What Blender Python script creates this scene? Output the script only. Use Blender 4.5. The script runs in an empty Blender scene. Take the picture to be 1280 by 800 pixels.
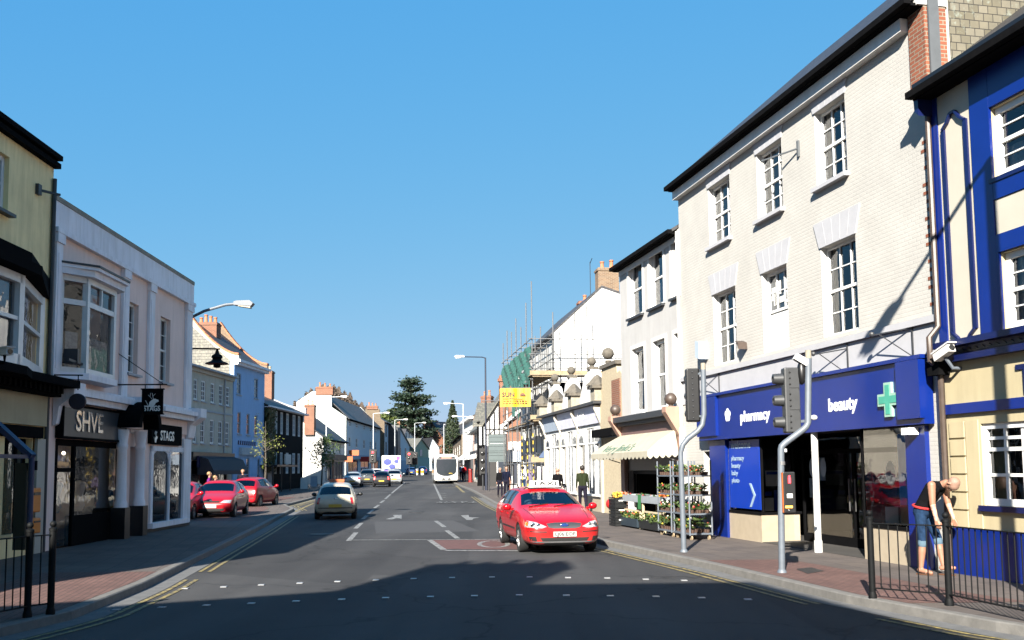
import bpy, bmesh, math, random
from mathutils import Vector, Matrix
from mathutils.bvhtree import BVHTree
R = math.radians
PI = math.pi
rng = random.Random(11)
S = bpy.context.scene
COL = S.collection

# ------------------------------------------------------------------ camera
FX, PX, PY, HOR, CAMH, ROLL = 1200.0, 640.0, 480.0, 586.0, 1.9, 0.010
pitch = math.atan((HOR - PY) / FX)
CM = (Matrix.Translation((0, 0, CAMH)) @ Matrix.Rotation(PI / 2 + pitch, 4, 'X') @ Matrix.Rotation(-ROLL, 4, 'Z'))
cd = bpy.data.cameras.new('camera')
cam = bpy.data.objects.new('camera', cd)
COL.objects.link(cam)
cam.matrix_world = CM
cd.sensor_width = 36
cd.lens = FX / 1280 * 36
cd.shift_y = (PY - 400) / 1280
cd.clip_end = 3000
S.camera = cam
C0 = Vector((0, 0, CAMH))


def ray(px, py):
    return (CM.to_3x3() @ Vector(((px - PX) / FX, -(py - PY) / FX, -1))).normalized()


SL, Y0, Y1 = 0.0078, 45.0, 260.0


def gz(y):
    return SL * (min(max(y, Y0), Y1) - Y0)


def G(px, py, h=0.0):
    """photo pixel -> point on the ground (height h above it)"""
    d = ray(px, py)
    t = (h - C0.z) / d.z
    p = C0 + d * t
    if t < 0 or p.y > Y0:
        # plane z = SL*(y-Y0)+h
        t = (SL * (0 - Y0) + h - C0.z) / (d.z - SL * d.y)
        p = C0 + d * t
    return p


def AT(px, py, y):
    """photo pixel -> point at distance y down the street"""
    d = ray(px, py)
    return C0 + d * (y / d.y)


# ------------------------------------------------------------------ objects
def link(o, parent=None):
    COL.objects.link(o)
    if parent is not None:
        o.parent = parent
    return o


def tag(o, label=None, cat=None, group=None, kind=None):
    if label: o['label'] = label
    if cat: o['category'] = cat
    if group: o['group'] = group
    if kind: o['kind'] = kind
    return o


def empty(name, loc=(0, 0, 0), rz=0.0, label=None, cat=None, group=None):
    o = bpy.data.objects.new(name, None)
    o.empty_display_size = .2
    o.location = loc
    o.rotation_euler = (0, 0, rz)
    link(o)
    return tag(o, label, cat, group)


def kids(o):
    return [c for c in o.children]


def copy_tree(o, parent=None):
    ch = kids(o)
    c = o.copy()
    link(c, parent)
    for k in ch:
        copy_tree(k, c)
    return c


class MB:
    def __init__(s):
        s.v = []; s.f = []; s.m = []; s.mi = 0; s.T = None

    def pt(s, p):
        p = Vector(p)
        if s.T is not None: p = s.T @ p
        s.v.append(tuple(p)); return len(s.v) - 1

    def face(s, idx):
        s.f.append(tuple(idx)); s.m.append(s.mi)

    def poly(s, pts):
        s.face([s.pt(p) for p in pts])

    def box(s, x0, x1, y0, y1, z0, z1):
        if x0 > x1: x0, x1 = x1, x0
        if y0 > y1: y0, y1 = y1, y0
        if z0 > z1: z0, z1 = z1, z0
        i = [s.pt(p) for p in ((x0, y0, z0), (x1, y0, z0), (x1, y1, z0), (x0, y1, z0), (x0, y0, z1), (x1, y0, z1), (x1, y1, z1), (x0, y1, z1))]
        for f in ((0, 3, 2, 1), (4, 5, 6, 7), (0, 1, 5, 4), (1, 2, 6, 5), (2, 3, 7, 6), (3, 0, 4, 7)):
            s.face([i[k] for k in f])
        return s

    def prism(s, pts, axis, a, b):
        """extrude a 2d polygon along axis: 'y' (pts=x,z), 'x' (pts=y,z), 'z' (pts=x,y)"""
        def q(p, t):
            return {'y': (p[0], t, p[1]), 'x': (t, p[0], p[1]), 'z': (p[0], p[1], t)}[axis]
        A = [s.pt(q(p, a)) for p in pts]; B = [s.pt(q(p, b)) for p in pts]
        n = len(pts)
        s.face(A[::-1]); s.face(B)
        for k in range(n):
            s.face((A[k], A[(k + 1) % n], B[(k + 1) % n], B[k]))
        return s

    def bar(s, p, q, w, h=None):
        """rectangular bar from p to q"""
        h = h or w
        p, q = Vector(p), Vector(q)
        d = (q - p).normalized()
        a = d.cross(Vector((0, 0, 1)))
        if a.length < 1e-4: a = Vector((1, 0, 0))
        a.normalize(); b = d.cross(a).normalized()
        i = []
        for c in (p, q):
            for sa, sb in ((-1, -1), (1, -1), (1, 1), (-1, 1)):
                i.append(s.pt(c + a * sa * w / 2 + b * sb * h / 2))
        for f in ((0, 1, 2, 3), (7, 6, 5, 4), (0, 4, 5, 1), (1, 5, 6, 2), (2, 6, 7, 3), (3, 7, 4, 0)):
            s.face([i[k] for k in f])
        return s

    def tube(s, path, r, n=8, cap=True):
        path = [Vector(p) for p in path]
        rr = r if isinstance(r, (list, tuple)) else [r] * len(path)
        rings = []; prev = None
        for k, p in enumerate(path):
            d = (path[min(k + 1, len(path) - 1)] - path[max(k - 1, 0)]).normalized()
            a = prev - d * prev.dot(d) if prev is not None else d.orthogonal()
            if a.length < 1e-5: a = d.orthogonal()
            a.normalize(); prev = a; b = d.cross(a)
            rings.append([s.pt(p + (a * math.cos(t) + b * math.sin(t)) * rr[k]) for t in [2 * PI * j / n for j in range(n)]])
        for k in range(len(rings) - 1):
            for j in range(n):
                s.face((rings[k][j], rings[k][(j + 1) % n], rings[k + 1][(j + 1) % n], rings[k + 1][j]))
        if cap:
            s.face(rings[0][::-1]); s.face(rings[-1])
        return s

    def lathe(s, prof, n=16, c=(0, 0, 0)):
        c = Vector(c); rings = []
        for r, z in prof:
            rings.append([s.pt(c + Vector((math.cos(2 * PI * j / n) * r, math.sin(2 * PI * j / n) * r, z))) for j in range(n)])
        for k in range(len(rings) - 1):
            for j in range(n):
                s.face((rings[k][j], rings[k][(j + 1) % n], rings[k + 1][(j + 1) % n], rings[k + 1][j]))
        s.face(rings[0][::-1]); s.face(rings[-1])
        return s

    def ball(s, c, r, n=12, m=8, sc=(1, 1, 1)):
        prof = [(max(1e-4, math.sin(PI * k / m)) * r, -math.cos(PI * k / m) * r) for k in range(m + 1)]
        c = Vector(c); rings = []
        for rr, z in prof:
            rings.append([s.pt(c + Vector((math.cos(2 * PI * j / n) * rr * sc[0], math.sin(2 * PI * j / n) * rr * sc[1], z * sc[2]))) for j in range(n)])
        for k in range(m):
            for j in range(n):
                s.face((rings[k][j], rings[k][(j + 1) % n], rings[k + 1][(j + 1) % n], rings[k + 1][j]))
        return s

    def mesh(s, name, mats, smooth=False):
        me = bpy.data.meshes.new(name)
        me.from_pydata(s.v, [], s.f)
        mats = mats if isinstance(mats, (list, tuple)) else [mats]
        for m in mats: me.materials.append(m)
        me.polygons.foreach_set('material_index', s.m)
        if smooth: me.polygons.foreach_set('use_smooth', [True] * len(s.f))
        me.update()
        return me

    def build(s, name, mats, parent=None, smooth=False, loc=None, rz=0, label=None):
        o = bpy.data.objects.new(name, s.mesh(name, mats, smooth))
        link(o, parent)
        if loc is not None: o.location = loc
        if rz: o.rotation_euler = (0, 0, rz)
        if label: o['label'] = label
        if smooth and len(s.v) < 40000:
            try:
                o.data.set_sharp_from_angle(angle=R(40))
            except Exception:
                pass
        return o


def evaluated(o):
    """bake modifiers into the object's mesh"""
    bpy.context.view_layer.update()
    dg = bpy.context.evaluated_depsgraph_get()
    me = bpy.data.meshes.new_from_object(o.evaluated_get(dg))
    o.modifiers.clear()
    o.data = me
    return o


def text_mesh(name, txt, size, mat, parent=None, loc=(0, 0, 0), rot=(PI / 2, 0, 0), ext=.006, bold=.0, width=None, align='CENTER', shear=0):
    cu = bpy.data.curves.new(name, 'FONT')
    cu.body = txt; cu.size = size; cu.extrude = ext; cu.offset = bold; cu.align_x = align; cu.align_y = 'CENTER'; cu.shear = shear
    cu.resolution_u = 3
    t = bpy.data.objects.new(name, cu); COL.objects.link(t)
    bpy.context.view_layer.update()
    me = bpy.data.meshes.new_from_object(t.evaluated_get(bpy.context.evaluated_depsgraph_get()))
    bpy.data.objects.remove(t)
    me.materials.clear(); me.materials.append(mat)
    o = bpy.data.objects.new(name, me)
    link(o, parent); o.location = loc; o.rotation_euler = rot
    if width:
        xs = [v.co.x for v in me.vertices]
        k = width / max(1e-6, max(xs) - min(xs))
        for v in me.vertices: v.co.x *= k
    return o


# ------------------------------------------------------------------ materials
class NT:
    def __init__(s, name):
        s.mat = bpy.data.materials.new(name); s.mat.use_nodes = True
        s.n = s.mat.node_tree.nodes; s.l = s.mat.node_tree.links
        s.b = s.n['Principled BSDF']; s.out = s.n['Material Output']

    def new(s, t, **kw):
        n = s.n.new(t)
        for k, v in kw.items():
            if k in n.inputs: n.inputs[k].default_value = v
            else: setattr(n, k, v)
        return n

    def link(s, a, b): s.l.new(a, b)

    def coords(s):
        return s.new('ShaderNodeTexCoord').outputs['Object']

    def wallvec(s, kz=1.0):
        """(x+y, z) so that brick rows run level on every upright face"""
        sp = s.new('ShaderNodeSeparateXYZ'); s.link(s.coords(), sp.inputs[0])
        a = s.new('ShaderNodeMath', operation='ADD'); s.link(sp.outputs[0], a.inputs[0]); s.link(sp.outputs[1], a.inputs[1])
        m = s.new('ShaderNodeMath', operation='MULTIPLY'); s.link(sp.outputs[2], m.inputs[0]); m.inputs[1].default_value = kz
        c = s.new('ShaderNodeCombineXYZ'); s.link(a.outputs[0], c.inputs[0]); s.link(m.outputs[0], c.inputs[1])
        return c.outputs[0]

    def noise(s, scale, detail=4, rough=.6, vec=None):
        n = s.new('ShaderNodeTexNoise'); n.inputs['Scale'].default_value = scale; n.inputs['Detail'].default_value = detail
        n.inputs['Roughness'].default_value = rough
        s.link(vec if vec is not None else s.coords(), n.inputs['Vector'])
        return n.outputs['Fac']

    def ramp(s, fac, stops):
        r = s.new('ShaderNodeValToRGB'); e = r.color_ramp.elements
        while len(e) < len(stops): e.new(.5)
        for k, (p, c) in enumerate(stops):
            e[k].position = p; e[k].color = (*c, 1) if len(c) == 3 else c
        s.link(fac, r.inputs[0]); return r.outputs[0]

    def mix(s, fac, a, b, mode='MIX'):
        m = s.new('ShaderNodeMix', data_type='RGBA', blend_type=mode)
        for val, k in ((fac, 0), (a, 6), (b, 7)):
            if hasattr(val, 'links') or hasattr(val, 'is_linked'): s.link(val, m.inputs[k])
            elif k == 0: m.inputs[0].default_value = val
            else: m.inputs[k].default_value = (*val, 1)
        return m.outputs[2]

    def bump(s, h, dist=.01, strength=1.0, prev=None):
        b = s.new('ShaderNodeBump'); b.inputs['Distance'].default_value = dist; b.inputs['Strength'].default_value = strength
        s.link(h, b.inputs['Height'])
        if prev is not None: s.link(prev, b.inputs['Normal'])
        s.link(b.outputs[0], s.b.inputs['Normal']); return b.outputs[0]

    def setup(s, rough=.7, metal=0, spec=None):
        s.b.inputs['Roughness'].default_value = rough; s.b.inputs['Metallic'].default_value = metal
        if spec is not None: s.b.inputs['Specular IOR Level'].default_value = spec
        return s


def mul(c, k): return tuple(min(1, x * k) for x in c)


def plain(name, c, rough=.6, var=.12, scale=4, metal=0, bump=0, bscale=60, spec=None, coat=0, streak=0, k=.47):
    c = mul(c, k)
    t = NT(name).setup(rough, metal, spec)
    f = t.noise(scale, 5)
    col = t.ramp(f, [(.3, mul(c, 1 - var)), (.7, mul(c, 1 + var))])
    if streak:
        mp = t.new('ShaderNodeMapping'); t.link(t.wallvec(), mp.inputs[0]); mp.inputs['Scale'].default_value = (3.5, .35, 1)
        st = t.noise(1.6, 4, .65, mp.outputs[0])
        d = t.ramp(st, [(.42, (1, 1, 1)), (.75, (1 - streak, 1 - streak * 1.05, 1 - streak * 1.2))])
        col = t.mix(1.0, col, d, 'MULTIPLY')
    t.link(col, t.b.inputs['Base Color'])
    if bump: t.bump(t.noise(bscale, 3), bump, .6)
    if coat:
        t.b.inputs['Coat Weight'].default_value = coat; t.b.inputs['Coat Roughness'].default_value = .04
    return t.mat


def bricks(name, c1, c2, mortar, w=.225, h=.075, m=.011, rough=.85, bump=.006, paint=None, dirt=.25):
    c1, c2, mortar = (mul(c, .52) for c in (c1, c2, mortar))
    t = NT(name).setup(rough)
    b = t.new('ShaderNodeTexBrick'); b.offset = .5
    t.link(t.wallvec(), b.inputs['Vector'])
    for k, v in (('Color1', c1), ('Color2', c2), ('Mortar', mortar)): b.inputs[k].default_value = (*v, 1)
    b.inputs['Scale'].default_value = 1; b.inputs['Brick Width'].default_value = w; b.inputs['Row Height'].default_value = h
    b.inputs['Mortar Size'].default_value = m; b.inputs['Mortar Smooth'].default_value = .2; b.inputs['Bias'].default_value = 0
    col = b.outputs['Color']
    n = t.noise(1.3, 6, .65)
    if paint:
        col = t.ramp(t.noise(.9, 6, .7), [(.3, mul(paint, .9)), (.7, mul(paint, 1.03))])
    d = t.ramp(n, [(.35, (1, 1, 1)), (.8, (1 - dirt,) * 3)])
    col = t.mix(1.0, col, d, 'MULTIPLY')
    t.link(col, t.b.inputs['Base Color'])
    inv = t.new('ShaderNodeMath', operation='SUBTRACT'); inv.inputs[0].default_value = 1; t.link(b.outputs['Fac'], inv.inputs[1])
    p = t.bump(inv.outputs[0], bump, .8)
    t.bump(t.noise(30, 4), .004, .6, p)
    return t.mat


def slates(name, c1, c2, gap, w=.3, h=.2, rough=.55, lichen=None):
    c1, c2, gap = (mul(c, .52) for c in (c1, c2, gap))
    t = NT(name).setup(rough)
    b = t.new('ShaderNodeTexBrick'); b.offset = .5
    t.link(t.wallvec(1.0), b.inputs['Vector'])
    for k, v in (('Color1', c1), ('Color2', c2), ('Mortar', gap)): b.inputs[k].default_value = (*v, 1)
    b.inputs['Scale'].default_value = 1; b.inputs['Brick Width'].default_value = w; b.inputs['Row Height'].default_value = h
    b.inputs['Mortar Size'].default_value = .007; b.inputs['Mortar Smooth'].default_value = .1
    col = b.outputs['Color']
    n = t.noise(2.2, 6, .7)
    col = t.mix(1.0, col, t.ramp(n, [(.3, (.8, .8, .8)), (.7, (1.15, 1.12, 1.05))]), 'MULTIPLY')
    if lichen:
        col = t.mix(t.ramp(t.noise(5, 6, .7), [(.55, (0, 0, 0)), (.68, (.8, .8, .8))]), col, lichen)
    t.link(col, t.b.inputs['Base Color'])
    inv = t.new('ShaderNodeMath', operation='SUBTRACT'); inv.inputs[0].default_value = 1; t.link(b.outputs['Fac'], inv.inputs[1])
    t.bump(inv.outputs[0], .012, .9)
    return t.mat


def glass_mat(name, tint=(.02, .025, .03), see=0.0, rough=.02, wav=.0015):
    """window glass: glossy skin over either the dark room (see=0) or a view through (see>0)"""
    t = NT(name)
    g = t.new('ShaderNodeBsdfGlossy'); g.inputs['Roughness'].default_value = rough; g.inputs['Color'].default_value = (.95, .97, 1, 1)
    if see:
        d = t.new('ShaderNodeBsdfTransparent'); d.inputs[0].default_value = (see, see * 1.01, see * 1.02, 1)
    else:
        d = t.new('ShaderNodeBsdfDiffuse'); d.inputs[0].default_value = (*tint, 1)
    fr = t.new('ShaderNodeFresnel'); fr.inputs[0].default_value = 1.6
    mx = t.new('ShaderNodeMixShader'); t.link(fr.outputs[0], mx.inputs[0]); t.link(d.outputs[0], mx.inputs[1]); t.link(g.outputs[0], mx.inputs[2])
    t.link(mx.outputs[0], t.out.inputs[0])
    if wav:
        b = t.new('ShaderNodeBump'); b.inputs['Distance'].default_value = wav * 4; b.inputs['Strength'].default_value = .5
        t.link(t.noise(2.5, 2), b.inputs['Height']); t.link(b.outputs[0], g.inputs['Normal']); t.link(b.outputs[0], fr.inputs['Normal'])
    return t.mat


def emis(name, c, k):
    t = NT(name); t.b.inputs['Base Color'].default_value = (*c, 1)
    t.b.inputs['Emission Color'].default_value = (*c, 1); t.b.inputs['Emission Strength'].default_value = k
    return t.mat


class Mats: pass


M = Mats()
M.white = plain('white paint', (.78, .77, .74), .5, .05, 3, streak=.12, k=0.68)
M.bright = plain('bright white masonry paint', (.82, .81, .78), .7, .04, 1.5, bump=.004, streak=.06, k=0.6)
M.sash = plain('white gloss sash paint', (.74, .74, .72), .35, .06, 6, k=0.8)
M.cream_brick = bricks('cream painted brick', (1, 1, 1), (1, 1, 1), (1, 1, 1), paint=(.37, .357, .33), bump=.0035, m=.012, dirt=.12)
M.stone_white = plain('pale painted stone', (.64, .64, .67), .7, .06, 3, bump=.003, k=0.5)
M.grey_render = plain('pale grey render', (.55, .54, .53), .85, .05, 1.2, bump=.004, streak=.08, k=0.6)
M.cream = plain('cream render', (.68, .58, .36), .75, .06, 1.5, bump=.003, streak=.1, k=0.52)
M.cream_panel = plain('off white panel', (.72, .66, .55), .7, .05, 1.5, bump=.002, k=0.52)
M.yellow_render = plain('dull yellow render', (.78, .61, .31), .8, .1, 1.2, bump=.004, streak=.2, k=1)
M.pink_render = plain('dusky pink render', (.74, .55, .48), .8, .06, 1.2, bump=.004, streak=.12, k=1)
M.lilac_white = plain('cool white render', (.60, .58, .60), .75, .06, 1.6, bump=.003, streak=.2, k=1.2)
M.royal = plain('royal blue gloss panel', (.003, .024, .23), .3, .08, 2, spec=.5, k=0.56)
M.navy = plain('navy gloss paint', (.005, .014, .11), .38, .12, 3)
M.poster_blue = plain('blue window poster', (.005, .045, .42), .35, .05, 2, k=0.6)
M.sky_strip = plain('pale blue strip', (.12, .35, .75), .4, .08, 2, k=1)
M.black = plain('black paint', (.012, .012, .014), .4, .2, 6)
M.iron = plain('black iron railing paint', (.007, .008, .009), .65, .25, 12, spec=.15)
M.soft_black = plain('matt black', (.009, .009, .010), .9, .2, 5, spec=.03)
M.dark_wood = plain('black stained timber', (.02, .018, .017), .6, .3, 5)
M.dark_grey = plain('dark grey paint', (.05, .053, .06), .5, .12, 4)
M.slate_sign = plain('slate grey sign', (.06, .075, .09), .45, .08, 4)
M.grey_metal = plain('galvanised grey paint', (.17, .20, .24), .5, .12, 8)
M.galv = plain('galvanised steel tube', (.36, .36, .36), .4, .15, 12, metal=.6)
M.steel = plain('brushed steel', (.5, .5, .5), .3, .1, 20, metal=.9)
M.signback = plain('grey aluminium sign back', (.20, .27, .28), .5, .06, 3, metal=.2, k=0.26)
M.lead = plain('lead flashing', (.30, .33, .36), .6, .12, 4, k=0.22)
M.brown_pipe = plain('brown downpipe', (.10, .07, .055), .5, .2, 8)
M.slate = slates('welsh slate', (.060, .060, .068), (.09, .088, .095), (.02, .02, .02))
M.slate_dark = slates('dark slate', (.028, .028, .034), (.045, .044, .050), (.01, .01, .01))
M.slate_hung = slates('hung mossy slate', (.15, .135, .09), (.235, .215, .165), (.04, .036, .03), w=.19, h=.145, rough=.8, lichen=(.17, .19, .16))
M.slate_grey = slates('weathered grey slate', (.15, .15, .13), (.22, .21, .18), (.06, .06, .05), lichen=(.25, .24, .17))
M.terracotta = plain('terracotta ridge', (.40, .15, .07), .8, .2, 6, k=0.8)
M.brick = bricks('orange red brick', (.40, .12, .055), (.30, .085, .04), (.36, .30, .22), dirt=.3)
M.brick_buff = bricks('buff brown brick', (.33, .19, .10), (.22, .12, .065), (.42, .36, .27), dirt=.3)
M.brown_stone = bricks('brown rubble stone', (.27, .20, .13), (.20, .15, .10), (.24, .19, .13), w=.4, h=.18, m=.02, bump=.015)
M.pebble = plain('buff pebbledash', (.48, .40, .27), .9, .15, 14, bump=.012, bscale=90, k=0.7)
M.stone = plain('weathered limestone', (.30, .27, .21), .85, .22, 7, bump=.006, bscale=40, k=0.7)
M.stone_dark = plain('lichened capstone', (.17, .15, .12), .9, .3, 9, bump=.008)
M.riser_stone = plain('tan polished stone', (.50, .42, .31), .4, .08, 5, k=0.6)
M.pale_blue = plain('powder blue render', (.23, .36, .56), .8, .06, 1.5, bump=.003, streak=.12, k=1.15)
M.stone_grey = plain('grey beige render', (.42, .38, .31), .85, .08, 1.6, bump=.004, streak=.15, k=1.1)
M.mint = plain('mint white render', (.68, .74, .70), .8, .05, 1.5, bump=.003, k=0.62)
M.cool_white = plain('bluish white render', (.52, .58, .62), .8, .06, 1.5, bump=.003, streak=.1, k=0.85)
M.green_render = plain('pale green render', (.50, .60, .42), .8, .06, 1.5)
M.turquoise = plain('turquoise shopfront', (.10, .42, .40), .5, .08, 2)
M.glass = glass_mat('dark window glass')
M.glass_far = glass_mat('far window glass', (.03, .035, .045), wav=.004)
M.shopglass = glass_mat('shop window glass', see=.85)
M.sashglass = glass_mat('sash glass', see=.75, wav=.004)
M.carglass = glass_mat('car glass', see=.42, wav=0)
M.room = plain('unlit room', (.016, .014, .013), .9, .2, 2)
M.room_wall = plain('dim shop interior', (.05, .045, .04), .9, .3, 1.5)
M.curtain = plain('cream curtain', (.50, .42, .27), .9, .15, 6, k=0.7)
M.net = plain('grey net curtain', (.42, .44, .46), .9, .3, 14, k=0.9)
M.netblue = plain('pale blind', (.30, .36, .44), .8, .1, 3, k=0.9)
M.paper = plain('white paper', (.75, .75, .72), .7, .05, 5, k=0.6)
M.white_letter = plain('white lettering', (.85, .85, .85), .4, .02, 5, k=0.85)
M.pale_letter = plain('pale blue lettering', (.45, .62, .80), .4, .02, 5)
M.chrome_letter = plain('chrome lettering', (.75, .77, .8), .2, .02, 5, metal=.9, k=1)
M.black_letter = plain('black lettering', (.01, .01, .01), .5, .02, 5)
M.cross_green = plain('green pharmacy cross', (.10, .55, .40), .35, .1, 6)
M.cross_pale = plain('pale green rim', (.45, .75, .60), .35, .05, 6)
M.yellow = plain('yellow banner', (.85, .42, .00), .5, .04, 3, k=0.6)
M.brown_ink = plain('brown print', (.20, .07, .02), .6, .1, 3)
M.plank = plain('scaffold board', (.48, .36, .22), .85, .25, 5, bump=.004)
M.netting = plain('green debris netting', (.06, .25, .20), .85, .3, 8, k=0.4)
M.tarp = plain('blue tarpaulin', (.10, .16, .30), .5, .15, 3)
M.awning = plain('cream canvas awning', (.66, .61, .48), .8, .06, 2.5, streak=.12, k=0.46)
M.awning_dark = plain('dark navy canvas', (.015, .025, .05), .7, .15, 3)
M.mauve = plain('mauve brown fascia', (.22, .13, .12), .5, .1, 3)
M.pink_pilaster = plain('salmon pink pilaster', (.60, .36, .27), .6, .06, 3, streak=.1)
M.green_script = plain('faded green script', (.10, .30, .20), .7, .1, 3)
M.crate_black = plain('black plastic crate', (.014, .016, .017), .45, .2, 6)
M.crate_blue = plain('slate plastic trough', (.03, .05, .07), .45, .2, 6)
M.orange = plain('orange plastic', (.75, .16, .02), .45, .08, 4, k=0.38)
M.red = plain('red plastic', (.55, .02, .02), .4, .08, 4)
M.grey_plastic = plain('signal head grey plastic', (.055, .058, .062), .45, .15, 6)
M.box_dark = plain('signal head black plastic', (.010, .010, .011), .4, .15, 6)
M.lens_off = plain('unlit lens', (.02, .02, .02), .15, .1, 6)
M.lens_red = emis('lit red signal', (1, .02, .03), 2.2)
M.lens_amber = emis('lit push button panel', (1, .45, .05), .7)
M.lens_white = plain('white panel', (.7, .7, .65), .4, .05, 6, k=1)
M.rubber = plain('tyre rubber', (.014, .014, .014), .8, .2, 10)
M.under = plain('dark underside', (.010, .010, .010), .8, .1, 5)
M.alloy = plain('silver alloy', (.55, .55, .56), .3, .06, 10, metal=.7)
M.lamp_clear = plain('clear lamp reflector', (.70, .72, .74), .12, .35, 26, metal=.4, coat=1)
M.lamp_amber = plain('amber indicator', (.90, .25, .03), .2, .15, 30, coat=1)
M.lamp_red = plain('red tail lamp', (.55, .01, .015), .2, .2, 30, coat=1)
M.lamp_lit = emis('lit brake lamp', (1, .03, .03), 1.4)
M.trim = plain('black plastic trim', (.015, .015, .016), .5, .15, 10)
M.plate_w = plain('white number plate', (.78, .78, .74), .4, .02, 5, k=0.4)
M.plate_y = plain('yellow number plate', (.80, .55, .06), .4, .02, 5)
M.badge_blue = plain('blue badge', (.02, .06, .25), .2, .05, 5, coat=1)
M.chrome = plain('chrome', (.75, .75, .77), .12, .03, 5, metal=1)


def carpaint(name, c, dirt=.0, metal=.0):
    c = mul(c, .5)
    t = NT(name).setup(.28, metal)
    col = t.ramp(t.noise(2, 3), [(.3, mul(c, .96)), (.7, mul(c, 1.04))])
    if dirt:
        sp = t.new('ShaderNodeSeparateXYZ'); t.link(t.coords(), sp.inputs[0])
        ad = t.new('ShaderNodeMath', operation='MULTIPLY_ADD'); t.link(t.noise(4, 5), ad.inputs[0]); ad.inputs[1].default_value = .5; t.link(sp.outputs[2], ad.inputs[2])
        m = t.ramp(ad.outputs[0], [(.45, (dirt,) * 3), (1.0, (0, 0, 0))])
        col = t.mix(m, col, (.20, .155, .10))
    t.link(col, t.b.inputs['Base Color'])
    t.b.inputs['Coat Weight'].default_value = .45; t.b.inputs['Coat Roughness'].default_value = .04; t.b.inputs['Specular IOR Level'].default_value = .25
    return t.mat


# ground materials
def asphalt():
    t = NT('worn asphalt').setup(.88, spec=.3)
    big = t.ramp(t.noise(.22, 5, .6), [(.3, (.024, .024, .0255)), (.7, (.040, .040, .041))])
    fine = t.ramp(t.noise(55, 3, .7), [(.3, (.7, .7, .7)), (.72, (1.35, 1.35, 1.35))])
    col = t.mix(1.0, big, fine, 'MULTIPLY')
    mp = t.new('ShaderNodeMapping'); t.link(t.coords(), mp.inputs[0]); mp.inputs['Scale'].default_value = (1.1, .05, 1)
    mp.inputs['Rotation'].default_value = (0, 0, -.10)
    lane = t.ramp(t.noise(.8, 3, .5, mp.outputs[0]), [(.35, (.74, .74, .75)), (.65, (1.2, 1.19, 1.17))])
    col = t.mix(1.0, col, lane, 'MULTIPLY')
    pv = t.new('ShaderNodeTexVoronoi'); pv.inputs['Scale'].default_value = .16; pm = t.new('ShaderNodeMapping'); t.link(t.coords(), pm.inputs[0]); pm.inputs['Scale'].default_value = (1.6, .55, 1); pm.inputs['Rotation'].default_value = (0, 0, -.1); t.link(pm.outputs[0], pv.inputs['Vector'])
    sc = t.new('ShaderNodeSeparateColor'); t.link(pv.outputs['Color'], sc.inputs[0])
    col = t.mix(1.0, col, t.ramp(sc.outputs[0], [(.0, (.86, .86, .87)), (.62, (1, 1, 1)), (.80, (1.10, 1.09, 1.07)), (.84, (.74, .74, .75))]), 'MULTIPLY')
    spots = t.ramp(t.noise(1.7, 5, .75), [(.60, (1, 1, 1)), (.72, (.55, .55, .56))])
    col = t.mix(1.0, col, spots, 'MULTIPLY')
    vo = t.new('ShaderNodeTexVoronoi', feature='DISTANCE_TO_EDGE'); vo.inputs['Scale'].default_value = .22
    wv = t.new('ShaderNodeVectorMath', operation='ADD'); t.link(t.coords(), wv.inputs[0])
    nz = t.new('ShaderNodeTexNoise'); nz.inputs['Scale'].default_value = 1.5; t.link(t.coords(), nz.inputs['Vector']); t.link(nz.outputs['Color'], wv.inputs[1])
    t.link(wv.outputs[0], vo.inputs['Vector'])
    crack = t.ramp(vo.outputs['Distance'], [(.0, (.4, .4, .4)), (.010, (1, 1, 1))])
    col = t.mix(1.0, col, crack, 'MULTIPLY')
    t.link(col, t.b.inputs['Base Color'])
    t.bump(t.noise(90, 3, .7), .006, .5)
    return t.mat


def paving(name, c1, c2, gap, w, h, var=.25):
    c1, c2, gap = (mul(c, .44) for c in (c1, c2, gap))
    t = NT(name).setup(.85, spec=.3)
    b = t.new('ShaderNodeTexBrick'); b.offset = .5
    mp = t.new('ShaderNodeMapping'); t.link(t.coords(), mp.inputs[0]); mp.inputs['Rotation'].default_value = (0, 0, R(78))
    t.link(mp.outputs[0], b.inputs['Vector'])
    for k, v in (('Color1', c1), ('Color2', c2), ('Mortar', gap)): b.inputs[k].default_value = (*v, 1)
    b.inputs['Scale'].default_value = 1; b.inputs['Brick Width'].default_value = w; b.inputs['Row Height'].default_value = h
    b.inputs['Mortar Size'].default_value = .008; b.inputs['Mortar Smooth'].default_value = .2
    col = t.mix(1.0, b.outputs['Color'], t.ramp(t.noise(.8, 6, .7), [(.3, (1 - var,) * 3), (.7, (1 + var * .6,) * 3)]), 'MULTIPLY')
    st = t.ramp(t.noise(2.6, 5, .8), [(.62, (1, 1, 1)), (.72, (.6, .58, .55))])
    col = t.mix(1.0, col, st, 'MULTIPLY')
    t.link(col, t.b.inputs['Base Color'])
    inv = t.new('ShaderNodeMath', operation='SUBTRACT'); inv.inputs[0].default_value = 1; t.link(b.outputs['Fac'], inv.inputs[1])
    p = t.bump(inv.outputs[0], .005, .7); t.bump(t.noise(60, 3), .003, .5, p)
    return t.mat


def roadpaint(name, c, wear=.5):
    c = mul(c, .46)
    t = NT(name).setup(.7)
    f = t.ramp(t.noise(9, 6, .75), [(.40, (0, 0, 0)), (.40 + .35 * (1 - wear) + .06, (1, 1, 1))])
    t.link(t.mix(f, (.032, .032, .032), c), t.b.inputs['Base Color'])
    return t.mat


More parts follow.
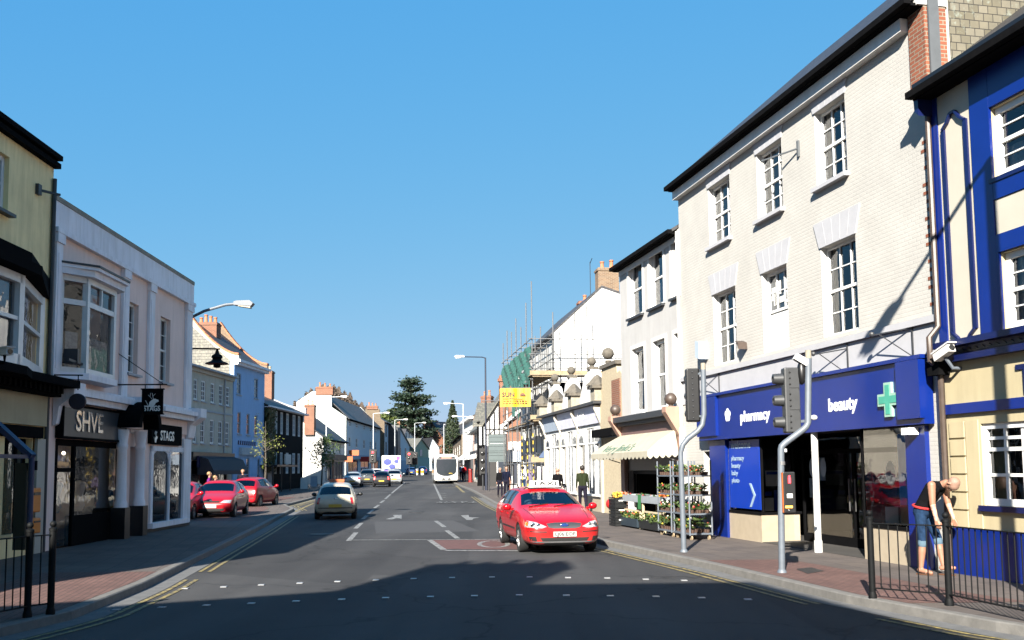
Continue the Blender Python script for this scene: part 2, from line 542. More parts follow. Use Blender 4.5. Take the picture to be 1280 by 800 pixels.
M.asphalt = asphalt()
M.pave = paving('grey brown paving', (.20, .165, .145), (.155, .13, .12), (.09, .08, .075), .6, .45)
M.pave_red = paving('pink block paving', (.25, .135, .115), (.20, .11, .095), (.10, .07, .06), .2, .1)
M.kerb = plain('granite kerb', (.21, .20, .185), .8, .2, 6, bump=.006, bscale=50)
M.gutter = plain('concrete channel', (.17, .17, .17), .85, .2, 4, bump=.004)
M.line_w = roadpaint('worn white road paint', (.60, .60, .58), .45)
M.line_y = roadpaint('worn yellow road paint', (.55, .42, .12), .6)
M.cycle_red = plain('faded red surfacing', (.13, .05, .045), .9, .25, 4, bump=.004)
M.stud = plain('aluminium road stud', (.65, .66, .68), .35, .1, 10, metal=.5)
M.earth = plain('rough ground', (.09, .10, .05), .95, .3, .2)
M.iron_cover = plain('cast iron cover', (.06, .055, .05), .6, .3, 30, metal=.3)

# leaves and bark
def leafmat(name, c, c2):
    t = NT(name).setup(.6)
    oi = t.new('ShaderNodeTexNoise'); oi.inputs['Scale'].default_value = .9; t.link(t.coords(), oi.inputs['Vector'])
    t.link(t.ramp(oi.outputs['Fac'], [(.3, c), (.7, c2)]), t.b.inputs['Base Color'])
    tr = t.new('ShaderNodeBsdfTranslucent'); tr.inputs[0].default_value = (*c2, 1)
    ms = t.new('ShaderNodeMixShader'); ms.inputs[0].default_value = .25
    t.link(t.b.outputs[0], ms.inputs[1]); t.link(tr.outputs[0], ms.inputs[2]); t.link(ms.outputs[0], t.out.inputs[0])
    return t.mat


M.leaf_cedar = leafmat('cedar needles', (.008, .02, .010), (.018, .036, .016))
M.leaf_conifer = leafmat('conifer needles', (.016, .028, .012), (.034, .05, .02))
M.leaf_spring = leafmat('fresh spring leaves', (.10, .13, .02), (.19, .21, .05))
M.leaf_green = leafmat('green leaves', (.04, .075, .02), (.09, .13, .035))
M.leaf_lime = leafmat('lime tree leaves', (.06, .085, .02), (.10, .13, .03))
M.ivy = leafmat('dark ivy', (.03, .04, .012), (.065, .075, .02))
M.twig = plain('bare twigs', (.13, .095, .07), .9, .25, 2)
M.bark = plain('bark', (.10, .085, .065), .9, .3, 8, bump=.01)
M.bark_dark = plain('dark bark', (.05, .042, .035), .9, .3, 6)

# people
M.skin = plain('skin', (.52, .28, .19), .55, .08, 9)
M.skin_dark = plain('sunburnt skin', (.50, .24, .15), .55, .1, 12)


def tattooskin():
    t = NT('tattooed skin').setup(.55)
    a = t.ramp(t.noise(16, 5, .7), [(.50, (0, 0, 0)), (.58, (.75, .75, .75))])
    t.link(t.mix(a, (.50, .27, .18), (.12, .10, .10)), t.b.inputs['Base Color'])
    return t.mat


M.tattoo = tattooskin()
def cloth(name, c, var=.15): return plain(name, c, .95, var, 8, bump=.004, bscale=50, spec=.05)
M.denim = cloth('blue denim', (.022, .05, .11), .5)
M.denim_hem = cloth('faded denim hem', (.16, .25, .33))
M.vest = cloth('black vest', (.010, .010, .012))
M.green_coat = cloth('dark green fleece', (.035, .045, .022))
M.navy_cloth = cloth('navy cloth', (.012, .015, .035))
M.dark_trouser = cloth('dark trousers', (.022, .020, .035))
M.white_shirt = cloth('white shirt', (.62, .66, .72))
M.blue_shirt = cloth('pale blue shirt', (.22, .38, .55))
M.purple = cloth('purple cardigan', (.20, .03, .22))
M.red_cloth = cloth('red top', (.55, .02, .03))
M.lilac = cloth('lilac jumper', (.25, .20, .34))
M.redband = cloth('red waistband', (.60, .06, .06))
M.hair_dark = plain('dark hair', (.02, .014, .01), .6, .3, 30)
M.hair_grey = plain('grey hair', (.26, .24, .22), .7, .2, 30)
M.hair_fair = plain('fair hair', (.45, .28, .12), .6, .2, 30)
M.stubble = plain('shaved head', (.42, .25, .18), .6, .1, 20)
M.leather = plain('brown leather', (.16, .07, .035), .5, .2, 12)
M.shoe = plain('dark shoe', (.02, .017, .015), .5, .2, 10)
# ------------------------------------------------------------------ light and sky
SUN_AZ, SUN_EL = R(196.5), R(28.5)      # clockwise from +Y: behind the camera, over the left shoulder
w = bpy.data.worlds.new('World'); S.world = w; w.use_nodes = True
wn, wl = w.node_tree.nodes, w.node_tree.links
sky = wn.new('ShaderNodeTexSky'); sky.sky_type = 'NISHITA'; sky.sun_disc = False
sky.sun_elevation = SUN_EL; sky.sun_rotation = SUN_AZ
sky.air_density = 1.0; sky.dust_density = 0.6; sky.ozone_density = 2.2; sky.altitude = 0
# even out the clear sky: the camera's deep, flat blue
sp_ = wn.new('ShaderNodeSeparateColor'); cb_ = wn.new('ShaderNodeCombineColor'); wl.new(sky.outputs[0], sp_.inputs[0])
for k_, (a_, p_) in enumerate(((.43, .9), (1.60, .33), (3.75, .06))):
    po = wn.new('ShaderNodeMath'); po.operation = 'POWER'; po.inputs[1].default_value = p_; wl.new(sp_.outputs[k_], po.inputs[0])
    mu = wn.new('ShaderNodeMath'); mu.operation = 'MULTIPLY'; mu.inputs[1].default_value = a_; wl.new(po.outputs[0], mu.inputs[0]); wl.new(mu.outputs[0], cb_.inputs[k_])
wl.new(cb_.outputs[0], wn['Background'].inputs[0]); wn['Background'].inputs[1].default_value = .05
sl = bpy.data.lights.new('sun', 'SUN'); so = bpy.data.objects.new('sun', sl); link(so)
sl.energy = 5.0; sl.angle = R(.5); sl.color = (1, .94, .84)
LD = Vector((-math.sin(SUN_AZ) * math.cos(SUN_EL), -math.cos(SUN_AZ) * math.cos(SUN_EL), -math.sin(SUN_EL)))  # way the light travels
so.rotation_euler = LD.to_track_quat('-Z', 'Y').to_euler()
S.view_settings.view_transform = 'Standard'; S.view_settings.look = 'None'; S.view_settings.exposure = 2.0; S.view_settings.gamma = 1
S.view_settings.use_curve_mapping = False
S.render.engine = 'CYCLES'
S.cycles.use_denoising = True
S.cycles.max_bounces = 8; S.cycles.transparent_max_bounces = 12
S.cycles.sample_clamp_indirect = 4


# ------------------------------------------------------------------ ground, road, pavements
def poly_fn(pts):
    pts = sorted(pts, key=lambda p: p[1])
    def f(y):
        for (xa, ya), (xb, yb) in zip(pts, pts[1:]):
            if y <= yb: break
        return xa + (xb - xa) * (y - ya) / (yb - ya)
    return f


gx = lambda l: [(G(*p).x, G(*p).y) for p in l]
LK = gx([(0, 797), (90, 775), (180, 737.5), (250, 701), (320, 665), (345, 651), (368, 638.5), (357, 633.5), (390, 624.5)])
LK = [(LK[0][0] - 2.5, 5.5), (LK[0][0] - .6, 8.8)] + LK + [(-16.2, 88), (-19.5, 115), (-26, 170), (-36, 260)]
RK = gx([(750, 681), (900, 715), (1060, 755), (1280, 797), (617.8, 631), (590, 614.5)])
RK = RK + [(7.2, 8.3), (10.5, 5.5), (-7.3, 110), (-13, 170), (-21, 260)]
xL, xR = poly_fn(LK), poly_fn(RK)


def ys(a, b, st=None):
    out = [a]
    while out[-1] < b - 1e-6:
        out.append(min(b, out[-1] + (st or (.8 if out[-1] < 62 else 4))))
    return out


def ribbon(mb, fa, fb, a, b, h, st=None):
    Y = ys(a, b, st)
    L = [mb.pt((fa(y), y, gz(y) + h)) for y in Y]; Rr = [mb.pt((fb(y), y, gz(y) + h)) for y in Y]
    for k in range(len(Y) - 1): mb.face((L[k], Rr[k], Rr[k + 1], L[k + 1]))


def struct(mb, name, m, **k):
    o = mb.build(name, m, **k); o['kind'] = 'structure'; return o


def build_ground():
    mb = MB()
    Yv = [-900, -40, Y0, 90, 150, Y1, 500, 900, 2200]
    for k in range(len(Yv) - 1):
        a, b = Yv[k], Yv[k + 1]
        mb.poly([(-1500, a, gz(a) - .25), (1500, a, gz(a) - .25), (1500, b, gz(b) - .25), (-1500, b, gz(b) - .25)])
    struct(mb, 'ground', M.earth)
    mb = MB()
    ribbon(mb, lambda y: -60, lambda y: 40, -40, 300, 0, 5)
    struct(mb, 'road', M.asphalt)
    KW = .16
    mb = MB(); ribbon(mb, lambda y: -60, lambda y: xL(y) - KW, 5.5, 260, .12); struct(mb, 'pavement', M.pave)
    mb = MB(); ribbon(mb, lambda y: xR(y) + KW, lambda y: 40, 5.5, 260, .12); struct(mb, 'pavement', M.pave)
    for f, sgn in ((xL, -1), (xR, 1)):
        mb = MB()
        Y = ys(5.5, 200)
        P = []
        for y in Y:
            z = gz(y)
            P.append([mb.pt((f(y), y, z - .05)), mb.pt((f(y) + sgn * .012, y, z + .108)), mb.pt((f(y) + sgn * .03, y, z + .124)), mb.pt((f(y) + sgn * (KW + .01), y, z + .124))])
        for k in range(len(Y) - 1):
            for j in range(3):
                q = (P[k][j], P[k][j + 1], P[k + 1][j + 1], P[k + 1][j])
                mb.face(q)
        struct(mb, 'kerb', M.kerb)
        mb = MB(); ribbon(mb, lambda y: f(y) - sgn * .34, lambda y: f(y) - sgn * .004, 6.5, 60, .004); struct(mb, 'gutter_strip', M.gutter)
    # pink paving at the crossing and on the square where the red cars stand
    mb = MB()
    ribbon(mb, lambda y: xR(y) + KW + .02, lambda y: xR(y) + 1.75, 12.6, 18.6, .124); struct(mb, 'crossing_paving', M.pave_red)
    mb = MB()
    ribbon(mb, lambda y: xL(y) - 2.3, lambda y: xL(y) - KW - .02, 12.0, 17.5, .124); struct(mb, 'crossing_paving', M.pave_red)
    mb = MB()
    ribbon(mb, lambda y: -26, lambda y: xL(y) - 1.2, 35.2, 62, .124); struct(mb, 'square_paving', M.pave_red)
    # worn yellow edge lines
    for f, sgn, rg in ((xL, -1, [(9, 17.2), (18.5, 40.5), (46, 60)]), (xR, 1, [(8.6, 12.1), (13.4, 24), (26, 62)])):
        mb = MB()
        for a, b in rg:
            for o in (.38, .56):
                ribbon(mb, lambda y: f(y) - sgn * (o + .075), lambda y: f(y) - sgn * o, a, b, .008)
        struct(mb, 'road_marking', M.line_y)
    # markings read off the photo onto the road plane
    def q(mb, pts, h=.006): mb.poly([G(*p, h) for p in pts])
    def ln(mb, a, b, wd, h=.006, n=1):
        A, B = G(*a, h), G(*b, h)
        d = (B - A); d.z = 0; s = Vector((-d.y, d.x, 0)).normalized() * wd / 2
        for k in range(n):
            p = A + (B - A) * (k / n); r = A + (B - A) * ((k + 1) / n)
            p.z = gz(p.y) + h; r.z = gz(r.y) + h
            mb.poly([p - s, p + s, r + s, r - s])
    mb = MB()
    q(mb, [(538, 675), (556, 686.3), (690, 687), (690, 674)], .004)
    struct(mb, 'cycle_box', M.cycle_red)
    mb = MB()
    for a, b in (((435.6, 676), (445, 665.6)), ((444.4, 660.6), (451.9, 653.7)), ((453, 649), (458.7, 644.4)), ((460, 641.9), (466.9, 636.9)), ((468, 635), (473.7, 631)),
                 ((475.6, 628.7), (480, 625.4)), ((481.5, 623.7), (488, 618)), ((489.5, 616.6), (506, 603)), ((544.6, 651), (555.6, 658.7)), ((558.4, 663), (572, 673)),
                 ((535.7, 674), (555, 687.3)), ((542.5, 605), (552, 625))):
        ln(mb, a, b, .15)
    ln(mb, (437, 675), (720, 673.5), .14)
    ln(mb, (556, 688), (730, 688.3), .22, .007)
    ln(mb, (440, 617), (487, 615.5), .3)
    ln(mb, (441, 613), (470, 612), .2)
    # cycle symbol ring
    for k in range(14):
        a0, a1 = 2 * PI * k / 14, 2 * PI * (k + 1) / 14
        c = (617, 680)
        ln(mb, (c[0] + 18 * math.cos(a0), c[1] + 4.2 * math.sin(a0)), (c[0] + 18 * math.cos(a1), c[1] + 4.2 * math.sin(a1)), .12, .008)
    # two lane arrows pointing at the stop line
    q(mb, [(482, 648.8), (493, 645.8), (491, 643.7), (502, 643.5), (502, 648.3), (495.5, 647.6), (490, 649.3)])
    q(mb, [(576, 644.2), (585.5, 643.6), (586.5, 646.3), (600, 647), (592, 648), (590, 650), (583.5, 650)])
    for yy in (616.5, 619, 621.5): ln(mb, (550, yy), (557.5, yy + .2), .22)
    struct(mb, 'road_marking', M.line_w)
    t = text_mesh('road_lettering', 'TAXIS', 1.9, M.line_w, None, (0, 0, 0), (0, 0, PI), ext=0)
    a, b = G(548, 627.5), G(597, 627.5)
    xs = [v.co.x for v in t.data.vertices]; k = (b.x - a.x) / (max(xs) - min(xs))
    for v in t.data.vertices: v.co.x *= k; v.co.y *= 2.6
    m_ = (a + b) / 2; t.location = (m_.x, m_.y, gz(m_.y) + .010); t.rotation_euler = (math.atan(SL), 0, PI); t['kind'] = 'structure'
    mb = MB()
    ln(mb, (570, 607), (580, 615.5), .2); ln(mb, (550, 610), (570, 609.6), .5); ln(mb, (358, 634), (391, 625.2), .16, .008, 4)
    ln(mb, (371, 639.5), (358, 634), .16, .008, 3); ln(mb, (372, 638), (392, 629), .14, .008, 3)
    struct(mb, 'road_marking', M.line_y)
    mb = MB(); q(mb, [(468, 652), (566, 650.5), (600, 664), (470, 667)], .002); o = mb.build('road_patch', plain('newer asphalt patch', (.052, .052, .056), .9, .18, 9, bump=.004)); o['kind'] = 'structure'
    for cx, cy, lab in ((402, 668, 'round iron cover in the road just behind the pale gold taxi'), (520, 640, 'round iron cover in the far lane between the two white arrows')):
        g = G(cx, cy); mb = MB(); mb.lathe([(.36, 0), (.36, .012), (.31, .014), (.30, .009), (.05, .009)], 24, (0, 0, 0)); o = mb.build('manhole_cover', M.iron_cover, None, loc=(g.x, g.y, gz(g.y) + .001)); tag(o, lab, 'manhole cover')
    # drain cover and tactile strip bits on the right pavement
    mb = MB()
    mb.poly([G(995, 711, .13), G(1014, 709, .13), G(1030, 713.5, .13), G(1010, 717, .13)])
    o = mb.build('manhole_cover', M.iron_cover); tag(o, 'small iron cover set in the pavement by the pedestrian signal', 'manhole cover')
    # studs of the pelican crossing
    r1 = [(232, 736), (280, 734), (327, 731.5), (375, 729.3), (422, 727.3), (470, 725.6), (517, 724), (565, 722.7), (615, 722), (662, 722), (710, 722.5), (759, 723), (807, 724.5), (855, 726)]
    r2 = [(145, 763), (202, 760), (258, 757.5), (314, 755), (370, 752.3), (427, 750), (482, 748), (538, 746.6), (593, 745.5), (649, 744.6), (708, 745), (763, 745.6), (820, 746.4), (877, 748), (935, 750)]
    mb = MB(); mb.box(-.05, .05, -.05, .05, 0, .012); me = mb.mesh('crossing_stud', M.stud)
    for row, nm in ((r1, 'far'), (r2, 'near')):
        for k, p in enumerate(row):
            o = bpy.data.objects.new('crossing_stud', me); link(o); g = G(*p); o.location = (g.x, g.y, .003)
            lab = 'square metal stud in the %s row of studs across the dark road' % ('farther' if nm == 'far' else 'nearer')
            tag(o, lab, 'road stud', 'studs of the %s crossing row' % ('farther' if nm == 'far' else 'nearer'))


build_ground()


# ------------------------------------------------------------------ buildings
class Bld:
    """facade frame: x runs left to right as seen from the street, y into the house, z up"""
    def __init__(s, name, label, PL, PR, cat='building', group=None, base=.11, z=None):
        PL, PR = Vector(PL[:2]), Vector(PR[:2])
        s.L = (PR - PL).length
        a = math.atan2(PR.y - PL.y, PR.x - PL.x)
        zz = gz(min(PL.y, PR.y)) + base if z is None else z
        s.o = empty(name, (PL.x, PL.y, zz), a, label, cat, group)
        s.Mx = Matrix.Translation((PL.x, PL.y, zz)) @ Matrix.Rotation(a, 4, 'Z'); s.Mi = s.Mx.inverted()

    def uz(s, px, py, v=0.0):
        o = s.Mi @ C0; d = s.Mi.to_3x3() @ ray(px, py)
        t = (v - o.y) / d.y; p = o + d * t
        return p.x, p.z

    def u(s, px, v=0.0, py=575): return s.uz(px, py, v)[0]
    def z(s, px, py, v=0.0): return s.uz(px, py, v)[1]

    def rect(s, l, t, r, b, v=0.0):
        """photo rectangle (left, top-at-mid, right, bottom-at-mid) -> u0,u1,z0,z1"""
        m = (l + r) / 2
        ym = (t + b) / 2
        return s.u(l, v, ym), s.u(r, v, ym), s.z(m, b, v), s.z(m, t, v)

    def W(s, u, v, z): return s.Mx @ Vector((u, v, z))
    def part(s, name, mb, m, parent=None, smooth=False, label=None): return mb.build(name, m, parent or s.o, smooth, label=label)


def wall_front(mb, L, H, ops, rev=.18, x0=0.0, z0=0.0, y=0.0):
    us = sorted({x0, L} | {a for o in ops for a in o[:2] if x0 < a < L}); zs = sorted({z0, H} | {a for o in ops for a in o[2:4] if z0 < a < H})
    for i in range(len(us) - 1):
        for j in range(len(zs) - 1):
            um, zm = (us[i] + us[i + 1]) / 2, (zs[j] + zs[j + 1]) / 2
            if any(o[0] < um < o[1] and o[2] < zm < o[3] for o in ops): continue
            mb.poly([(us[i], y, zs[j]), (us[i + 1], y, zs[j]), (us[i + 1], y, zs[j + 1]), (us[i], y, zs[j + 1])])
    for o in ops:
        a, b, c, d = o[:4]; r = o[4] if len(o) > 4 else rev
        mb.poly([(a, y, c), (a, y, d), (a, y + r, d), (a, y + r, c)]); mb.poly([(b, y, d), (b, y, c), (b, y + r, c), (b, y + r, d)])
        mb.poly([(a, y, d), (b, y, d), (b, y + r, d), (a, y + r, d)]); mb.poly([(b, y, c), (a, y, c), (a, y + r, c), (b, y + r, c)])


def shell(mb, L, H, D, ridge=None, ry=None, parapet=0):
    """side and back walls, gables where there is a ridge"""
    ry = D / 2 if ry is None else ry
    for x in (0, L):
        if ridge: mb.poly([(x, 0, 0), (x, D, 0), (x, D, H), (x, ry, ridge), (x, 0, H)])
        else: mb.poly([(x, 0, 0), (x, D, 0), (x, D, H), (x, 0, H)])
    mb.poly([(L, D, 0), (0, D, 0), (0, D, H), (L, D, H)])


def roof(b, H, ridge, D, m, ry=None, over=.25, oL=.05, oR=.05, th=.10, gutter=M.soft_black, ridgem=None, eavebox=None, x0=0, x1=None):
    ry = D / 2 if ry is None else ry
    x1 = b.L if x1 is None else x1
    sf = (ridge - H) / ry; sb = (ridge - H) / (D - ry)
    mb = MB()
    mb.prism([(-over, H - sf * over + .02), (ry, ridge + .02), (D + over, H - sb * over + .02), (D + over, H - sb * over + .02 + th), (ry, ridge + .02 + th * 1.25), (-over, H - sf * over + .02 + th)], 'x', x0 - oL, x1 + oR)
    r = b.part('roof', mb, m)
    if ridgem:
        mb = MB(); mb.tube([(x0 - oL, ry, ridge + th), (x1 + oR, ry, ridge + th)], .11, 6)
        b.part('ridge_tiles', mb, ridgem, r)
    if gutter:
        mb = MB(); zz = H - sf * over + .02
        mb.box(x0 - oL - .02, x1 + oR + .02, -over - .12, -over + .012, zz - .04, zz + .075)
        mb.box(x0 - oL, x1 + oR, -over + .014, -.003, zz - .06, zz - .01)
        b.part('gutter', mb, gutter, r)
    return r


def chimney(b, u, y, wu, wy, z0, z1, pots, m=None, potm=None, parent=None, name='chimney', capm=None):
    m = m or M.brick
    mb = MB(); mb.box(u - wu / 2, u + wu / 2, y - wy / 2, y + wy / 2, z0, z1 - .2)
    mb.box(u - wu / 2 - .05, u + wu / 2 + .05, y - wy / 2 - .05, y + wy / 2 + .05, z1 - .2, z1 - .08)
    mb.box(u - wu / 2 + .01, u + wu / 2 - .01, y - wy / 2 + .01, y + wy / 2 - .01, z1 - .08, z1)
    c = b.part(name, mb, m, parent)
    along = wu >= wy
    for k in range(pots):
        t = (k + .5) / pots - .5
        p = (u + t * wu * .9, y, z1) if along else (u, y + t * wy * .9, z1)
        q = MB(); hh = .42 + .1 * ((k * 7) % 3)
        q.lathe([(.13, 0), (.15, .06), (.115, .1), (.10, hh - .1), (.135, hh - .07), (.135, hh), (.09, hh)], 10, p)
        b.part('chimney_pot', q, potm or M.terracotta, c, True)
    return c


def window(b, r, rows=2, cols=2, rev=.14, fm=None, gm=None, fr=.055, bar=.022, sash=True, sill=M.stone_white, sillh=.07, v=0.0, name='window', back=None, curtain=None, sillp=.07, transom=None, door=False):
    """frame with bars; children pane, sill, curtain and the dim room behind"""
    u0, u1, z0, z1 = r; y = v + rev
    fm = fm or M.sash; gm = gm or M.glass
    mb = MB()
    mb.box(u0 + .002, u0 + fr, y - .035, y + .03, z0 + .002, z1 - .002); mb.box(u1 - fr, u1 - .002, y - .035, y + .03, z0 + .002, z1 - .002)
    mb.box(u0 + fr, u1 - fr, y - .035, y + .03, z1 - fr, z1 - .002); mb.box(u0 + fr, u1 - fr, y - .035, y + .03, z0 + .002, z0 + fr * 1.2)
    a, c, d, e = u0 + fr, u1 - fr, z0 + fr * 1.2, z1 - fr
    if sash:
        zm = (d + e) / 2 if transom is None else z0 + (z1 - z0) * transom
        mb.box(a, c, y - .028, y + .028, zm - .03, zm + .03)
        bands = [(d, zm - .03), (zm + .03, e)]
    else: bands = [(d, e)]
    for q, (za, zb) in enumerate(bands):
        n = rows if isinstance(rows, int) else rows[q]
        nn = max(1, round(n / len(bands))) if isinstance(rows, int) else n
        for k in range(1, nn):
            zz = za + (zb - za) * k / nn; mb.box(a, c, y - .012, y + .012, zz - bar / 2, zz + bar / 2)
        cc = cols if isinstance(cols, int) else cols[q]
        for k in range(1, cc):
            uu = a + (c - a) * k / cc; mb.box(uu - bar / 2, uu + bar / 2, y - .015, y + .015, za, zb)
    f = b.part(name, mb, fm)
    g = MB(); g.poly([(a, y + .017, d), (c, y + .017, d), (c, y + .017, e), (a, y + .017, e)])
    if curtain or back: gm = M.sashglass
    b.part('pane', g, gm, f)
    if sill:
        s_ = MB(); s_.box(u0 - .06, u1 + .06, v - sillp, v + rev - .04, z0 - sillh, z0 - .003); b.part('sill', s_, sill, f)
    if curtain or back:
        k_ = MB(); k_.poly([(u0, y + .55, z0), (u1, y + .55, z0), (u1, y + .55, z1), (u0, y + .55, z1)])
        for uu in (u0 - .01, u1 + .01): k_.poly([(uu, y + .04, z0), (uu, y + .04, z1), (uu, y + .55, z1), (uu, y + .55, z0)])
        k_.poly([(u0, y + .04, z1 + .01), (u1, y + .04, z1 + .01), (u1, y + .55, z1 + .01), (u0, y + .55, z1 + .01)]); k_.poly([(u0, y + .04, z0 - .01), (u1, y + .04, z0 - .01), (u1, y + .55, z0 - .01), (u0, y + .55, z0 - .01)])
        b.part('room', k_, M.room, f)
    if curtain:
        kind, cm = curtain
        k_ = MB(); wdt = u1 - u0
        def drape(ua, ub, za, zb):
            n = 14
            for k in range(n):
                x0, x1 = ua + (ub - ua) * k / n, ua + (ub - ua) * (k + 1) / n
                o0, o1 = .025 * math.sin(k * 1.9), .025 * math.sin((k + 1) * 1.9)
                k_.poly([(x0, y + .12 + o0, za), (x1, y + .12 + o1, za), (x1, y + .12 + o1, zb), (x0, y + .12 + o0, zb)])
        if kind == 'sides': drape(u0, u0 + wdt * .22, z0, z1); drape(u1 - wdt * .2, u1, z0, z1)
        elif kind == 'full': drape(u0, u1, z0, z1)
        elif kind == 'half': drape(u0, u1, z0, z0 + (z1 - z0) * .45)
        elif kind == 'left': drape(u0, u0 + wdt * .4, z0, z1)
        b.part('curtain', k_, cm, f)
    return f


def beam(b, name, rects, v0, v1, m, parent=None):
    mb = MB()
    for u0, u1, z0, z1 in rects: mb.box(u0, u1, v0, v1, z0, z1)
    return b.part(name, mb, m, parent)


def isect(P, d, px):
    """where the upright plane seen at photo column px cuts the plan line P + t*d"""
    r = ray(px, 575); a, c = Vector((r.x, r.y)), Vector(d)
    det = a.x * -c.y + c.x * a.y
    t = (P[0] * -c.y + c.x * P[1]) / det
    return a * t
# ------------------------------------------------------------------ right side, near to far
RP = (260 / 48.2, 24.9); RD = ((385 - 640) / 1200, 1.0)
cut = lambda px: isect(RP, RD, px)


def pharmacy():
    b = Bld('pharmacy_building', 'three storey cream painted brick building with dark blue pharmacy shopfront', cut(856), cut(1183))
    L = b.L; D = 9.0
    H = b.z(980, 143) + .34     # top of wall under the eaves
    ridge = H + 3.9
    up = [b.rect(*r) for r in ((885.6, 221, 913, 304), (946, 185, 978.3, 268), (1019, 132, 1058.3, 226))]
    lo = [b.rect(*r) for r in ((892, 361, 920.6, 449), (953.4, 335, 985.3, 441), (1027.7, 303, 1072.3, 420))]
    za = sum(r[2] for r in up) / 3; zb = sum(r[3] for r in up) / 3; up = [(r[0], r[1], za, zb) for r in up]
    za = sum(r[2] for r in lo) / 3; zb = sum(r[3] for r in lo) / 3; lo = [(r[0], r[1], za, zb) for r in lo]
    fz1, fz0 = b.z(1016, 475), b.z(1016, 537); sz = b.z(980, 447.5)
    uD0, uD1 = b.u(880), b.u(891)
    uS0, uS1 = b.u(911), b.u(1138)
    mb = MB()
    wall_front(mb, L, H, up + lo + [(uD0, uD1, 0, fz0 - .35, .5), (uS0, uS1, 0, fz0 - .02, .12)], .2)
    shell(mb, L, H, D, ridge)
    b.part('wall', mb, M.cream_brick)
    roof(b, H, ridge, D, M.slate_dark, over=.28, oL=.08, oR=.0, th=.12)
    beam(b, 'eaves_cornice', [(-.02, L - .45, H - .54, H - .30)], -.17, -.004, M.white)
    beam(b, 'string_course', [(-.03, L, sz, sz + .12)], -.09, -.003, M.stone_white)
    beam(b, 'smooth_band', [(-.02, L + .01, fz1 - .05, sz - .02)], -.022, -.003, M.stone_white)
    # slate hung gable over the pub roof
    mb = MB(); mb.poly([(L + .05, .45, 0), (L + .05, D, 0), (L + .05, D, H), (L + .05, D / 2, ridge), (L + .05, .45, H + .3)])
    b.part('slate_hung_gable', mb, M.slate_hung)
    # brick patch and lead at the corner of the eaves
    u0, u1, z0, z1 = b.rect(1143, 37, 1162, 103)
    beam(b, 'brick_pier', [(L - .42, L + .03, z0 - .05, H - .28)], -.035, .4, M.brick)
    beam(b, 'pier_cap', [(L - .46, L + .05, H - .27, H - .02)], -.16, .42, M.white)
    beam(b, 'lead_flashing', [(L + .052, L + .09, z0, H + .2)], .02, .22, M.lead)
    for k, (r, cols, crt) in enumerate(zip(up + lo, (3, 3, 3, 3, 2, 3), ('left', 'left', 'sides', 'sides', None, 'sides'))):
        u0, u1, z0, z1 = r
        if k == 4:
            f = window(b, r, (1, 2), (1, 3), .17, fr=.07, sill=None, gm=M.glass)
            q = MB(); q.box(u0 + .08, u1 - .08, .150, .175, z0 + .09, z0 + (z1 - z0) * .47); b.part('boarding', q, M.white, f)
            q = MB()
            rr = random.Random(4)
            for i in range(9):
                a, c = rr.uniform(u0 + .1, u1 - .3), rr.uniform(z0 + (z1 - z0) * .55, z1 - .4); q.box(a, a + rr.uniform(.12, .3), .168, .171, c, c + rr.uniform(.12, .35))
            b.part('peeling_paint', q, M.white, f)
        else:
            window(b, r, (2, 2), cols, .17, curtain=(crt, M.curtain), sill=M.stone_white if k < 3 else None, sillh=.09, sillp=.12)
        # flared flat arch of painted stone
        hh = .34 if k < 3 else .55
        q = MB(); q.prism([(u0 - .02, z1 + .002), (u1 + .02, z1 + .002), (u1 + .02 + hh * .36, z1 + hh), (u0 - .02 - hh * .36, z1 + hh)], 'y', -.03, -.002)
        for i in range(1, 5):
            t = i / 5; xa = u0 + (u1 - u0) * t; xb = u0 - hh * .36 + (u1 - u0 + hh * .72) * t
            q.prism([(xa - .008, z1 + .02), (xa + .008, z1 + .02), (xb + .008, z1 + hh - .02), (xb - .008, z1 + hh - .02)], 'y', -.0345, -.031)
        b.part('flat_arch', q, M.stone_white)
        for xa in (u0 + .001, u1 - .012):
            q = MB(); q.box(xa, xa + .011, .002, .13, z0, z1); b.part('painted_reveal', q, M.bright)
    # fascia with lettering
    uF0, uF1 = b.u(884.5), b.u(1159, -.2)
    f = beam(b, 'fascia', [(uF0, uF1, fz0, fz1)], -.2, -.024, M.royal)
    beam(b, 'fascia_trim', [(uF0 - .03, uF1 + .03, fz1 + .002, fz1 + .07)], -.27, -.026, M.royal, f)
    beam(b, 'fascia_trim', [(uF0 - .01, uF1 + .01, fz0 - .07, fz0 + .02)], -.225, -.03, M.royal, f)
    up0 = b.u(1127, -.25)
    beam(b, 'end_block', [(up0, uF1 + .01, fz0 + .03, fz1 - .01)], -.30, -.2, M.royal, f)
    beam(b, 'end_block', [(uF0 - .01, b.u(897, -.25), fz0 + .03, fz1 - .01)], -.28, -.2, M.royal, f)
    def word(txt, l, r, py, sz_, m, v=-.205, par=f, bold=.006):
        u0, u1 = b.u(l, v, py), b.u(r, v, py)
        return text_mesh('lettering', txt, sz_, m, par, ((u0 + u1) / 2, v, b.z((l + r) / 2, py, v)), (PI / 2, 0, 0), .004, bold, width=u1 - u0)
    word('pharmacy', 925, 962, 519.5, .36, M.white_letter, bold=.010)
    word('beauty', 1035, 1071, 505.5, .36, M.white_letter, bold=.010)
    q = MB(); c = b.uz(909.5, 519, -.203); r_ = .13
    for k in range(5):
        a = PI / 2 + k * 2 * PI / 5; q.ball((c[0] + math.cos(a) * .09, -.205, c[1] + math.sin(a) * .09), .085, 8, 6, (1, .12, 1))
    q.ball((c[0], -.208, c[1]), .09, 8, 6, (1, .1, 1)); b.part('flower_emblem', q, M.white_letter, f)
    c = b.uz(1110.5, 499.5, -.24); q = MB()
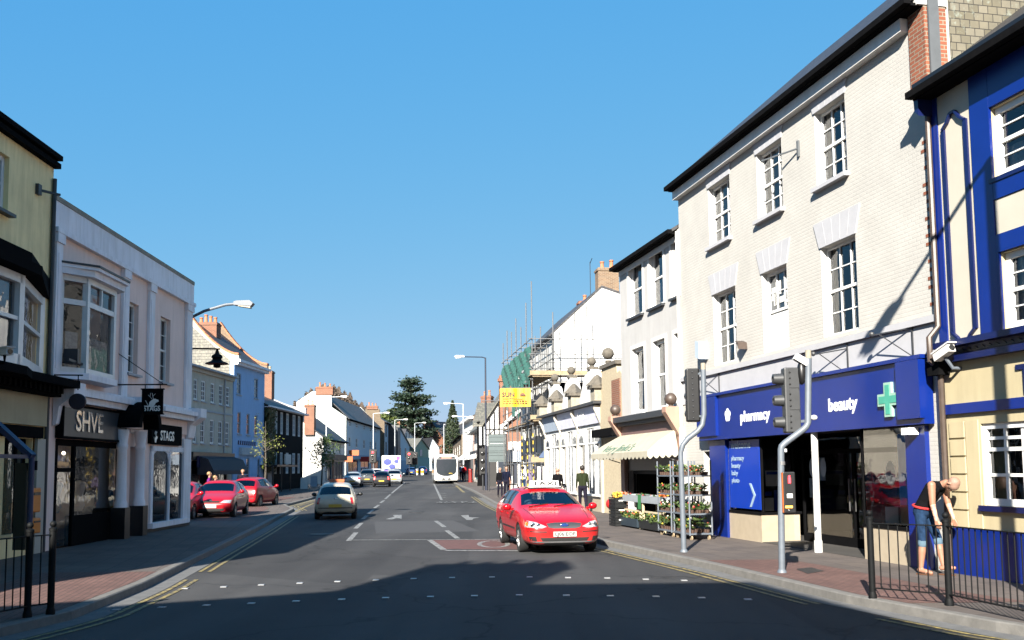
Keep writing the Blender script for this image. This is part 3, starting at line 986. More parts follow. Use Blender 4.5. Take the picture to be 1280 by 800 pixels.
    def cross(q, s, t, v0, v1): q.prism([(c[0] + x, c[1] + z) for x, z in ((-t, -s), (t, -s), (t, -t), (s, -t), (s, t), (t, t), (t, s), (-t, s), (-t, t), (-s, t), (-s, -t), (-t, -t))], 'y', v0, v1)
    cross(q, .31, .11, -.26, -.202); cr = b.part('pharmacy_cross', q, M.cross_pale, f)
    q = MB(); cross(q, .265, .065, -.268, -.262); b.part('cross_face', q, M.cross_green, cr)
    # shop opening: pilasters, windows, recessed door
    beam(b, 'pilaster', [(uD1 + .01, uS0 - .005, 0, fz0 - .09)], -.09, -.003, M.royal)
    beam(b, 'pilaster', [(uS1 + .005, b.u(1163), 0, fz0 - .09)], -.09, -.003, M.royal)
    beam(b, 'side_door', [(uD0 + .03, uD1 - .02, 0, fz0 - .40)], .40, .46, M.dark_wood)
    zr = b.z(930, 640) ; ur1 = b.u(951); ue = b.u(990, .9)
    zr = max(.45, zr)
    mb = MB()
    mb.prism([(uS0 + .01, -.03), (ur1, -.03), (ue, .9), (ue, 1.05), (uS0 + .01, 1.05)], 'z', 0, zr - .03)
    b.part('stall_riser', mb, M.riser_stone)
    q = MB(); q.prism([(uS0 + .02, -.05), (ur1 + .02, -.05), (ue + .03, .88), (ue + .03, 1.1), (uS0 + .02, 1.1)], 'z', zr - .03, zr + .03); b.part('window_ledge', q, M.soft_black)
    zt = fz0 - .35
    g = MB(); g.poly([(uS0 + .05, .02, zr + .05), (ur1 - .03, .02, zr + .05), (ur1 - .03, .02, zt), (uS0 + .05, .02, zt)])
    g.poly([(ur1 + .01, .04, zr + .05), (ue - .01, .9, zr + .05), (ue - .01, .9, zt), (ur1 + .01, .04, zt)])
    sw = MB()
    for (x, y) in ((uS0 + .03, .02), (ur1 - .01, .02), (ue, .92)): sw.box(x - .025, x + .025, y - .025, y + .025, zr + .03, fz0 - .05)
    sw.box(uS0 + .055, ur1 - .035, -.005, .045, zt + .003, zt + .06)
    s1 = b.part('shop_window', sw, M.soft_black); b.part('pane', g, M.shopglass, s1)
    # blue poster behind the glass
    pz0, pz1 = zr + .09, fz0 - .12
    q = MB(); q.box(uS0 + .06, ur1 - .03, -.02, -.006, pz0, pz1); pp = b.part('poster', q, M.poster_blue, s1)
    wu = ur1 - uS0
    for txt, zz, sz_, mm, hw in (('welcome', .93, .27, M.pale_letter, .70), ('pharmacy', .735, .17, M.pale_letter, .45), ('beauty', .625, .17, M.pale_letter, .32), ('baby', .515, .17, M.pale_letter, .22), ('photo', .405, .17, M.pale_letter, .27)):
        ww = hw * (wu - .19)
        text_mesh('lettering', txt, sz_, mm, pp, (uS0 + .10 + .10 + ww / 2, -.026, pz0 + (pz1 - pz0) * zz), (PI / 2, 0, 0), .002, .003, width=ww)
    q = MB(); cu = uS0 + .1 + (wu - .19) * .68; cz = pz0 + (pz1 - pz0) * .2; hh = (pz1 - pz0) * .17
    for s_ in (1, -1): q.prism([(cu, cz + s_ * hh), (cu + .09, cz + s_ * hh), (cu + .32, cz), (cu + .22, cz)], 'y', -.034, -.022)
    b.part('chevron', q, M.pale_letter, pp)
    # notices on the splayed glass
    dv = Vector((ue - ur1, .86)).normalized()
    def splay(name, t0, t1, z0, z1, m, k=.03):
        n = Vector((dv.y, -dv.x))
        A = Vector((ur1, .04)) + Vector((ue - ur1, .86)) * t0 + n * -k; B = Vector((ur1, .04)) + Vector((ue - ur1, .86)) * t1 + n * -k
        q = MB(); q.poly([(A.x, A.y, z0), (B.x, B.y, z0), (B.x, B.y, z1), (A.x, A.y, z1)])
        q.poly([(A.x - n.x * .004, A.y - n.y * .004, z0), (A.x - n.x * .004, A.y - n.y * .004, z1), (B.x - n.x * .004, B.y - n.y * .004, z1), (B.x - n.x * .004, B.y - n.y * .004, z0)])
        return b.part(name, q, m, s1)
    hz = zt - zr
    splay('notice', .12, .62, zr + hz * .42, zr + hz * .66, M.paper); splay('notice', .14, .60, zr + hz * .60, zr + hz * .645, M.poster_blue, .02)
    splay('notice', .70, .96, zr + hz * .36, zr + hz * .64, M.poster_blue); splay('notice', .38, .96, zr + .06, zr + hz * .36, M.poster_blue); splay('notice', .06, .36, zr + .06, zr + hz * .24, M.paper)
    splay('notice', .5, .9, zr + hz * .22, zr + hz * .26, M.pale_letter, .02); splay('notice', .5, .9, zr + hz * .12, zr + hz * .15, M.pale_letter, .02); splay('notice', .08, .3, zr + hz * .27, zr + hz * .34, M.poster_blue)
    # recess: door wall, right window
    uw = b.u(1078, 0); yb = 1.15
    uR = uw + .1
    mb = MB()
    for a, c in ((ue + .04, ue + .12), ((ue + uR) / 2 - .05, (ue + uR) / 2 + .05), (uR - .12, uR - .03)): mb.box(a, c, yb - .03, yb + .04, .02, fz0 - .5)
    mb.box(ue + .04, uR - .03, yb - .03, yb + .04, fz0 - .5, fz0 - .4); mb.box(ue + .04, uR - .03, yb - .028, yb + .038, .02, .22)
    d = b.part('door', mb, M.soft_black)
    g = MB(); g.poly([(ue + .1, yb, .2), (uR - .1, yb, .2), (uR - .1, yb, fz0 - .1), (ue + .1, yb, fz0 - .1)]); b.part('pane', g, M.shopglass, d)
    q = MB()
    for x in ((ue + uR) / 2 - .12, (ue + uR) / 2 + .12): q.tube([(x, yb - .07, .8), (x, yb - .07, 1.5)], .018, 8)
    b.part('handle', q, M.steel, d)
    # right display window
    zr2 = .62
    mb = MB(); mb.prism([(uw, -.03), (uS1 - .01, -.03), (uS1 - .01, 1.1), (uw + .12, 1.1)], 'z', 0, zr2); b.part('stall_riser', mb, M.riser_stone)
    q = MB(); q.prism([(uw - .02, -.05), (uS1 - .012, -.05), (uS1 - .012, 1.12), (uw + .1, 1.12)], 'z', zr2 + .002, zr2 + .06); b.part('window_ledge', q, M.soft_black)
    g = MB(); g.poly([(uw + .03, .0, zr2 + .07), (uS1 - .03, .0, zr2 + .07), (uS1 - .03, .0, fz0 - .1), (uw + .03, .0, fz0 - .1)]); g.poly([(uw + .02, .02, zr2 + .07), (uw + .14, 1.1, zr2 + .07), (uw + .14, 1.1, fz0 - .1), (uw + .02, .02, fz0 - .1)])
    sw = MB()
    for x, y in ((uw + .01, .0), (uS1 - .03, .0), (uw + .13, 1.12)): sw.box(x - .022, x + .022, y - .022, y + .022, zr2 + .06, fz0 - .04)
    s2 = b.part('shop_window', sw, M.soft_black); b.part('pane', g, M.shopglass, s2)
    l, r = b.u(1119), b.u(1133)
    q = MB(); q.box(l, r, .06, .068, zr2 + .45, fz0 - .2); b.part('poster', q, M.sky_strip, s2)
    q = MB(); q.box(l, r, .06, .069, zr2 + .08, zr2 + .445); b.part('poster', q, M.curtain, s2)
    q = MB(); a = b.u(1086); q.box(a, a + .42, .3, .62, zr2 + .07, zr2 + .38); q.box(a + .44, a + .9, .32, .6, zr2 + .07, zr2 + .22); b.part('display_box', q, M.paper, s2)
    q = MB(); q.box(a + .95, a + 1.2, .32, .6, zr2 + .07, zr2 + .26); b.part('display_box', q, M.redband, s2)
    # faint round transfer on the glass
    q = MB(); c = b.uz(1112, 592, -.006); q.ball((c[0], .012, c[1]), .19, 16, 8, (.8, .02, 1.2)); b.part('round_sticker', q, M.netblue, s2)
    q = MB(); c = b.uz(1005, 592, 1.1)
    for k, x in enumerate((ue + .5, ue + 1.0)): q.ball((x, yb - .012, 1.75), .17, 14, 8, (.75, .03, 1.3))
    q.box(ue + .75, ue + 1.02, yb + .02, yb + .03, 1.45, 1.98); q.box(ue + .3, ue + .62, yb + .02, yb + .03, 1.05, 1.5); b.part('door_sticker', q, M.netblue, d)
    # dim interior with a few pale things
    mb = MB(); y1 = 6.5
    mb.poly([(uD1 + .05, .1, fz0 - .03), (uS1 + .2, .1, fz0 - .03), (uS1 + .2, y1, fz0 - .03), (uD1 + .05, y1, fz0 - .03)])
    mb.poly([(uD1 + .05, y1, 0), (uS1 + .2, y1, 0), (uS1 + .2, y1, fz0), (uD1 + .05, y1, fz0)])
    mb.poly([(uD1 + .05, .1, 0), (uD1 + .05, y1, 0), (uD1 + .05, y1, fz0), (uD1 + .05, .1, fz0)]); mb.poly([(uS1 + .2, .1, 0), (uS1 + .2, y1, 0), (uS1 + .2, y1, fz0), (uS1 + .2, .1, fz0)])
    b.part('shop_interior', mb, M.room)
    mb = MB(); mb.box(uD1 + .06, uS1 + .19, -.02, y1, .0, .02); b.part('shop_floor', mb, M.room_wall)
    mb = MB(); rr = random.Random(3)
    for k in range(4):
        yy = 2.2 + k * 1.05; mb.box(ue + .3 + .6 * k, ue + 1.6 + .6 * k, yy, yy + .4, .03, 1.5)
    b.part('shelf_unit', mb, M.room_wall)
    mb = MB()
    for k in range(26):
        x, y, z = rr.uniform(ue, uS1), 2.15 + rr.randrange(4) * 1.05 - .05, .3 + .3 * rr.randrange(4); mb.box(x, x + rr.uniform(.06, .2), y, y + .04, z, z + rr.uniform(.08, .2))
    b.part('stock', mb, M.curtain)
    # bits fixed to the wall
    for px, py in ((1061, 437), (1142, 411), (900, 468)):
        q = MB(); u, z = b.uz(px, py); q.bar((u, -.03, z + .12), (u, -.03, z - .55), .03); q.bar((u, -.03, z + .02), (u - .75, -.35, z - .02), .02); q.bar((u, -.03, z - .5), (u - .6, -.3, z - .02), .016); q.ball((u - .75, -.35, z), .05, 8, 6); b.part('wire_bracket', q, M.dark_grey)
    q = MB(); u, z = b.uz(999, 186); q.box(u - .03, u + .03, -.05, -.001, z - .18, z + .18); q.bar((u, -.05, z), (u - 1.0, -.4, z + .02), .03); b.part('iron_bracket', q, M.lead)
    q = MB(); u, z = b.uz(934, 429); q.prism([(u - .18, z + .08), (u, z + .02), (u + .02, z - .15), (u - .05, z - .02)], 'y', -.25, -.01); b.part('iron_bracket', q, M.brown_pipe)
    q = MB(); u, z = b.uz(883, 437); q.prism([(u - .12, z - .2), (u + .12, z - .27), (u + .14, z + .2), (u - .10, z + .24)], 'y', -.28, -.01); b.part('alarm_box', q, M.netblue)
    q = MB(); u, z = b.uz(1143.5, 537, -.1); q.box(u - .1, u + .1, -.3, -.1, z - .09, z + .03); b.part('alarm_box', q, M.lens_white)
    # toothed brick edge against the pub
    q = MB(); rr = random.Random(9)
    for k in range(24):
        z = fz1 + .3 + k * .15
        if rr.random() < .7: q.box(L - .16 - rr.random() * .12, L - .01, -.006, -.001, z, z + .065)
    b.part('bare_brick_edge', q, M.brick)
    c = MB(); pA = b.W(b.u(1018.5, .15), .15, 0)
    # steel post under the fascia
    c.tube([(0, 0, 0), (0, 0, .25)], .085, 14); c.tube([(0, 0, .25), (0, 0, fz0 - .05)], .07, 14)
    x = b.u(1019, -.12); c_ = c.build('support_post', M.bright, b.o, True); c_.location = (x, -.12, .0)
    return b


ph = pharmacy()


def pub():
    b = Bld('pub_building', 'cream pub with royal blue timber trim and white sash windows beside the pharmacy', ph.W(ph.L + .05, 0, 0), cut(1560))
    L = b.L; D = 8.0
    H = b.z(1215, 82, -.0) - .05
    H = b.z(1165, 135) + .42
    ridge = H + 3.0
    wa = b.rect(1240, 112, 1330, 206); wb = b.rect(1254, 302, 1345, 404); wc = b.rect(1228, 526, 1330, 634)
    ops = [wa, wb, wc]
    mb = MB(); wall_front(mb, L, H, ops, .16); shell(mb, L, H, D, ridge); b.part('wall', mb, M.cream)
    roof(b, H, ridge, D, M.slate_dark, over=.36, oL=.0, oR=0, th=.1)
    zc1, zc0 = b.z(1225, 421), b.z(1225, 448)       # moulded cornice over the ground floor
    q = MB()
    for a, c, o in ((zc0, zc0 + .1, .14), (zc0 + .1, zc1 - .1, .07), (zc1 - .1, zc1, .22)): q.box(-.02, L, -o, -.003, a + .001, c - .001)
    cn = b.part('cornice', q, M.navy)
    q = MB(); n = int(L / .08); w0 = [.1 + .08 * i for i in range(n)]
    zl, zh = zc0 + .13, zc1 - .14
    q.prism([(x, zl) for x in w0] + [(x, zh - (.05 if i % 2 else 0)) for i, x in reversed(list(enumerate(w0)))], 'y', -.085, -.071)
    b.part('carved_frieze', q, M.black, cn)
    # upper panelling
    beam(b, 'upper_panel', [(.0, L, zc1 + .01, H - .35)], -.012, -.003, M.cream_panel) if False else None
    us = [0.0] + [b.uz(p, 150)[0] for p in (1174, 1215.5, 1240)]
    q = MB()
    q.box(us[0], us[1], -.05, -.003, zc1 + .01, H - .02)
    def hole(x0, x1, z0, z1, parts):
        for r in parts: q.box(r[0], r[1], -.05, -.003, r[2], r[3])
    x2 = us[2]
    q.box(x2, us[3] - .01, -.052, -.003, zc1 + .01, H - .02)
    q.box(us[3] - .008, L, -.05, -.003, wa[2] - .34, wa[2] - .06)
    q.box(us[3] - .008, L, -.051, -.003, wb[3] + .02, wb[3] + .30)
    q.box(us[3] - .008, wb[0] - .01, -.0505, -.003, zc1 + .01, wb[3] + .018)
    q.box(us[3] - .008, L, -.049, -.003, wa[3] + .02, H - .02)
    q.box(us[3] - .008, L, -.0495, -.003, zc1 + .01, wb[2] - .07)
    b.part('timber_trim', q, M.royal)
    q = MB(); q.box(us[1] + .004, x2 - .004, -.03, -.003, zc1 + .01, H - .02); q.box(us[3], L, -.03, -.003, wb[3] + .305, wa[2] - .345)
    b.part('render_panel', q, M.cream_panel)
    # ogee-cornered moulding
    a, c = us[1] + .14, x2 - .12; z0, z1 = b.z(1200, 432), b.z(1195, 140); k = .22
    P = [(a, z0 + k), (a + k * .55, z0 + k * .6), (a + k, z0), (c - k, z0), (c - k * .55, z0 + k * .6), (c, z0 + k), (c, z1 - k), (c - k * .55, z1 - k * .6), (c - k, z1), (a + k, z1), (a + k * .55, z1 - k * .6), (a, z1 - k)]
    q = MB()
    for i in range(12):
        p, r = P[i], P[(i + 1) % 12]; q.bar((p[0], -.045, p[1]), (r[0], -.045, r[1]), .085, .04)
    b.part('panel_moulding', q, M.navy)
    window(b, wa, (2, 2), (1, 1), .10, fr=.10, curtain=('half', M.net), sill=M.navy); window(b, wb, (2, 2), (1, 1), .10, fr=.10, curtain=('full', M.net), sill=M.navy)
    window(b, wc, 3, 4, .07, fr=.09, bar=.05, sash=True, transom=.68, curtain=('sides', M.curtain), sill=M.navy, sillh=.09)
    # ground floor: band, grooved courses, plinth
    z0, z1 = b.z(1230, 514.5), b.z(1230, 501.5); beam(b, 'blue_band', [(-.0, L, z0, z1)], -.06, -.003, M.royal)
    zp = b.z(1235, 663); beam(b, 'plinth', [(.02, L, 0, zp)], -.05, -.003, M.royal)
    q = MB(); xr = wc[0] - .12; n = 6; zt = z0 - .12
    for i in range(n):
        za = zp + .02 + (zt - zp) * i / n; zb = zp + .02 + (zt - zp) * (i + 1) / n - .03
        q.box(.10, xr - .25, -.03, -.003, za, zb)
    q.box(xr - .22, xr + .08, -.022, -.003, zp + .02, zt); b.part('rusticated_courses', q, M.cream)
    # bracket letter start and eaves brackets
    q = MB(); q.prism([(-.04, H - .12), (.10, H - .12), (.10, H - .6), (.0, H - .5)], 'y', -.32, -.05); b.part('eaves_bracket', q, M.navy)
    q = MB(); q.box(-.02, L, -.34, -.05, H - .10, H - .02); b.part('soffit', q, M.black)
    u, z = b.uz(1277, 476); text_mesh('lettering', 'T', .62, M.navy, b.o, (u + .1, -.015, z), (PI / 2, 0, 0), .01, .012)
    # downpipe and its hopper
    q = MB(); x = b.u(1166); q.tube([(.04, -.1, 0), (.04, -.1, zc0 - .1), (.04, -.28, zc0 + .05), (.04, -.28, zc1 + .1), (.04, -.1, zc1 + .3), (.04, -.1, H - .3)], .05, 8)
    d = b.part('downpipe', q, M.brown_pipe, None, True)
    q = MB(); z = b.z(1178, 470); q.prism([(-.10, z), (.18, z), (.22, z + .25), (-.14, z + .25)], 'y', -.24, -.02); b.part('hopper', q, M.soft_black, d)
    return b


pb = pub()
# camera on the pub corner
u, z = ph.uz(1180, 441, -.3)
cm = empty('security_camera', ph.W(u, -.3, z), ph.o.rotation_euler.z, 'white security camera on the blue pub cornice beside the downpipe', 'security camera')
q = MB(); q.T = Matrix.Rotation(R(-18), 4, 'Y'); q.box(-.2, .2, -.065, .065, -.065, .065); q.box(-.22, .25, -.08, .08, .066, .09); q.build('camera_housing', M.bright, cm)
q = MB(); q.T = Matrix.Rotation(R(-18), 4, 'Y'); q.tube([(.2, 0, 0), (.22, 0, 0)], .05, 10); q.build('camera_lens', M.lens_off, cm)
q = MB(); q.tube([(0, .02, -.08), (0, .15, -.25), (0, .30, -.25)], .03, 8); q.build('camera_bracket', M.grey_metal, cm)


def florist():
    b = Bld('florist_building', 'pale grey rendered three storey building over the flower shop', cut(779), ph.W(-.02, 0, 0))
    L = b.L; D = 8.5; H = b.z(810, 304) - .16; ridge = H + 2.6
    up = [b.rect(*r) for r in ((786.2, 327, 803.3, 396), (812, 310, 829.4, 384), (839.6, 293, 853.3, 370))]
    lo = [b.rect(*r) for r in ((791, 437, 806, 516), (817.5, 424, 832.5, 513), (844, 413, 855.7, 505))]
    za = sum(r[2] for r in up) / 3; zb = sum(r[3] for r in up) / 3; up = [(r[0], min(r[1], L - .1), za, zb) for r in up]
    za = sum(r[2] for r in lo) / 3; zb = sum(r[3] for r in lo) / 3; lo = [(r[0], min(r[1], L - .1), za, zb) for r in lo]
    cz1 = b.z(815, 517); uP = b.u(862); us0, us1 = .45, b.u(851)
    zs = b.z(815, 588)
    mb = MB(); wall_front(mb, L, H, up + lo + [(us0, us1, 0, zs, .3)], .2); shell(mb, L, H, D, ridge); b.part('wall', mb, M.grey_render)
    roof(b, H, ridge, D, M.slate, over=.22, oL=.10, oR=-.02, th=.1)
    beam(b, 'eaves_band', [(-.0, L, H - .35, H - .04)], -.03, -.003, M.bright)
    for k, r in enumerate(up + lo):
        window(b, r, (1, 1), 1, .14, fr=.09, sill=M.dark_grey if k < 3 else M.stone_white, curtain=('half', M.net) if k % 2 else ('sides', M.net), sillp=.12)
        u0, u1, z0, z1 = r
        q = MB(); q.box(u0 - .13, u0 - .002, -.025, -.002, z0, z1 + .12); q.box(u1 + .002, u1 + .13, -.025, -.002, z0, z1 + .12); q.box(u0 - .002, u1 + .002, -.025, -.002, z1 + .002, z1 + .12)
        q.box(u0 + .001, u0 + .012, .002, .1, z0, z1); b.part('window_surround', q, M.bright)
    q = MB(); q.tube([(b.u(858) - .15, -.06, zs), (b.u(858) - .15, -.06, H - .1)], .045, 8); b.part('downpipe', q, M.white, None, True)
    # shopfront cornice, fascia, consoles and ball finials
    zf = b.z(815, 535)
    q = MB(); q.box(.05, us1 + .05, -.45, -.003, cz1 - .18, cz1); q.box(.05, us1 + .05, -.32, -.003, cz1 - .30, cz1 - .182); b.part('shop_cornice', q, M.dark_grey)
    beam(b, 'shop_fascia', [(.15, us1 - .05, zf - .15, cz1 - .31)], -.16, -.003, M.mauve)
    for u_ in (.02, us1 - .05):
        q = MB(); q.prism([(-.02, zf - .5), (-.18, zf - .2), (-.52, cz1 - .1), (-.52, cz1 + .06), (-.02, cz1 + .06)], 'x', u_, u_ + .3); c = b.part('console', q, M.pink_pilaster)
        q = MB(); q.ball((u_ + .15, -.3, cz1 + .28), .18, 14, 10); q.lathe([(.10, 0), (.05, .08), (.09, .12)], 10, (u_ + .15, -.3, cz1 + .05)); b.part('ball_finial', q, M.brown_pipe, c, True)
    for a, c in ((.03, .40), (us1 + .02, us1 + .30)):
        beam(b, 'pilaster', [(a, c, 0, zf - .16)], -.10, -.003, M.pink_pilaster)
    beam(b, 'white_pier', [(b.u(863.5), L - .01, 0, zs - .05)], -.12, -.003, M.bright)
    beam(b, 'white_lintel', [(us1 + .31, L - .01, zs, zf - .1)], -.14, -.003, M.bright)
    q = MB()
    for x in (us0 + .03, (us0 + us1) / 2, us1 - .03): q.box(x - .03, x + .03, .2, .26, .5, zs - .01)
    q.box(us0, us1, .2, .26, zs - .12, zs - .01); f = b.part('shop_window', q, M.dark_wood)
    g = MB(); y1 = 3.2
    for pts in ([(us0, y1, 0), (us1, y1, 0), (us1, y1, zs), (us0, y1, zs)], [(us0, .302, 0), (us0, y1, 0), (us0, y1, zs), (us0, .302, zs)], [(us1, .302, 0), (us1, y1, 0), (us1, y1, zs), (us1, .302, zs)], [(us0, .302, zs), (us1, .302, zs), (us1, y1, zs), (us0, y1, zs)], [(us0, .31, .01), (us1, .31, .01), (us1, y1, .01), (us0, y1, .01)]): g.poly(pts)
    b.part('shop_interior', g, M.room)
    q = MB()
    for k in range(60): q.ball((us0 + .16 + .05 * math.sin(k * 2.1), -.08, .9 + k * .022), .05, 5, 4)
    b.part('hanging_garland', q, M.leather)
    # awning
    zt = b.z(810, 541, -.15); P = 1.05; a0, a1 = -.28, us1 + .12
    zb_ = b.z(785, 577, -P) + .28
    q = MB(); e = .55
    ridge_ = [(a0 + .55, -.17, zt), (a1 - .1, -.17, zt)]
    midz = zb_ + (zt - zb_) * .45; my = -.17 - (P - .17) * .62
    A0, A1 = (a0, -.17, zb_ + .05), (a1 + .12, -.17, zb_ + .05); F0, F1 = (a0, -P, zb_), (a1 - .02, -P, zb_)
    m0, m1 = (a0 + .22, my, midz), (a1 - .05, my, midz)
    for pts in ((F0, F1, m1, m0), (m0, m1, ridge_[1], ridge_[0]), (A0, F0, m0), (A0, m0, ridge_[0]), (F1, A1, m1), (m1, A1, ridge_[1])): q.poly(pts)
    # scalloped valance, front and both ends
    def val(p, r, n):
        p, r = Vector(p), Vector(r)
        for k in range(n):
            s_ = [p + (r - p) * ((k + t / 6) / n) for t in range(7)]
            dr = [.14 + .08 * math.sin(PI * t / 6) for t in range(7)]
            for t in range(6): q.poly([s_[t], s_[t + 1], s_[t + 1] - Vector((0, 0, dr[t + 1])), s_[t] - Vector((0, 0, dr[t]))])
    val(F0, F1, 16); val(F1, A1, 5); val(A0, F0, 5)
    aw = b.part('awning', q, M.awning)
    n = Vector((0, -(midz - zb_), -(P + my))).normalized()
    sl_ = math.atan2(midz - zb_, P + my)
    t = text_mesh('lettering', 'Very Jinki\'s', .5, M.green_script, aw, ((F0[0] + F1[0]) / 2 - .35, -P + (P + my) * .5 - .012, zb_ + (midz - zb_) * .5 + .006), (sl_, 0, 0), .001, -.004, width=(F1[0] - F0[0]) * .52, shear=.25)
    q = MB()
    for x in (a0 + .1, a1 - .1): q.bar((x, -.05, zb_ - .3), (x, -P + .05, zb_), .03)
    b.part('awning_arm', q, M.galv, aw)
    return b


fl = florist()
# ------------------------------------------------------------------ right side beyond the florist
def arcade():
    """single storey shop row with curved gables, stone piers and ball finials"""
    k1 = 31.5
    P1 = (AT(760, 590, 1200 / k1).x, 1200 / k1)
    D_ = ((430 - 640) / 1200, 1.0)
    PLc, PRc = isect(P1, D_, 682), isect(P1, D_, 772)
    b = Bld('arcade_building', 'low white shop row with curved gables, stone piers and ball finials', PLc, PRc)
    L = b.L; D = 7
    u0s = [b.u(p) for p in (683, 702, 724, 754)]          # pier centres
    zf1 = b.z(715, 514); zcap = b.z(724, 488); zball = b.z(730.6, 456); zf0 = zf1 - .75
    bays = [(u0s[0], u0s[1]), (u0s[1], u0s[2]), (u0s[2], u0s[3])]
    H = zf1 + .1
    zs = b.z(735, 619)
    mb = MB()
    ops = []
    for a, c in bays:
        w_ = c - a
        ops += [(a + .22, a + .22 + w_ * .21, zs, zf0 - .75), (a + w_ * .33, c - w_ * .33, zs, zf0 - .12), (c - .22 - w_ * .21, c - .22, zs, zf0 - .75)]
    wall_front(mb, u0s[3] + .1, H, ops, .07)
    # curved parapet between the piers
    n = 18
    for a, c in bays:
        pts = [(a, H)]
        for i in range(n + 1):
            t = -1 + 2 * i / n; s_ = abs(t)
            z = zcap - .25 + (zball - .40 - zcap + .25) * (1 - s_) ** .8 if s_ > .16 else zball - .3
            z += .22 * math.sin(PI * min(1, max(0, (s_ - .16) / .84)) * 2) * (1 if s_ > .16 else 0)
            pts.append(((a + c) / 2 + t * (c - a) / 2, z))
        pts.append((c, H))
        mb.prism(pts, 'y', .0, .30)
    shell(mb, u0s[3] + .1, H, D)
    b.part('wall', mb, M.bright)
    mb = MB(); mb.box(.1, u0s[3], .35, D, H - .2, H - .05); b.part('roof', mb, M.lead)
    # near end bay: pebbledashed pier with curved shoulder, brick strip beside it
    a = u0s[3] + .1; e = L
    mb = MB(); pts = [(a, zf0 - .4), (L + 1.6, zf0 - .4), (L + 1.6, zcap - .2), (L + .9, zcap + .2), (L + .55, zball - .9), (L + .45, zball - .55), (a + .35, zball - .55), (a + .3, zball - 1.2), (a, zcap + .1)]
    mb.prism(pts, 'y', -.12, .35); b.part('end_pier', mb, M.pebble)
    mb = MB(); mb.box(a + .25, L + .6, -.2, .4, zball - .548, zball - .40); c = b.part('pier_cap', mb, M.stone_dark)
    mb = MB(); mb.ball((a + .55, .1, zball + .08), .24, 14, 10); mb.lathe([(.2, 0), (.1, .1), (.13, .2)], 10, (a + .55, .1, zball - .40)); b.part('ball_finial', mb, M.stone_dark, c, True)
    mb = MB(); mb.box(b.u(771), L + 1.0, -.16, -.122, zf0 - .35, zcap - .1); b.part('brick_strip', mb, M.brick)
    mb = MB(); mb.box(a, L + 1.0, -.5, -.13, zf0 - .65, zf0 - .35); b.part('shop_cornice', mb, M.soft_black)
    mb = MB(); mb.box(a + .01, L + .8, -.03, .3, 0, zf0 - .66); b.part('end_wall', mb, M.pebble)
    # piers with pointed caps, console brackets below
    for k, u in enumerate(u0s):
        mb = MB(); mb.box(u - .32, u + .32, -.40, .1, zf1 + .09, zcap - .25); p = b.part('pier', mb, M.stone)
        mb = MB()
        for (x0, x1, zz0, zz1) in ((.44, .44, zcap - .25, zcap - .12),): mb.box(u - x0, u + x1, -.52, .16, zz0, zz1)
        mb.lathe([(.50, 0), (.34, .14), (.15, .36), (.02, .46)], 4, (u, -.18, zcap - .12)); b.part('pier_cap', mb, M.stone_dark, p)
        if k > 0 or True:
            mb = MB(); mb.prism([(-.03, zf0 - .35), (-.10, zf0 - .1), (-.36, zf1 - .25), (-.36, zf1 - .08), (-.03, zf1 - .08)], 'x', u - .07, u + .07); b.part('console', mb, M.cream_panel, p)
            mb = MB(); mb.box(u - .12, u + .12, -.10, -.003, 0, zf0 - .36); b.part('pilaster', mb, M.cream_panel)
    for a, c in bays:
        m = (a + c) / 2
        mb = MB(); mb.box(m - .22, m + .22, -.05, .36, zball - .30, zball - .18); q = b.part('gable_block', mb, M.stone_dark)
        mb = MB(); mb.ball((m, .12, zball + .06), .19, 14, 10); mb.lathe([(.16, 0), (.08, .05), (.12, .1)], 10, (m, .12, zball - .18)); b.part('ball_finial', mb, M.stone_dark, q, True)
    mb = MB(); mb.box(-.1, u0s[3] + .3, -.46, -.003, zf1 - .02, zf1 + .08); b.part('cornice', mb, M.dark_grey)
    for k, (a, c) in enumerate(bays):
        mb = MB(); mb.prism([(-.05, zf0 - .02), (-.09, zf0 - .02), (-.26, zf1 - .05), (-.20, zf1 - .05)], 'x', a + .13, c - .13)
        f = b.part('shop_fascia', mb, plain('grey lilac fascia', (.55, .55, .64), .5, .08, 3, k=1) if k else M.netblue)
        # worn cut-out letters, not readable in the photo
        if k == 2:
            rr = random.Random(5); ang = math.atan2(zf1 - .1 - zf0, .46)
            q = MB(); x = a + .55
            for i in range(7):
                zz = (zf0 + zf1) / 2 - .16; y = -.12
                pth = [(x + rr.uniform(0, .14), y - .07 - (t - .5) * .085, zz + .30 * t + .02) for t in (0, .35, .7, 1)]
                q.tube(pth, .022, 5); x += .19
            b.part('lettering', q, M.white_letter, f)
        w_ = c - a
        for r in ops[3 * k:3 * k + 3]:
            u0, u1, z0, z1 = r
            window(b, r, 1, 1 if u1 - u0 < 1 else 2, .035, fr=.045, sash=u1 - u0 > 1, transom=.76, sill=None, gm=M.glass_far)
            if z1 < zf0 - .5:   # arch head over the slim side light
                q = MB(); pts = [(u0 - .09, z1 - .1), (u0 - .09, z1 + .02)] + [((u0 + u1) / 2 - math.cos(PI * i / 8) * ((u1 - u0) / 2 + .09), z1 + .02 + math.sin(PI * i / 8) * .40) for i in range(9)] + [(u1 + .09, z1 - .1)]
                q.prism(pts, 'y', -.05, -.003); hd = b.part('arch_head', q, M.white)
                q = MB(); pts = [((u0 + u1) / 2 - math.cos(PI * i / 8) * (u1 - u0) / 2, z1 + .0 + math.sin(PI * i / 8) * .30) for i in range(9)]
                q.prism(pts, 'y', -.058, -.051); b.part('fanlight', q, M.glass_far, hd)
        beam(b, 'stall_riser', [(a + .13, c - .13, 0, zs - .01)], -.05, -.003, M.riser_stone)
        beam(b, 'window_sill', [(a + .13, c - .13, zs - .008, zs + .07)], -.14, -.004, M.white)
    return b


ar = arcade()


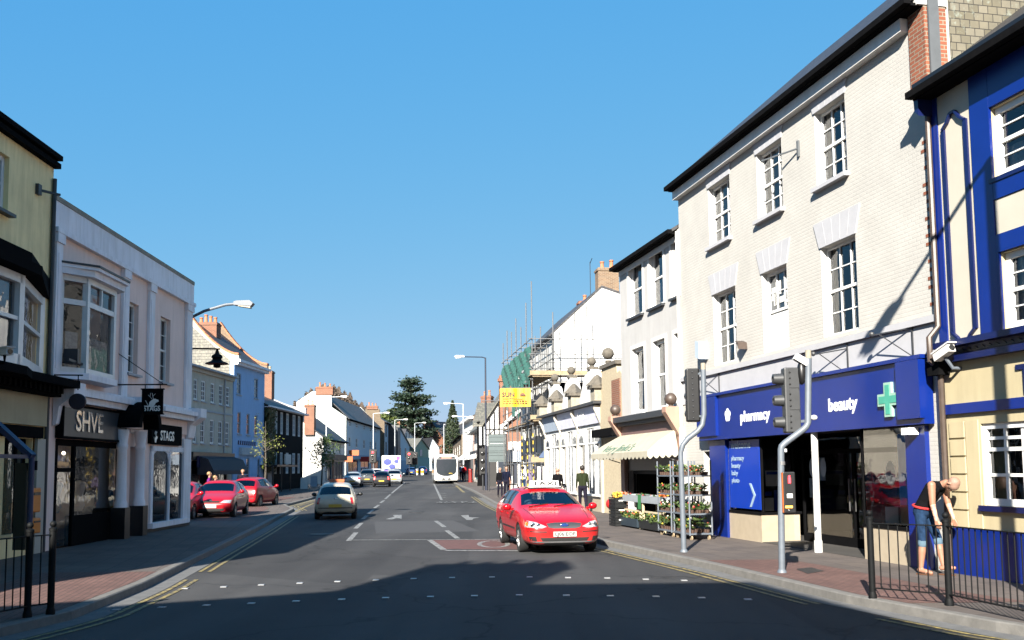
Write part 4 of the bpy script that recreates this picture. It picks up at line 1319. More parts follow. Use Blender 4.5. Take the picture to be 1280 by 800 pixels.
def gable_house():
    """tall white house behind the scaffold, its blank gable to the camera"""
    y = 55.0
    A = AT(695, 580, y); dd = Vector(((470 - 640) / 1200, 1.0)).normalized()
    n = 13.5
    far = Vector((A.x, A.y)) + dd * n
    b = Bld('gable_house', 'tall bright white gabled house wrapped in scaffolding behind the shop row', far, A)
    L = b.L; H = b.z(695, 414); D = 11.0
    ridge = b.Mi @ AT(752, 360, y + .4); rz, ry = ridge.z, 4.6
    k1 = 1200 / y
    ry = (757 - 695) / k1 / abs(dd.y)
    mb = MB(); ops = [(L * t - .5, L * t + .5, z0, z0 + 1.6) for t in (.15, .4, .65, .88) for z0 in (3.6, 6.0)] + [(1.0, L - 1.0, .3, 2.7)]
    wall_front(mb, L, H, ops, .15); shell(mb, L, H, D, rz, ry); b.part('wall', mb, M.bright)
    roof(b, H, rz, D, M.slate, ry=ry, over=.2, oL=.1, oR=-.05, th=.12, gutter=M.dark_grey)
    for o in ops[:-1]: window(b, o, 2, 2, .1, gm=M.glass_far, sill=None)
    window(b, ops[-1], 1, 4, .1, gm=M.glass_far, sill=None, sash=False)
    chimney(b, L - .5, (b.Mi @ AT(760.5, 345, y + .6)).y, .8, 1.25, rz - 1.6, (b.Mi @ AT(760, 334, y + .5)).z, 2, M.brick_buff)
    chimney(b, L - 6.0, ry + .3, .6, .9, rz - 1.2, rz + .25, 1, M.brick, potm=M.terracotta)
    q = MB(); q.tube([(L - .1, -.06, 3.5), (L - .1, -.06, H)], .06, 8); b.part('downpipe', q, M.dark_grey)
    q = MB(); x = L - 3; q.tube([(x, ry, rz), (x, ry, rz + 2.2)], .025, 6); q.bar((x - .02, ry, rz + 2.1), (x + .6, ry, rz + 2.3), .03)
    b.part('aerial', q, M.dark_grey)
    # lower brick and tiled wing towards the street end
    return b


gh = gable_house()


def scaffold():
    b = gh; L = b.L
    org = b.W(L, 0, 0); org.z = gz(org.y) + .12
    s = empty('scaffold', org, b.o.rotation_euler.z, 'steel tube scaffold with board lifts and green netting round the white gable', 'scaffolding')
    base = org.z; 
    zz = lambda py, px=664: AT(px, py, org.y - 1.5).z - base
    l1, l2 = zz(472), zz(527); top = zz(424); ptop = zz(392)
    yo = [-1.55, -.35]
    mbs = MB()
    xs = [1.5 - 2.05 * k for k in range(7)]
    rr = random.Random(2)
    def std(x, y, z1, r=.032):
        q = MB(); q.tube([(x, y, 0), (x, y, z1)], r, 7); q.build('standard', M.galv, s, True)
    for k, x in enumerate(xs):
        std(x, yo[0], (ptop + 1.8 if k == 0 else ptop + rr.uniform(-.3, 1.0)))
        std(x, yo[1], top + rr.uniform(-.2, 1.6))
    gxs = [1.5 + .002 for _ in range(1)]
    # return along the gable, above the shop row
    for y in (.9, 1.6, 4.2, 4.6): std(1.5, y, ptop + rr.uniform(-.6, .9))
    for z in (l2 + 1.0, l2 + .5, l1 + .55, l1 + 1.05, l1 - .12, l2 - .12, top, 2.0):
        for y in yo:
            q = MB(); q.tube([(xs[0] + .3, y - .05, z), (xs[-1] - .3, y - .05, z)], .028, 6); q.build('ledger', M.galv, s, True)
    for z in (l1 + .5, l1 + .85, l1 + 1.3, top):
        q = MB(); q.tube([(1.55, yo[0] - .2, z), (1.55, 6.5, z)], .028, 6); q.build('guard_rail', M.galv, s, True)
    q = MB()
    for x in xs:
        for z in (l1 - .1, l2 - .1, top): q.tube([(x + .05, yo[0] - .15, z), (x + .05, yo[1] + .3, z)], .026, 6)
    q.build('transom', M.galv, s, True)
    q = MB()
    for k in range(3): q.tube([(xs[2 * k], yo[0] - .06, .2), (xs[2 * k + 1] if 2 * k + 1 < 7 else xs[-1], yo[0] - .06, l1)], .026, 6)
    q.build('brace', M.galv, s, True)
    for z, x1, ye in ((l1, 1.9, 3.6), (l2, 1.9, 1.0)):
        q = MB()
        for k in range(5): q.box(xs[-1] - .5, x1, -1.6 + k * .235, -1.38 + k * .235, z, z + .04)
        for k in range(3): q.box(1.05 + k * .26, 1.3 + k * .26, -1.75, ye, z + .05 + .002 * k, z + .09 + .002 * k)
        q.box(1.86, 1.90, -1.75, ye, z + .1, z + .34)
        q.build('board_lift', M.plank, s)
    # netting on the street side of the top lift
    q = MB(); nx = 26; z0, z1 = l1 - .15, zz(432)
    x0, x1 = xs[-1], xs[0]
    for i in range(nx):
        for j in range(10):
            if rr.random() < .03: continue
            def P(a, c):
                x = x0 + (x1 - x0) * a / nx; z = z0 + (z1 - z0) * c / 10 - .12 * math.sin(a * .9) * (1 - c / 10)
                return (x, yo[0] - .10 - .06 * math.sin(a * 1.3 + c), z)
            q.poly([P(i, j), P(i + 1, j), P(i + 1, j + 1), P(i, j + 1)])
    q.build('debris_netting', M.netting, s)
    q = MB(); rr = random.Random(8)
    for k in range(16):
        x, z = rr.uniform(-6, 1.2), rr.uniform(l2, l1); q.box(x, x + rr.uniform(.2, .7), yo[0] - .12, yo[0] - .10, z, z + rr.uniform(.5, 1.5))
    q.build('debris_netting', M.netting, s)
    # yellow and black sleeves round the feet of the uprights
    for x in xs[:3]:
        for y in yo[:1]:
            q = MB()
            for k in range(17):
                q.mi = k % 2; q.tube([(x, y, .25 + k * .2), (x, y, .45 + k * .2)], .036, 8)
            q.build('striped_sleeve', [M.plate_y, M.black], s, True)
    # white painted hoarding posts under the first lift
    q = MB()
    for k in range(12): q.box(1.2, 1.26, -1.3 + k * .32, -1.12 + k * .32, 0, 2.3)
    q.build('hoarding_slats', M.bright, s)
    q = MB(); q.poly([(1.7, -1.3, 2.3), (1.7, 2.6, 2.3), (1.7, 2.6, 3.5), (1.7, -.4, 3.5)]); q.box(1.72, 1.75, 1.6, 2.7, 2.25, 3.1); q.build('tarpaulin', M.tarp, s)
    q = MB(); q.box(1.6, 1.66, -1.7, 2.9, 2.05, 2.35); q.build('fascia_board', M.plank, s)
    # black box painting in the shade of the bay behind the lifts
    q = MB(); q.box(.3, .6, -.28, 2.4, 2.4, l1 - .2); q.build('bay_shade', M.soft_black, s)
    # the firm's banner, held out from the corner upright
    A, B_ = AT(625, 508, org.y - 2.6), AT(663.5, 508, org.y - 2.6)
    T1, T0 = AT(645, 485.5, org.y - 2.6).z, AT(645, 508.5, org.y - 2.6).z
    w_, h_ = (B_ - A).length, T1 - T0
    bn = empty('banner', ((A.x + B_.x) / 2, A.y, T0), 0, 'yellow banner printed with brown lettering hung from the scaffold corner', 'banner')
    q = MB(); nx = 16
    f = lambda x: .03 * math.sin(x * 5) + .015 * math.sin(x * 13)
    for i in range(nx):
        a, c = -w_ / 2 + w_ * i / nx, -w_ / 2 + w_ * (i + 1) / nx
        q.poly([(a, f(a), 0), (c, f(c), 0), (c, f(c), h_), (a, f(a), h_ + .02)])
        q.poly([(a, f(a) + .012, 0), (a, f(a) + .012, h_), (c, f(c) + .012, h_), (c, f(c) + .012, 0)])
    sh = q.build('banner_sheet', M.yellow, bn)
    text_mesh('lettering', 'SUN', h_ * .34, M.black_letter, bn, (-w_ * .23, -.06, h_ * .66), (PI / 2, 0, 0), .004, .008, width=w_ * .40)
    text_mesh('lettering', 'SCAFFOLDING', h_ * .10, M.brown_ink, bn, (-w_ * .08, -.06, h_ * .44), (PI / 2, 0, 0), .003, .002, width=w_ * .66)
    q = MB(); cx = w_ * .24
    pts = [(cx - w_ * .11, h_ * .60)] + [(cx - math.cos(PI * i / 8) * w_ * .09, h_ * .62 + math.sin(PI * i / 8) * h_ * .13) for i in range(9)] + [(cx + w_ * .11, h_ * .60)]
    q.prism(pts, 'y', -.062, -.055)
    for k in range(5):
        a = R(35 + k * 27); q.bar((cx + math.cos(a) * w_ * .10, -.058, h_ * .64 + math.sin(a) * h_ * .17), (cx + math.cos(a) * w_ * .13, -.058, h_ * .64 + math.sin(a) * h_ * .24), .02, .01)
    q.build('rising_sun_emblem', M.brown_ink, bn)
    q = MB(); rr = random.Random(6)
    for j in range(2):
        x = -w_ * .40
        while x < w_ * .40:
            l = rr.uniform(.05, .16); q.box(x, min(x + l, w_ * .4), -.059, -.055, h_ * (.30 - j * .12), h_ * (.345 - j * .12)); x += l + .04
    q.build('small_print', M.brown_ink, bn)
    q = MB(); q.tube([(-w_ / 2 - 1.0, .06, h_ * .34), (w_ / 2 + .9, .06, h_ * .34)], .03, 6); q.tube([(-w_ / 2, .06, h_ + .02), (w_ / 2 + .9, .06, h_ + .02)], .03, 6); q.build('banner_pole', M.galv, bn, True)


scaffold()


def timbered(b, rect_list, y=-.03, m=None):
    q = MB()
    for p, r, w_ in rect_list: q.bar((p[0], y, p[1]), (r[0], y, r[1]), w_, .05)
    return b.part('timber_frame', q, m or M.black)


def far_right():
    # brick house with white bargeboards seen between scaffold and half-timbered house
    y = 71.0
    A, B_ = AT(634, 590, y), AT(664, 590, y)
    b = Bld('brick_house', 'orange brick house with white bargeboards behind the yellow banner', (A.x, y), (B_.x + 2.5, y - 1.6))
    H = b.z(640, 527); hw = b.L / 2; rz = b.z(657, 497)
    mb = MB()
    mb.poly([(0, 0, 0), (b.L, 0, 0), (b.L, 0, H), (hw, 0, rz), (0, 0, H)]); mb.poly([(0, 0, 0), (0, 0, H), (0, 12, H), (0, 12, 0)]); mb.poly([(b.L, 0, 0), (b.L, 12, 0), (b.L, 12, H), (b.L, 0, H)])
    b.part('wall', mb, M.brick)
    mb = MB()
    for sgn, x in ((-1, 0), (1, b.L)):
        mb.prism([(x + sgn * .35, H - .35), (hw, rz + .02), (hw, rz + .17), (x + sgn * .35, H - .2)], 'y', -.3, 12)
    b.part('roof', mb, M.slate)
    mb = MB()
    for sgn, x in ((-1, 0), (1, b.L)): mb.prism([(x + sgn * .36, H - .55), (hw, rz - .2), (hw, rz + .10), (x + sgn * .36, H - .27)], 'y', -.36, -.31)
    b.part('bargeboard', mb, M.bright)
    u0, u1, z0, z1 = b.rect(651, 527, 661, 540); window(b, (u0, u1, z0, z1), 2, 2, .02, sill=M.stone_white, v=-.06, gm=M.glass_far)
    beam(b, 'shop_fascia', [(.1, b.L - .1, b.z(650, 577), b.z(650, 564))], -.3, -.003, M.netblue)
    beam(b, 'render_band', [(.1, b.L - .1, b.z(650, 563), b.z(650, 552))], -.05, -.003, M.bright)
    beam(b, 'shopfront', [(.3, b.L - .4, .0, b.z(650, 578))], -.06, -.003, M.bright)
    q = MB()
    for k in range(4): q.box(.5 + k * .55, .8 + k * .55, -.068, -.061, .5, 2.0)
    b.part('shop_window', q, M.glass_far)
    for px, ptop in ((628.5, 473), (639.5, 466)):
        uc = b.u(px); zc = b.z(px, ptop, 4)
        q = MB(); q.lathe([(.30, 0), (.30, zc - H - .3), (.42, zc - H - .25), (.42, zc - H - .05), (.33, zc - H), (.26, zc - H + .25)], 10, (b.uz(px, 500, 4)[0], 4, H)); b.part('chimney', q, M.brick)
    # half-timbered house: side gable with jetty to the camera
    y = 84.0
    A, B_ = AT(607, 590, y), AT(638, 590, y)
    b = Bld('timbered_house', 'black and white half timbered house with slate roof beyond the grey sign', (A.x, y), (B_.x + .3, y - .9))
    L = b.L; H = b.z(622, 543); uA = b.u(629); zA = b.z(629, 496); zL = b.z(607, 530)
    mb = MB(); mb.poly([(0, 0, 0), (L, 0, 0), (L, 0, zA - 2.3), (uA, 0, zA), (0, 0, zL)]); mb.poly([(0, 0, 0), (0, 0, zL), (0, 13, zL), (0, 13, 0)]); mb.poly([(L, 0, 0), (L, 13, 0), (L, 13, zA - 2.3), (L, 0, zA - 2.3)]); b.part('wall', mb, M.bright)
    bars = [((0, zL - .1), (uA, zA - .1), .22), ((uA, zA - .1), (L, zA - 2.4), .22), ((0, H), (L, H), .2), ((0, (H + zL) / 2), (L, (H + zL) / 2), .13)]
    for k in range(1, 6): bars.append(((L * k / 6, H), (L * k / 6, min(zL + (zA - zL) * (L * k / 6) / uA, zA) - .2), .13))
    bars += [((L * .17, H), (L * .33, (H + zL) / 2), .1), ((L * .83, H), (L * .66, (H + zL) / 2), .1)]
    timbered(b, bars)
    mb = MB()
    e0 = b.u(594)
    mb.prism([(-.2, zL - .2), (uA, zA), (uA, zA + .16), (-.2, zL - .04)], 'y', -.25, 13); mb.prism([(uA, zA), (L + .3, zA - 2.6), (L + .3, zA - 2.4), (uA, zA + .2)], 'y', -.5, 13)
    b.part('roof', mb, M.slate_grey)
    beam(b, 'shopfront', [(.02, L * .4, 0, 2.9)], -.06, -.003, M.dark_wood); beam(b, 'shop_fascia', [(0, L, 2.92, 3.5)], -.2, -.003, M.dark_grey)
    q = MB(); q.box(L * .45, L - .1, -.05, -.003, .5, 2.6); b.part('shop_window', q, M.glass_far)
    # wing whose slate slope faces the camera
    e0, e1, r0, r1 = (b.Mi @ AT(*p) for p in ((590.5, 531, 84.5), (613, 531, 84.5), (597, 503, 88), (627.5, 503, 88)))
    mb = MB(); mb.poly([e0, e1, r1, r0]); k_ = Vector((0, 0, -.14)); mb.poly([e0 + k_, r0 + k_, r1 + k_, e1 + k_]); mb.poly([e0, r0, r0 + k_, e0 + k_]); mb.poly([e0, e0 + k_, e1 + k_, e1]); b.part('wing_roof', mb, M.slate_grey)
    mb = MB(); mb.box(e0.x + .3, e1.x - .05, e0.y + .3, e0.y + 3, 0, e0.z - .1); mb.box(e0.x + .3, e0.x + .5, e0.y + .3, e0.y + 3, e0.z - .1, e0.z + .3); wg = b.part('wing_wall', mb, M.soft_black)
    for t in (.15, .45, .75): q = MB(); w__ = (e1.x - e0.x); q.box(e0.x + .3 + w__ * t, e0.x + .3 + w__ * (t + .16), e0.y + .27, e0.y + .297, 3.6, 5.2); b.part('window', q, M.net)
    zc = b.z(609, 495, 5); uc = b.uz(609, 500, 5)[0]
    chimney(b, uc, 5, 1.0, .7, zA - 1.5, zc, 2)
    # street front of the next roof: slate slope towards the road
    y0 = 96.0
    P0 = AT(593, 590, 104); P1 = AT(611, 590, 88)
    b = Bld('slate_shop', 'dark fronted shop under a big weathered slate roof by the bus', (P0.x, P0.y), (P1.x - .2, P1.y))
    L = b.L; H = b.z(600, 530); rz = b.z(604, 503, 3)
    mb = MB(); wall_front(mb, L, H, [(L * .1, L * .9, .4, 2.6)] + [(L * t, L * t + .9, 3.6, 5.0) for t in (.1, .35, .6, .8)], .1); shell(mb, L, H, 7, rz); b.part('wall', mb, M.bright)
    for t in (.1, .35, .6, .8): window(b, (L * t, L * t + .9, 3.6, 5.0), 2, 2, .06, fm=M.black, gm=M.glass_far, sill=None)
    window(b, (L * .1, L * .9, .4, 2.6), 1, 4, .06, fm=M.turquoise, gm=M.glass_far, sill=None, sash=False)
    roof(b, H, rz, 7, M.slate_grey, over=.6, gutter=M.black); beam(b, 'shop_fascia', [(.1, L - .1, 2.62, 3.3)], -.5, -.003, M.black)
    mb = MB(); mb.prism([(-.003, 3.3), (-1.3, 2.5), (-1.3, 2.4), (-.003, 2.62)], 'x', L * .2, L * .6); b.part('awning', mb, M.bright)
    # white bay fronted house with brick end, next along
    P0 = AT(579, 590, 128); P1 = AT(592, 590, 112)
    b = Bld('bay_house', 'narrow white bay fronted house with brick end wall beyond the slate shop', (P0.x, P0.y), (P1.x, P1.y))
    L = b.L; H = b.z(590, 521); rz = H + 2.2
    mb = MB(); wall_front(mb, L, H, [(L * .15, L * .4, 3.8, 6.0), (L * .55, L * .8, 3.8, 6.0)], .1); b.part('wall', mb, M.bright); mb = MB(); shell(mb, L, H, 8, rz); b.part('side_wall', mb, M.brick)
    for r in ((L * .15, L * .4, 3.8, 6.0), (L * .55, L * .8, 3.8, 6.0)): window(b, r, 2, 2, .06, gm=M.glass_far, sill=None)
    beam(b, 'eaves_cornice', [(-.1, L + .1, H - .3, H)], -.5, -.003, M.bright); roof(b, H, rz, 8, M.slate, over=.2)
    beam(b, 'shopfront', [(.2, L - .2, .1, 2.9)], -.3, -.003, M.dark_grey); mb = MB(); mb.prism([(-.31, 3.2), (-1.5, 2.4), (-1.5, 2.3), (-.31, 2.9)], 'x', L * .3, L * .95); b.part('awning', mb, M.bright)
    # last houses on the right, far down
    P0 = AT(566, 590, 185); P1 = AT(577, 590, 140)
    b = Bld('far_terrace', 'distant dark shop terrace just right of the white bus', (P0.x, P0.y), (P1.x, P1.y))
    L = b.L; H = b.z(575, 545)
    mb = MB(); wall_front(mb, L, H, [(L * t, L * t + 2, 3.2, 4.8) for t in (.1, .35, .6, .8)], .1); shell(mb, L, H, 7, H + 2); b.part('wall', mb, M.brown_stone); roof(b, H, H + 2, 7, M.slate)
    for t in (.1, .35, .6, .8): window(b, (L * t, L * t + 2, 3.2, 4.8), 1, 2, .06, gm=M.glass_far, sill=None)
    beam(b, 'shopfront', [(.2, L - .2, .1, 2.8)], -.3, -.003, M.dark_grey)


far_right()
# ------------------------------------------------------------------ left side, near to far
LB = G(238, 655.5, .12); LP = (LB.x, LB.y); LD_ = ((611 - 640) / 1200, 1.0)
lcut = lambda px: isect(LP, LD_, px)


def console(b, u0, u1, z0, z1, out, m, name='console'):
    q = MB(); q.prism([(-.02, z0), (-.10, z0 + .05), (-.16, z0 + (z1 - z0) * .45), (-out, z0 + (z1 - z0) * .7), (-out, z1), (-.02, z1)], 'x', u0, u1)
    return b.part(name, q, m)


def pink_shops():
    b = Bld('parapet_shops', 'two storey pink rendered shops with white pilasters and a plain white parapet', lcut(57), lcut(236))
    L = b.L; D = 9
    H = b.z(236, 350.5); zl = b.z(236, 381)
    bay = b.rect(74, 348, 140, 472); w1 = b.rect(157, 378, 172.5, 467); w2 = b.rect(200, 397, 212.5, 479)
    za, zb = (w1[2] + w2[2]) / 2, (w1[3] + w2[3]) / 2; w1 = (w1[0], w1[1], za, zb); w2 = (w2[0], w2[1], za, zb)
    uS0, uS1 = b.u(66), b.u(150); uT0, uT1 = b.u(186), b.u(232)
    zS = b.z(110, 512); zsb = b.z(110, 548); zg1, zg0 = b.z(205, 558), b.z(205, 651)
    zc = b.z(160, 507); zc2 = b.z(232, 522); zc = (zc + zc2) / 2
    uD0, uD1 = b.u(163), b.u(172)
    mb = MB(); wall_front(mb, L, H, [w1, w2, (bay[0] + .15, bay[1] - .1, bay[2], bay[3] - .25), (uS0 + .1, uS1 - .02, 0, zsb - .1, .15), (uT0 + .05, uT1 - .05, zg0, zg1, .1), (uD0 - .02, uD1 + .02, 0, zsb - .15, .3)], .2)
    shell(mb, L, H, 1.3); mb.box(.3, L - .3, 1.32, D, 0, 3.0); b.part('wall', mb, M.pink_render)
    # white parapet, ledge, pilasters
    beam(b, 'parapet', [(-.02, L + .03, zl + .10, H - .10)], -.06, .3, M.lilac_white)
    beam(b, 'coping', [(-.03, L + .02, H - .098, H + .02)], -.08, .34, M.stone)
    beam(b, 'parapet_ledge', [(-.03, L + .04, zl - .02, zl + .098)], -.14, -.003, M.lilac_white)
    mb = MB(); mb.box(.1, L - .1, .4, 1.25, H - .6, H - .5); b.part('flat_roof', mb, M.lead)
    for l, r in ((58, 66), (145.5, 153), (179.5, 186), (227.5, 234.5)):
        u0, u1 = b.u(l), b.u(r)
        q = MB(); q.box(u0, u1, -.09, -.003, zc + .25, zl - .03); q.box(u0 - .04, u1 + .04, -.13, -.003, zl - .25, zl - .022); q.box(u0 + .09, u1 - .09, -.10, -.091, zc + .6, zl - .5); b.part('pilaster', q, M.lilac_white)
    # sash windows
    for r in (w1, w2): window(b, r, (2, 2), (2, 2), .16, fr=.075, curtain=('sides', M.net), sill=M.stone_white, sillp=.14)
    # canted oriel: near cheek and front
    u0, u1, z0, z1 = bay; P = .40
    uc = b.u(103, -.4); ud = b.u(137, -.4) ; ue = ud + (uc - u0) * .6
    pl = [(u0, -.01), (uc, -P), (ud, -P), (ue + .15, -.01)]
    zt = b.z(118, 352, -P); zb_ = z0
    q = MB()
    for i in range(3):
        A, B_ = Vector(pl[i]), Vector(pl[i + 1])
        for zz0, zz1, wd in ((zb_, zb_ + .12, .1), (zt - .14, zt, .1), (zb_ + (zt - zb_) * .70, zb_ + (zt - zb_) * .755, .08)):
            q.bar((A.x, A.y, (zz0 + zz1) / 2), (B_.x, B_.y, (zz0 + zz1) / 2), wd, zz1 - zz0)
        n = 2 if i == 1 else 1
        if n == 2:
            m_ = (A + B_) / 2; q.bar((m_.x, m_.y, zb_ + (zt - zb_) * .755), (m_.x, m_.y, zt - .14), .06)
    for p in pl: q.box(p[0] - .07, p[0] + .07, p[1] - .05, p[1] + .09, zb_, zt - .01)
    f = b.part('bay_window', q, M.sash)
    g = MB()
    for i in range(3): A, B_ = pl[i], pl[i + 1]; g.poly([(A[0], A[1] + .03, zb_ + .1), (B_[0], B_[1] + .03, zb_ + .1), (B_[0], B_[1] + .03, zt - .12), (A[0], A[1] + .03, zt - .12)])
    b.part('pane', g, M.sashglass, f)
    g = MB(); g.poly([(u0 + .1, .25, zb_), (ud, .25, zb_), (ud, .25, zt), (u0 + .1, .25, zt)]); b.part('room', g, M.room, f)
    g = MB(); g.poly([(u0 + .15, -.08, zb_ + .1), (uc - .1, -P + .16, zb_ + .1), (uc - .1, -P + .16, zb_ + (zt - zb_) * .42), (u0 + .15, -.08, zb_ + (zt - zb_) * .42)])
    g.poly([(uc, -P + .12, zb_ + .1), (ud, -P + .12, zb_ + .1), (ud, -P + .12, zb_ + .95), (uc, -P + .12, zb_ + .95)]); b.part('blind', g, M.net, f)
    e = [(u0 - .25, -.003), (uc - .12, -P - .32), (ud + .18, -P - .32), (ue + .45, -.003)]
    q = MB(); q.prism(e, 'z', zt + .16, zt + .24); q.prism([(p[0], p[1] * .86) for p in e], 'z', zt + .002, zt + .158); hd = b.part('bay_cornice', q, M.lilac_white, f)
    q = MB(); q.prism([(e[0][0] - .02, -.004), (e[1][0] - .02, e[1][1] - .03), (e[2][0] + .02, e[2][1] - .03), (e[3][0] + .02, -.004)], 'z', zt + .242, zt + .29); b.part('lead_flashing', q, M.dark_grey, f)
    q = MB(); q.prism([(u0 - .1, -.003), (uc - .05, -P - .12), (ud + .08, -P - .12), (ue + .25, -.003)], 'z', zb_ - .16, zb_ - .002); b.part('sill', q, M.lilac_white, f)
    # shop cornices and consoles
    for a, c in ((b.u(80), b.u(160)), (b.u(188), b.u(232))):
        q = MB(); q.box(a, c, -.42, -.003, zc, zc + .14); q.box(a, c, -.30, -.003, zc - .16, zc - .002); q.box(a, c, -.2, -.003, zc + .142, zc + .24); b.part('shop_cornice', q, M.lilac_white)
        q = MB(); q.box(a, c, -.06, -.003, zc - .62, zc - .162); b.part('frieze', q, M.pink_render)
    for l, r in ((63, 78), (158, 167), (231, 243)): console(b, b.u(l), min(b.u(r), L + .25), zc - .75, zc + .28, .5, M.lilac_white)
    # clothes shop: slate sign with metal letters, dark glass front
    zS0, zS1 = zsb, zS
    q = MB(); q.box(uS0 + .12, uS1 - .12, -.16, -.003, zS0, zS1); sg = b.part('shop_sign', q, M.slate_sign)
    q = MB()
    for r_ in ((uS0 + .08, uS1 - .08, zS1, zS1 + .05), (uS0 + .08, uS1 - .08, zS0 - .05, zS0), (uS0 + .06, uS0 + .12, zS0 - .05, zS1 + .05), (uS1 - .12, uS1 - .06, zS0 - .05, zS1 + .05)): q.box(r_[0], r_[1], -.19, -.002, r_[2], r_[3])
    b.part('sign_frame', q, M.soft_black, sg)
    l0, l1 = b.u(93, -.17), b.u(127, -.17)
    text_mesh('lettering', 'SHVE', (zS1 - zS0) * .95, M.chrome_letter, sg, ((l0 + l1) / 2, -.175, (zS0 + zS1) / 2), (PI / 2, 0, 0), .014, .012, width=l1 - l0)
    q = MB(); um = (uS0 * .72 + uS1 * .28)
    for x in (uS0 + .16, um, uS1 - .1): q.box(x - .05, x + .05, -.02, .06, .02, zS0 - .06)
    q.box(uS0 + .16, uS1 - .1, -.02, .06, zS0 - .22, zS0 - .06); q.box(um + .05, uS1 - .15, -.02, .2, .02, .75); q.box(uS0 + .2, um - .05, -.015, .05, zS0 - .85, zS0 - .75)
    f = b.part('shop_window', q, M.soft_black)
    g = MB(); g.poly([(uS0 + .2, .02, .05), (uS1 - .12, .02, .05), (uS1 - .12, .02, zS0 - .2), (uS0 + .2, .02, zS0 - .2)]); b.part('pane', g, M.shopglass, f)
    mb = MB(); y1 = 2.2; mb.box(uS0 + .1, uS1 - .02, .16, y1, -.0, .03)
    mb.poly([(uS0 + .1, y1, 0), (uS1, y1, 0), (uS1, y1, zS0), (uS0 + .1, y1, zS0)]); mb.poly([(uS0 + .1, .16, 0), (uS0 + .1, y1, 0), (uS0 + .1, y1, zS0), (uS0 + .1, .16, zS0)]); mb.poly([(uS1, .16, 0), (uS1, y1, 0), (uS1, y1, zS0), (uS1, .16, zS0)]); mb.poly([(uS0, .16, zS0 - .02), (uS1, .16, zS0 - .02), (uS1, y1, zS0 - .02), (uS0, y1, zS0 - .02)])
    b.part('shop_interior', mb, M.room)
    q = MB(); rr = random.Random(12)
    for k in range(3): x = um + .35 + k * .8; q.box(x, x + .03, 1.2 + .2 * k, 1.24 + .2 * k, 1.3, 2.4)
    for x, z in ((um + .3, zS0 - .35), (um + 1.0, zS0 - .34), (um + 1.7, zS0 - .35)): q.ball((x, 1.0, z), .05, 8, 6)
    b.part('spot_lamp', q, emis('warm shop lamps', (1, .9, .65), 1.6))
    for x, y, m in ((um - .55, .45, M.netblue), (um + .35, .6, M.blue_shirt), (um + 1.6, .55, M.paper)):
        q = MB(); q.lathe([(.10, .8), (.17, .95), (.12, 1.2), (.19, 1.5), (.17, 1.55), (.05, 1.6)], 10, (x, y, 0)); q.lathe([(.02, 0), (.02, .8)], 6, (x, y, 0)); q.box(x - .12, x + .12, y - .1, y + .1, 0.03, .06); b.part('mannequin', q, m)
    q = MB(); q.box(um + 1.9, um + 2.5, .5, .8, .9, 1.2); q.box(um + 1.0, um + 2.4, .45, .9, .4, .55); b.part('display_box', q, M.curtain)
    q = MB(); q.box(uS0 + .25, um - .1, .35, .37, 1.3, 2.0); b.part('hanging_clothes', q, M.lilac)
    # porch between the shops: arched hood on two white columns
    c0, c1 = b.u(156, -.3), b.u(178.5, -.3); zcol = b.z(167, 538, -.3)
    for x in (c0, c1):
        q = MB(); zb0 = .85
        q.lathe([(.17, zb0), (.17, zb0 + .1), (.14, zb0 + .2), (.125, zcol - .55), (.15, zcol - .5), (.15, zcol - .42), (.13, zcol - .38), (.17, zcol - .1), (.17, zcol)], 16, (x, -.22, 0)); c = b.part('column', q, M.lilac_white, None, True)
        q = MB(); q.box(x - .19, x + .19, -.41, -.03, 0, zb0 - .003); b.part('column_plinth', q, M.black, c)
    q = MB(); cx = (c0 + c1) / 2; hw = (c1 - c0) / 2 + .22; rise = .75
    n = 14; out = [(cx - math.cos(PI * i / n) * hw, zcol + .05 + math.sin(PI * i / n) * rise) for i in range(n + 1)]
    inn = [(cx - math.cos(PI * i / n) * (hw - .22), zcol + .05 + math.sin(PI * i / n) * (rise - .16)) for i in range(n + 1)]
    for i in range(n): q.prism([out[i], out[i + 1], inn[i + 1], inn[i]], 'y', -.75, -.003)
    b.part('porch_hood', q, M.soft_black)
    q = MB(); q.prism(inn, 'y', -.3, -.004); b.part('tympanum', q, M.pink_render)
    beam(b, 'door', [(uD0, uD1, .02, zsb - .16)], .22, .28, M.netblue)
    # estate agent: sign, white framed window, dark riser
    s0, s1 = b.u(188, -.1), b.u(226, -.1); zs1, zs0 = b.z(207, 531, -.1), b.z(207, 556, -.1)
    q = MB(); q.box(s0, s1, -.12, -.003, zs0, zs1); sg = b.part('shop_sign', q, M.soft_black)
    l0, l1 = b.u(200, -.13), b.u(217, -.13)
    text_mesh('lettering', 'STAGS', .42, M.lens_white, sg, ((l0 + l1) / 2, -.13, (zs0 + zs1) / 2 - .05), (PI / 2, 0, 0), .006, .008, width=l1 - l0)
    stag(b, sg, b.u(194, -.13), (zs0 + zs1) / 2 - .1, .32, -.13)
    q = MB()
    a, c = uT0 + .05, uT1 - .05
    for x, ww in ((a + .1, .2), (c - .12, .24), ((a + c) / 2, .10)): q.box(x - ww / 2, x + ww / 2, -.06, .04, zg0, zg1)
    q.box(a, c, -.06, .04, zg1 - .16, zg1 - .002); q.box(a - .05, c + .05, -.16, .05, zg0 - .16, zg0 - .003)
    for i in range(2):   # shaped heads of the two lights
        x0, x1 = (a + .2, (a + c) / 2 - .05) if i == 0 else ((a + c) / 2 + .05, c - .24)
        for sgn, x in ((1, x0), (-1, x1)): q.prism([(x, zg1 - .16), (x + sgn * .35, zg1 - .16), (x + sgn * .12, zg1 - .24), (x, zg1 - .45)], 'y', -.03, .02)
    f = b.part('shop_window', q, M.lilac_white)
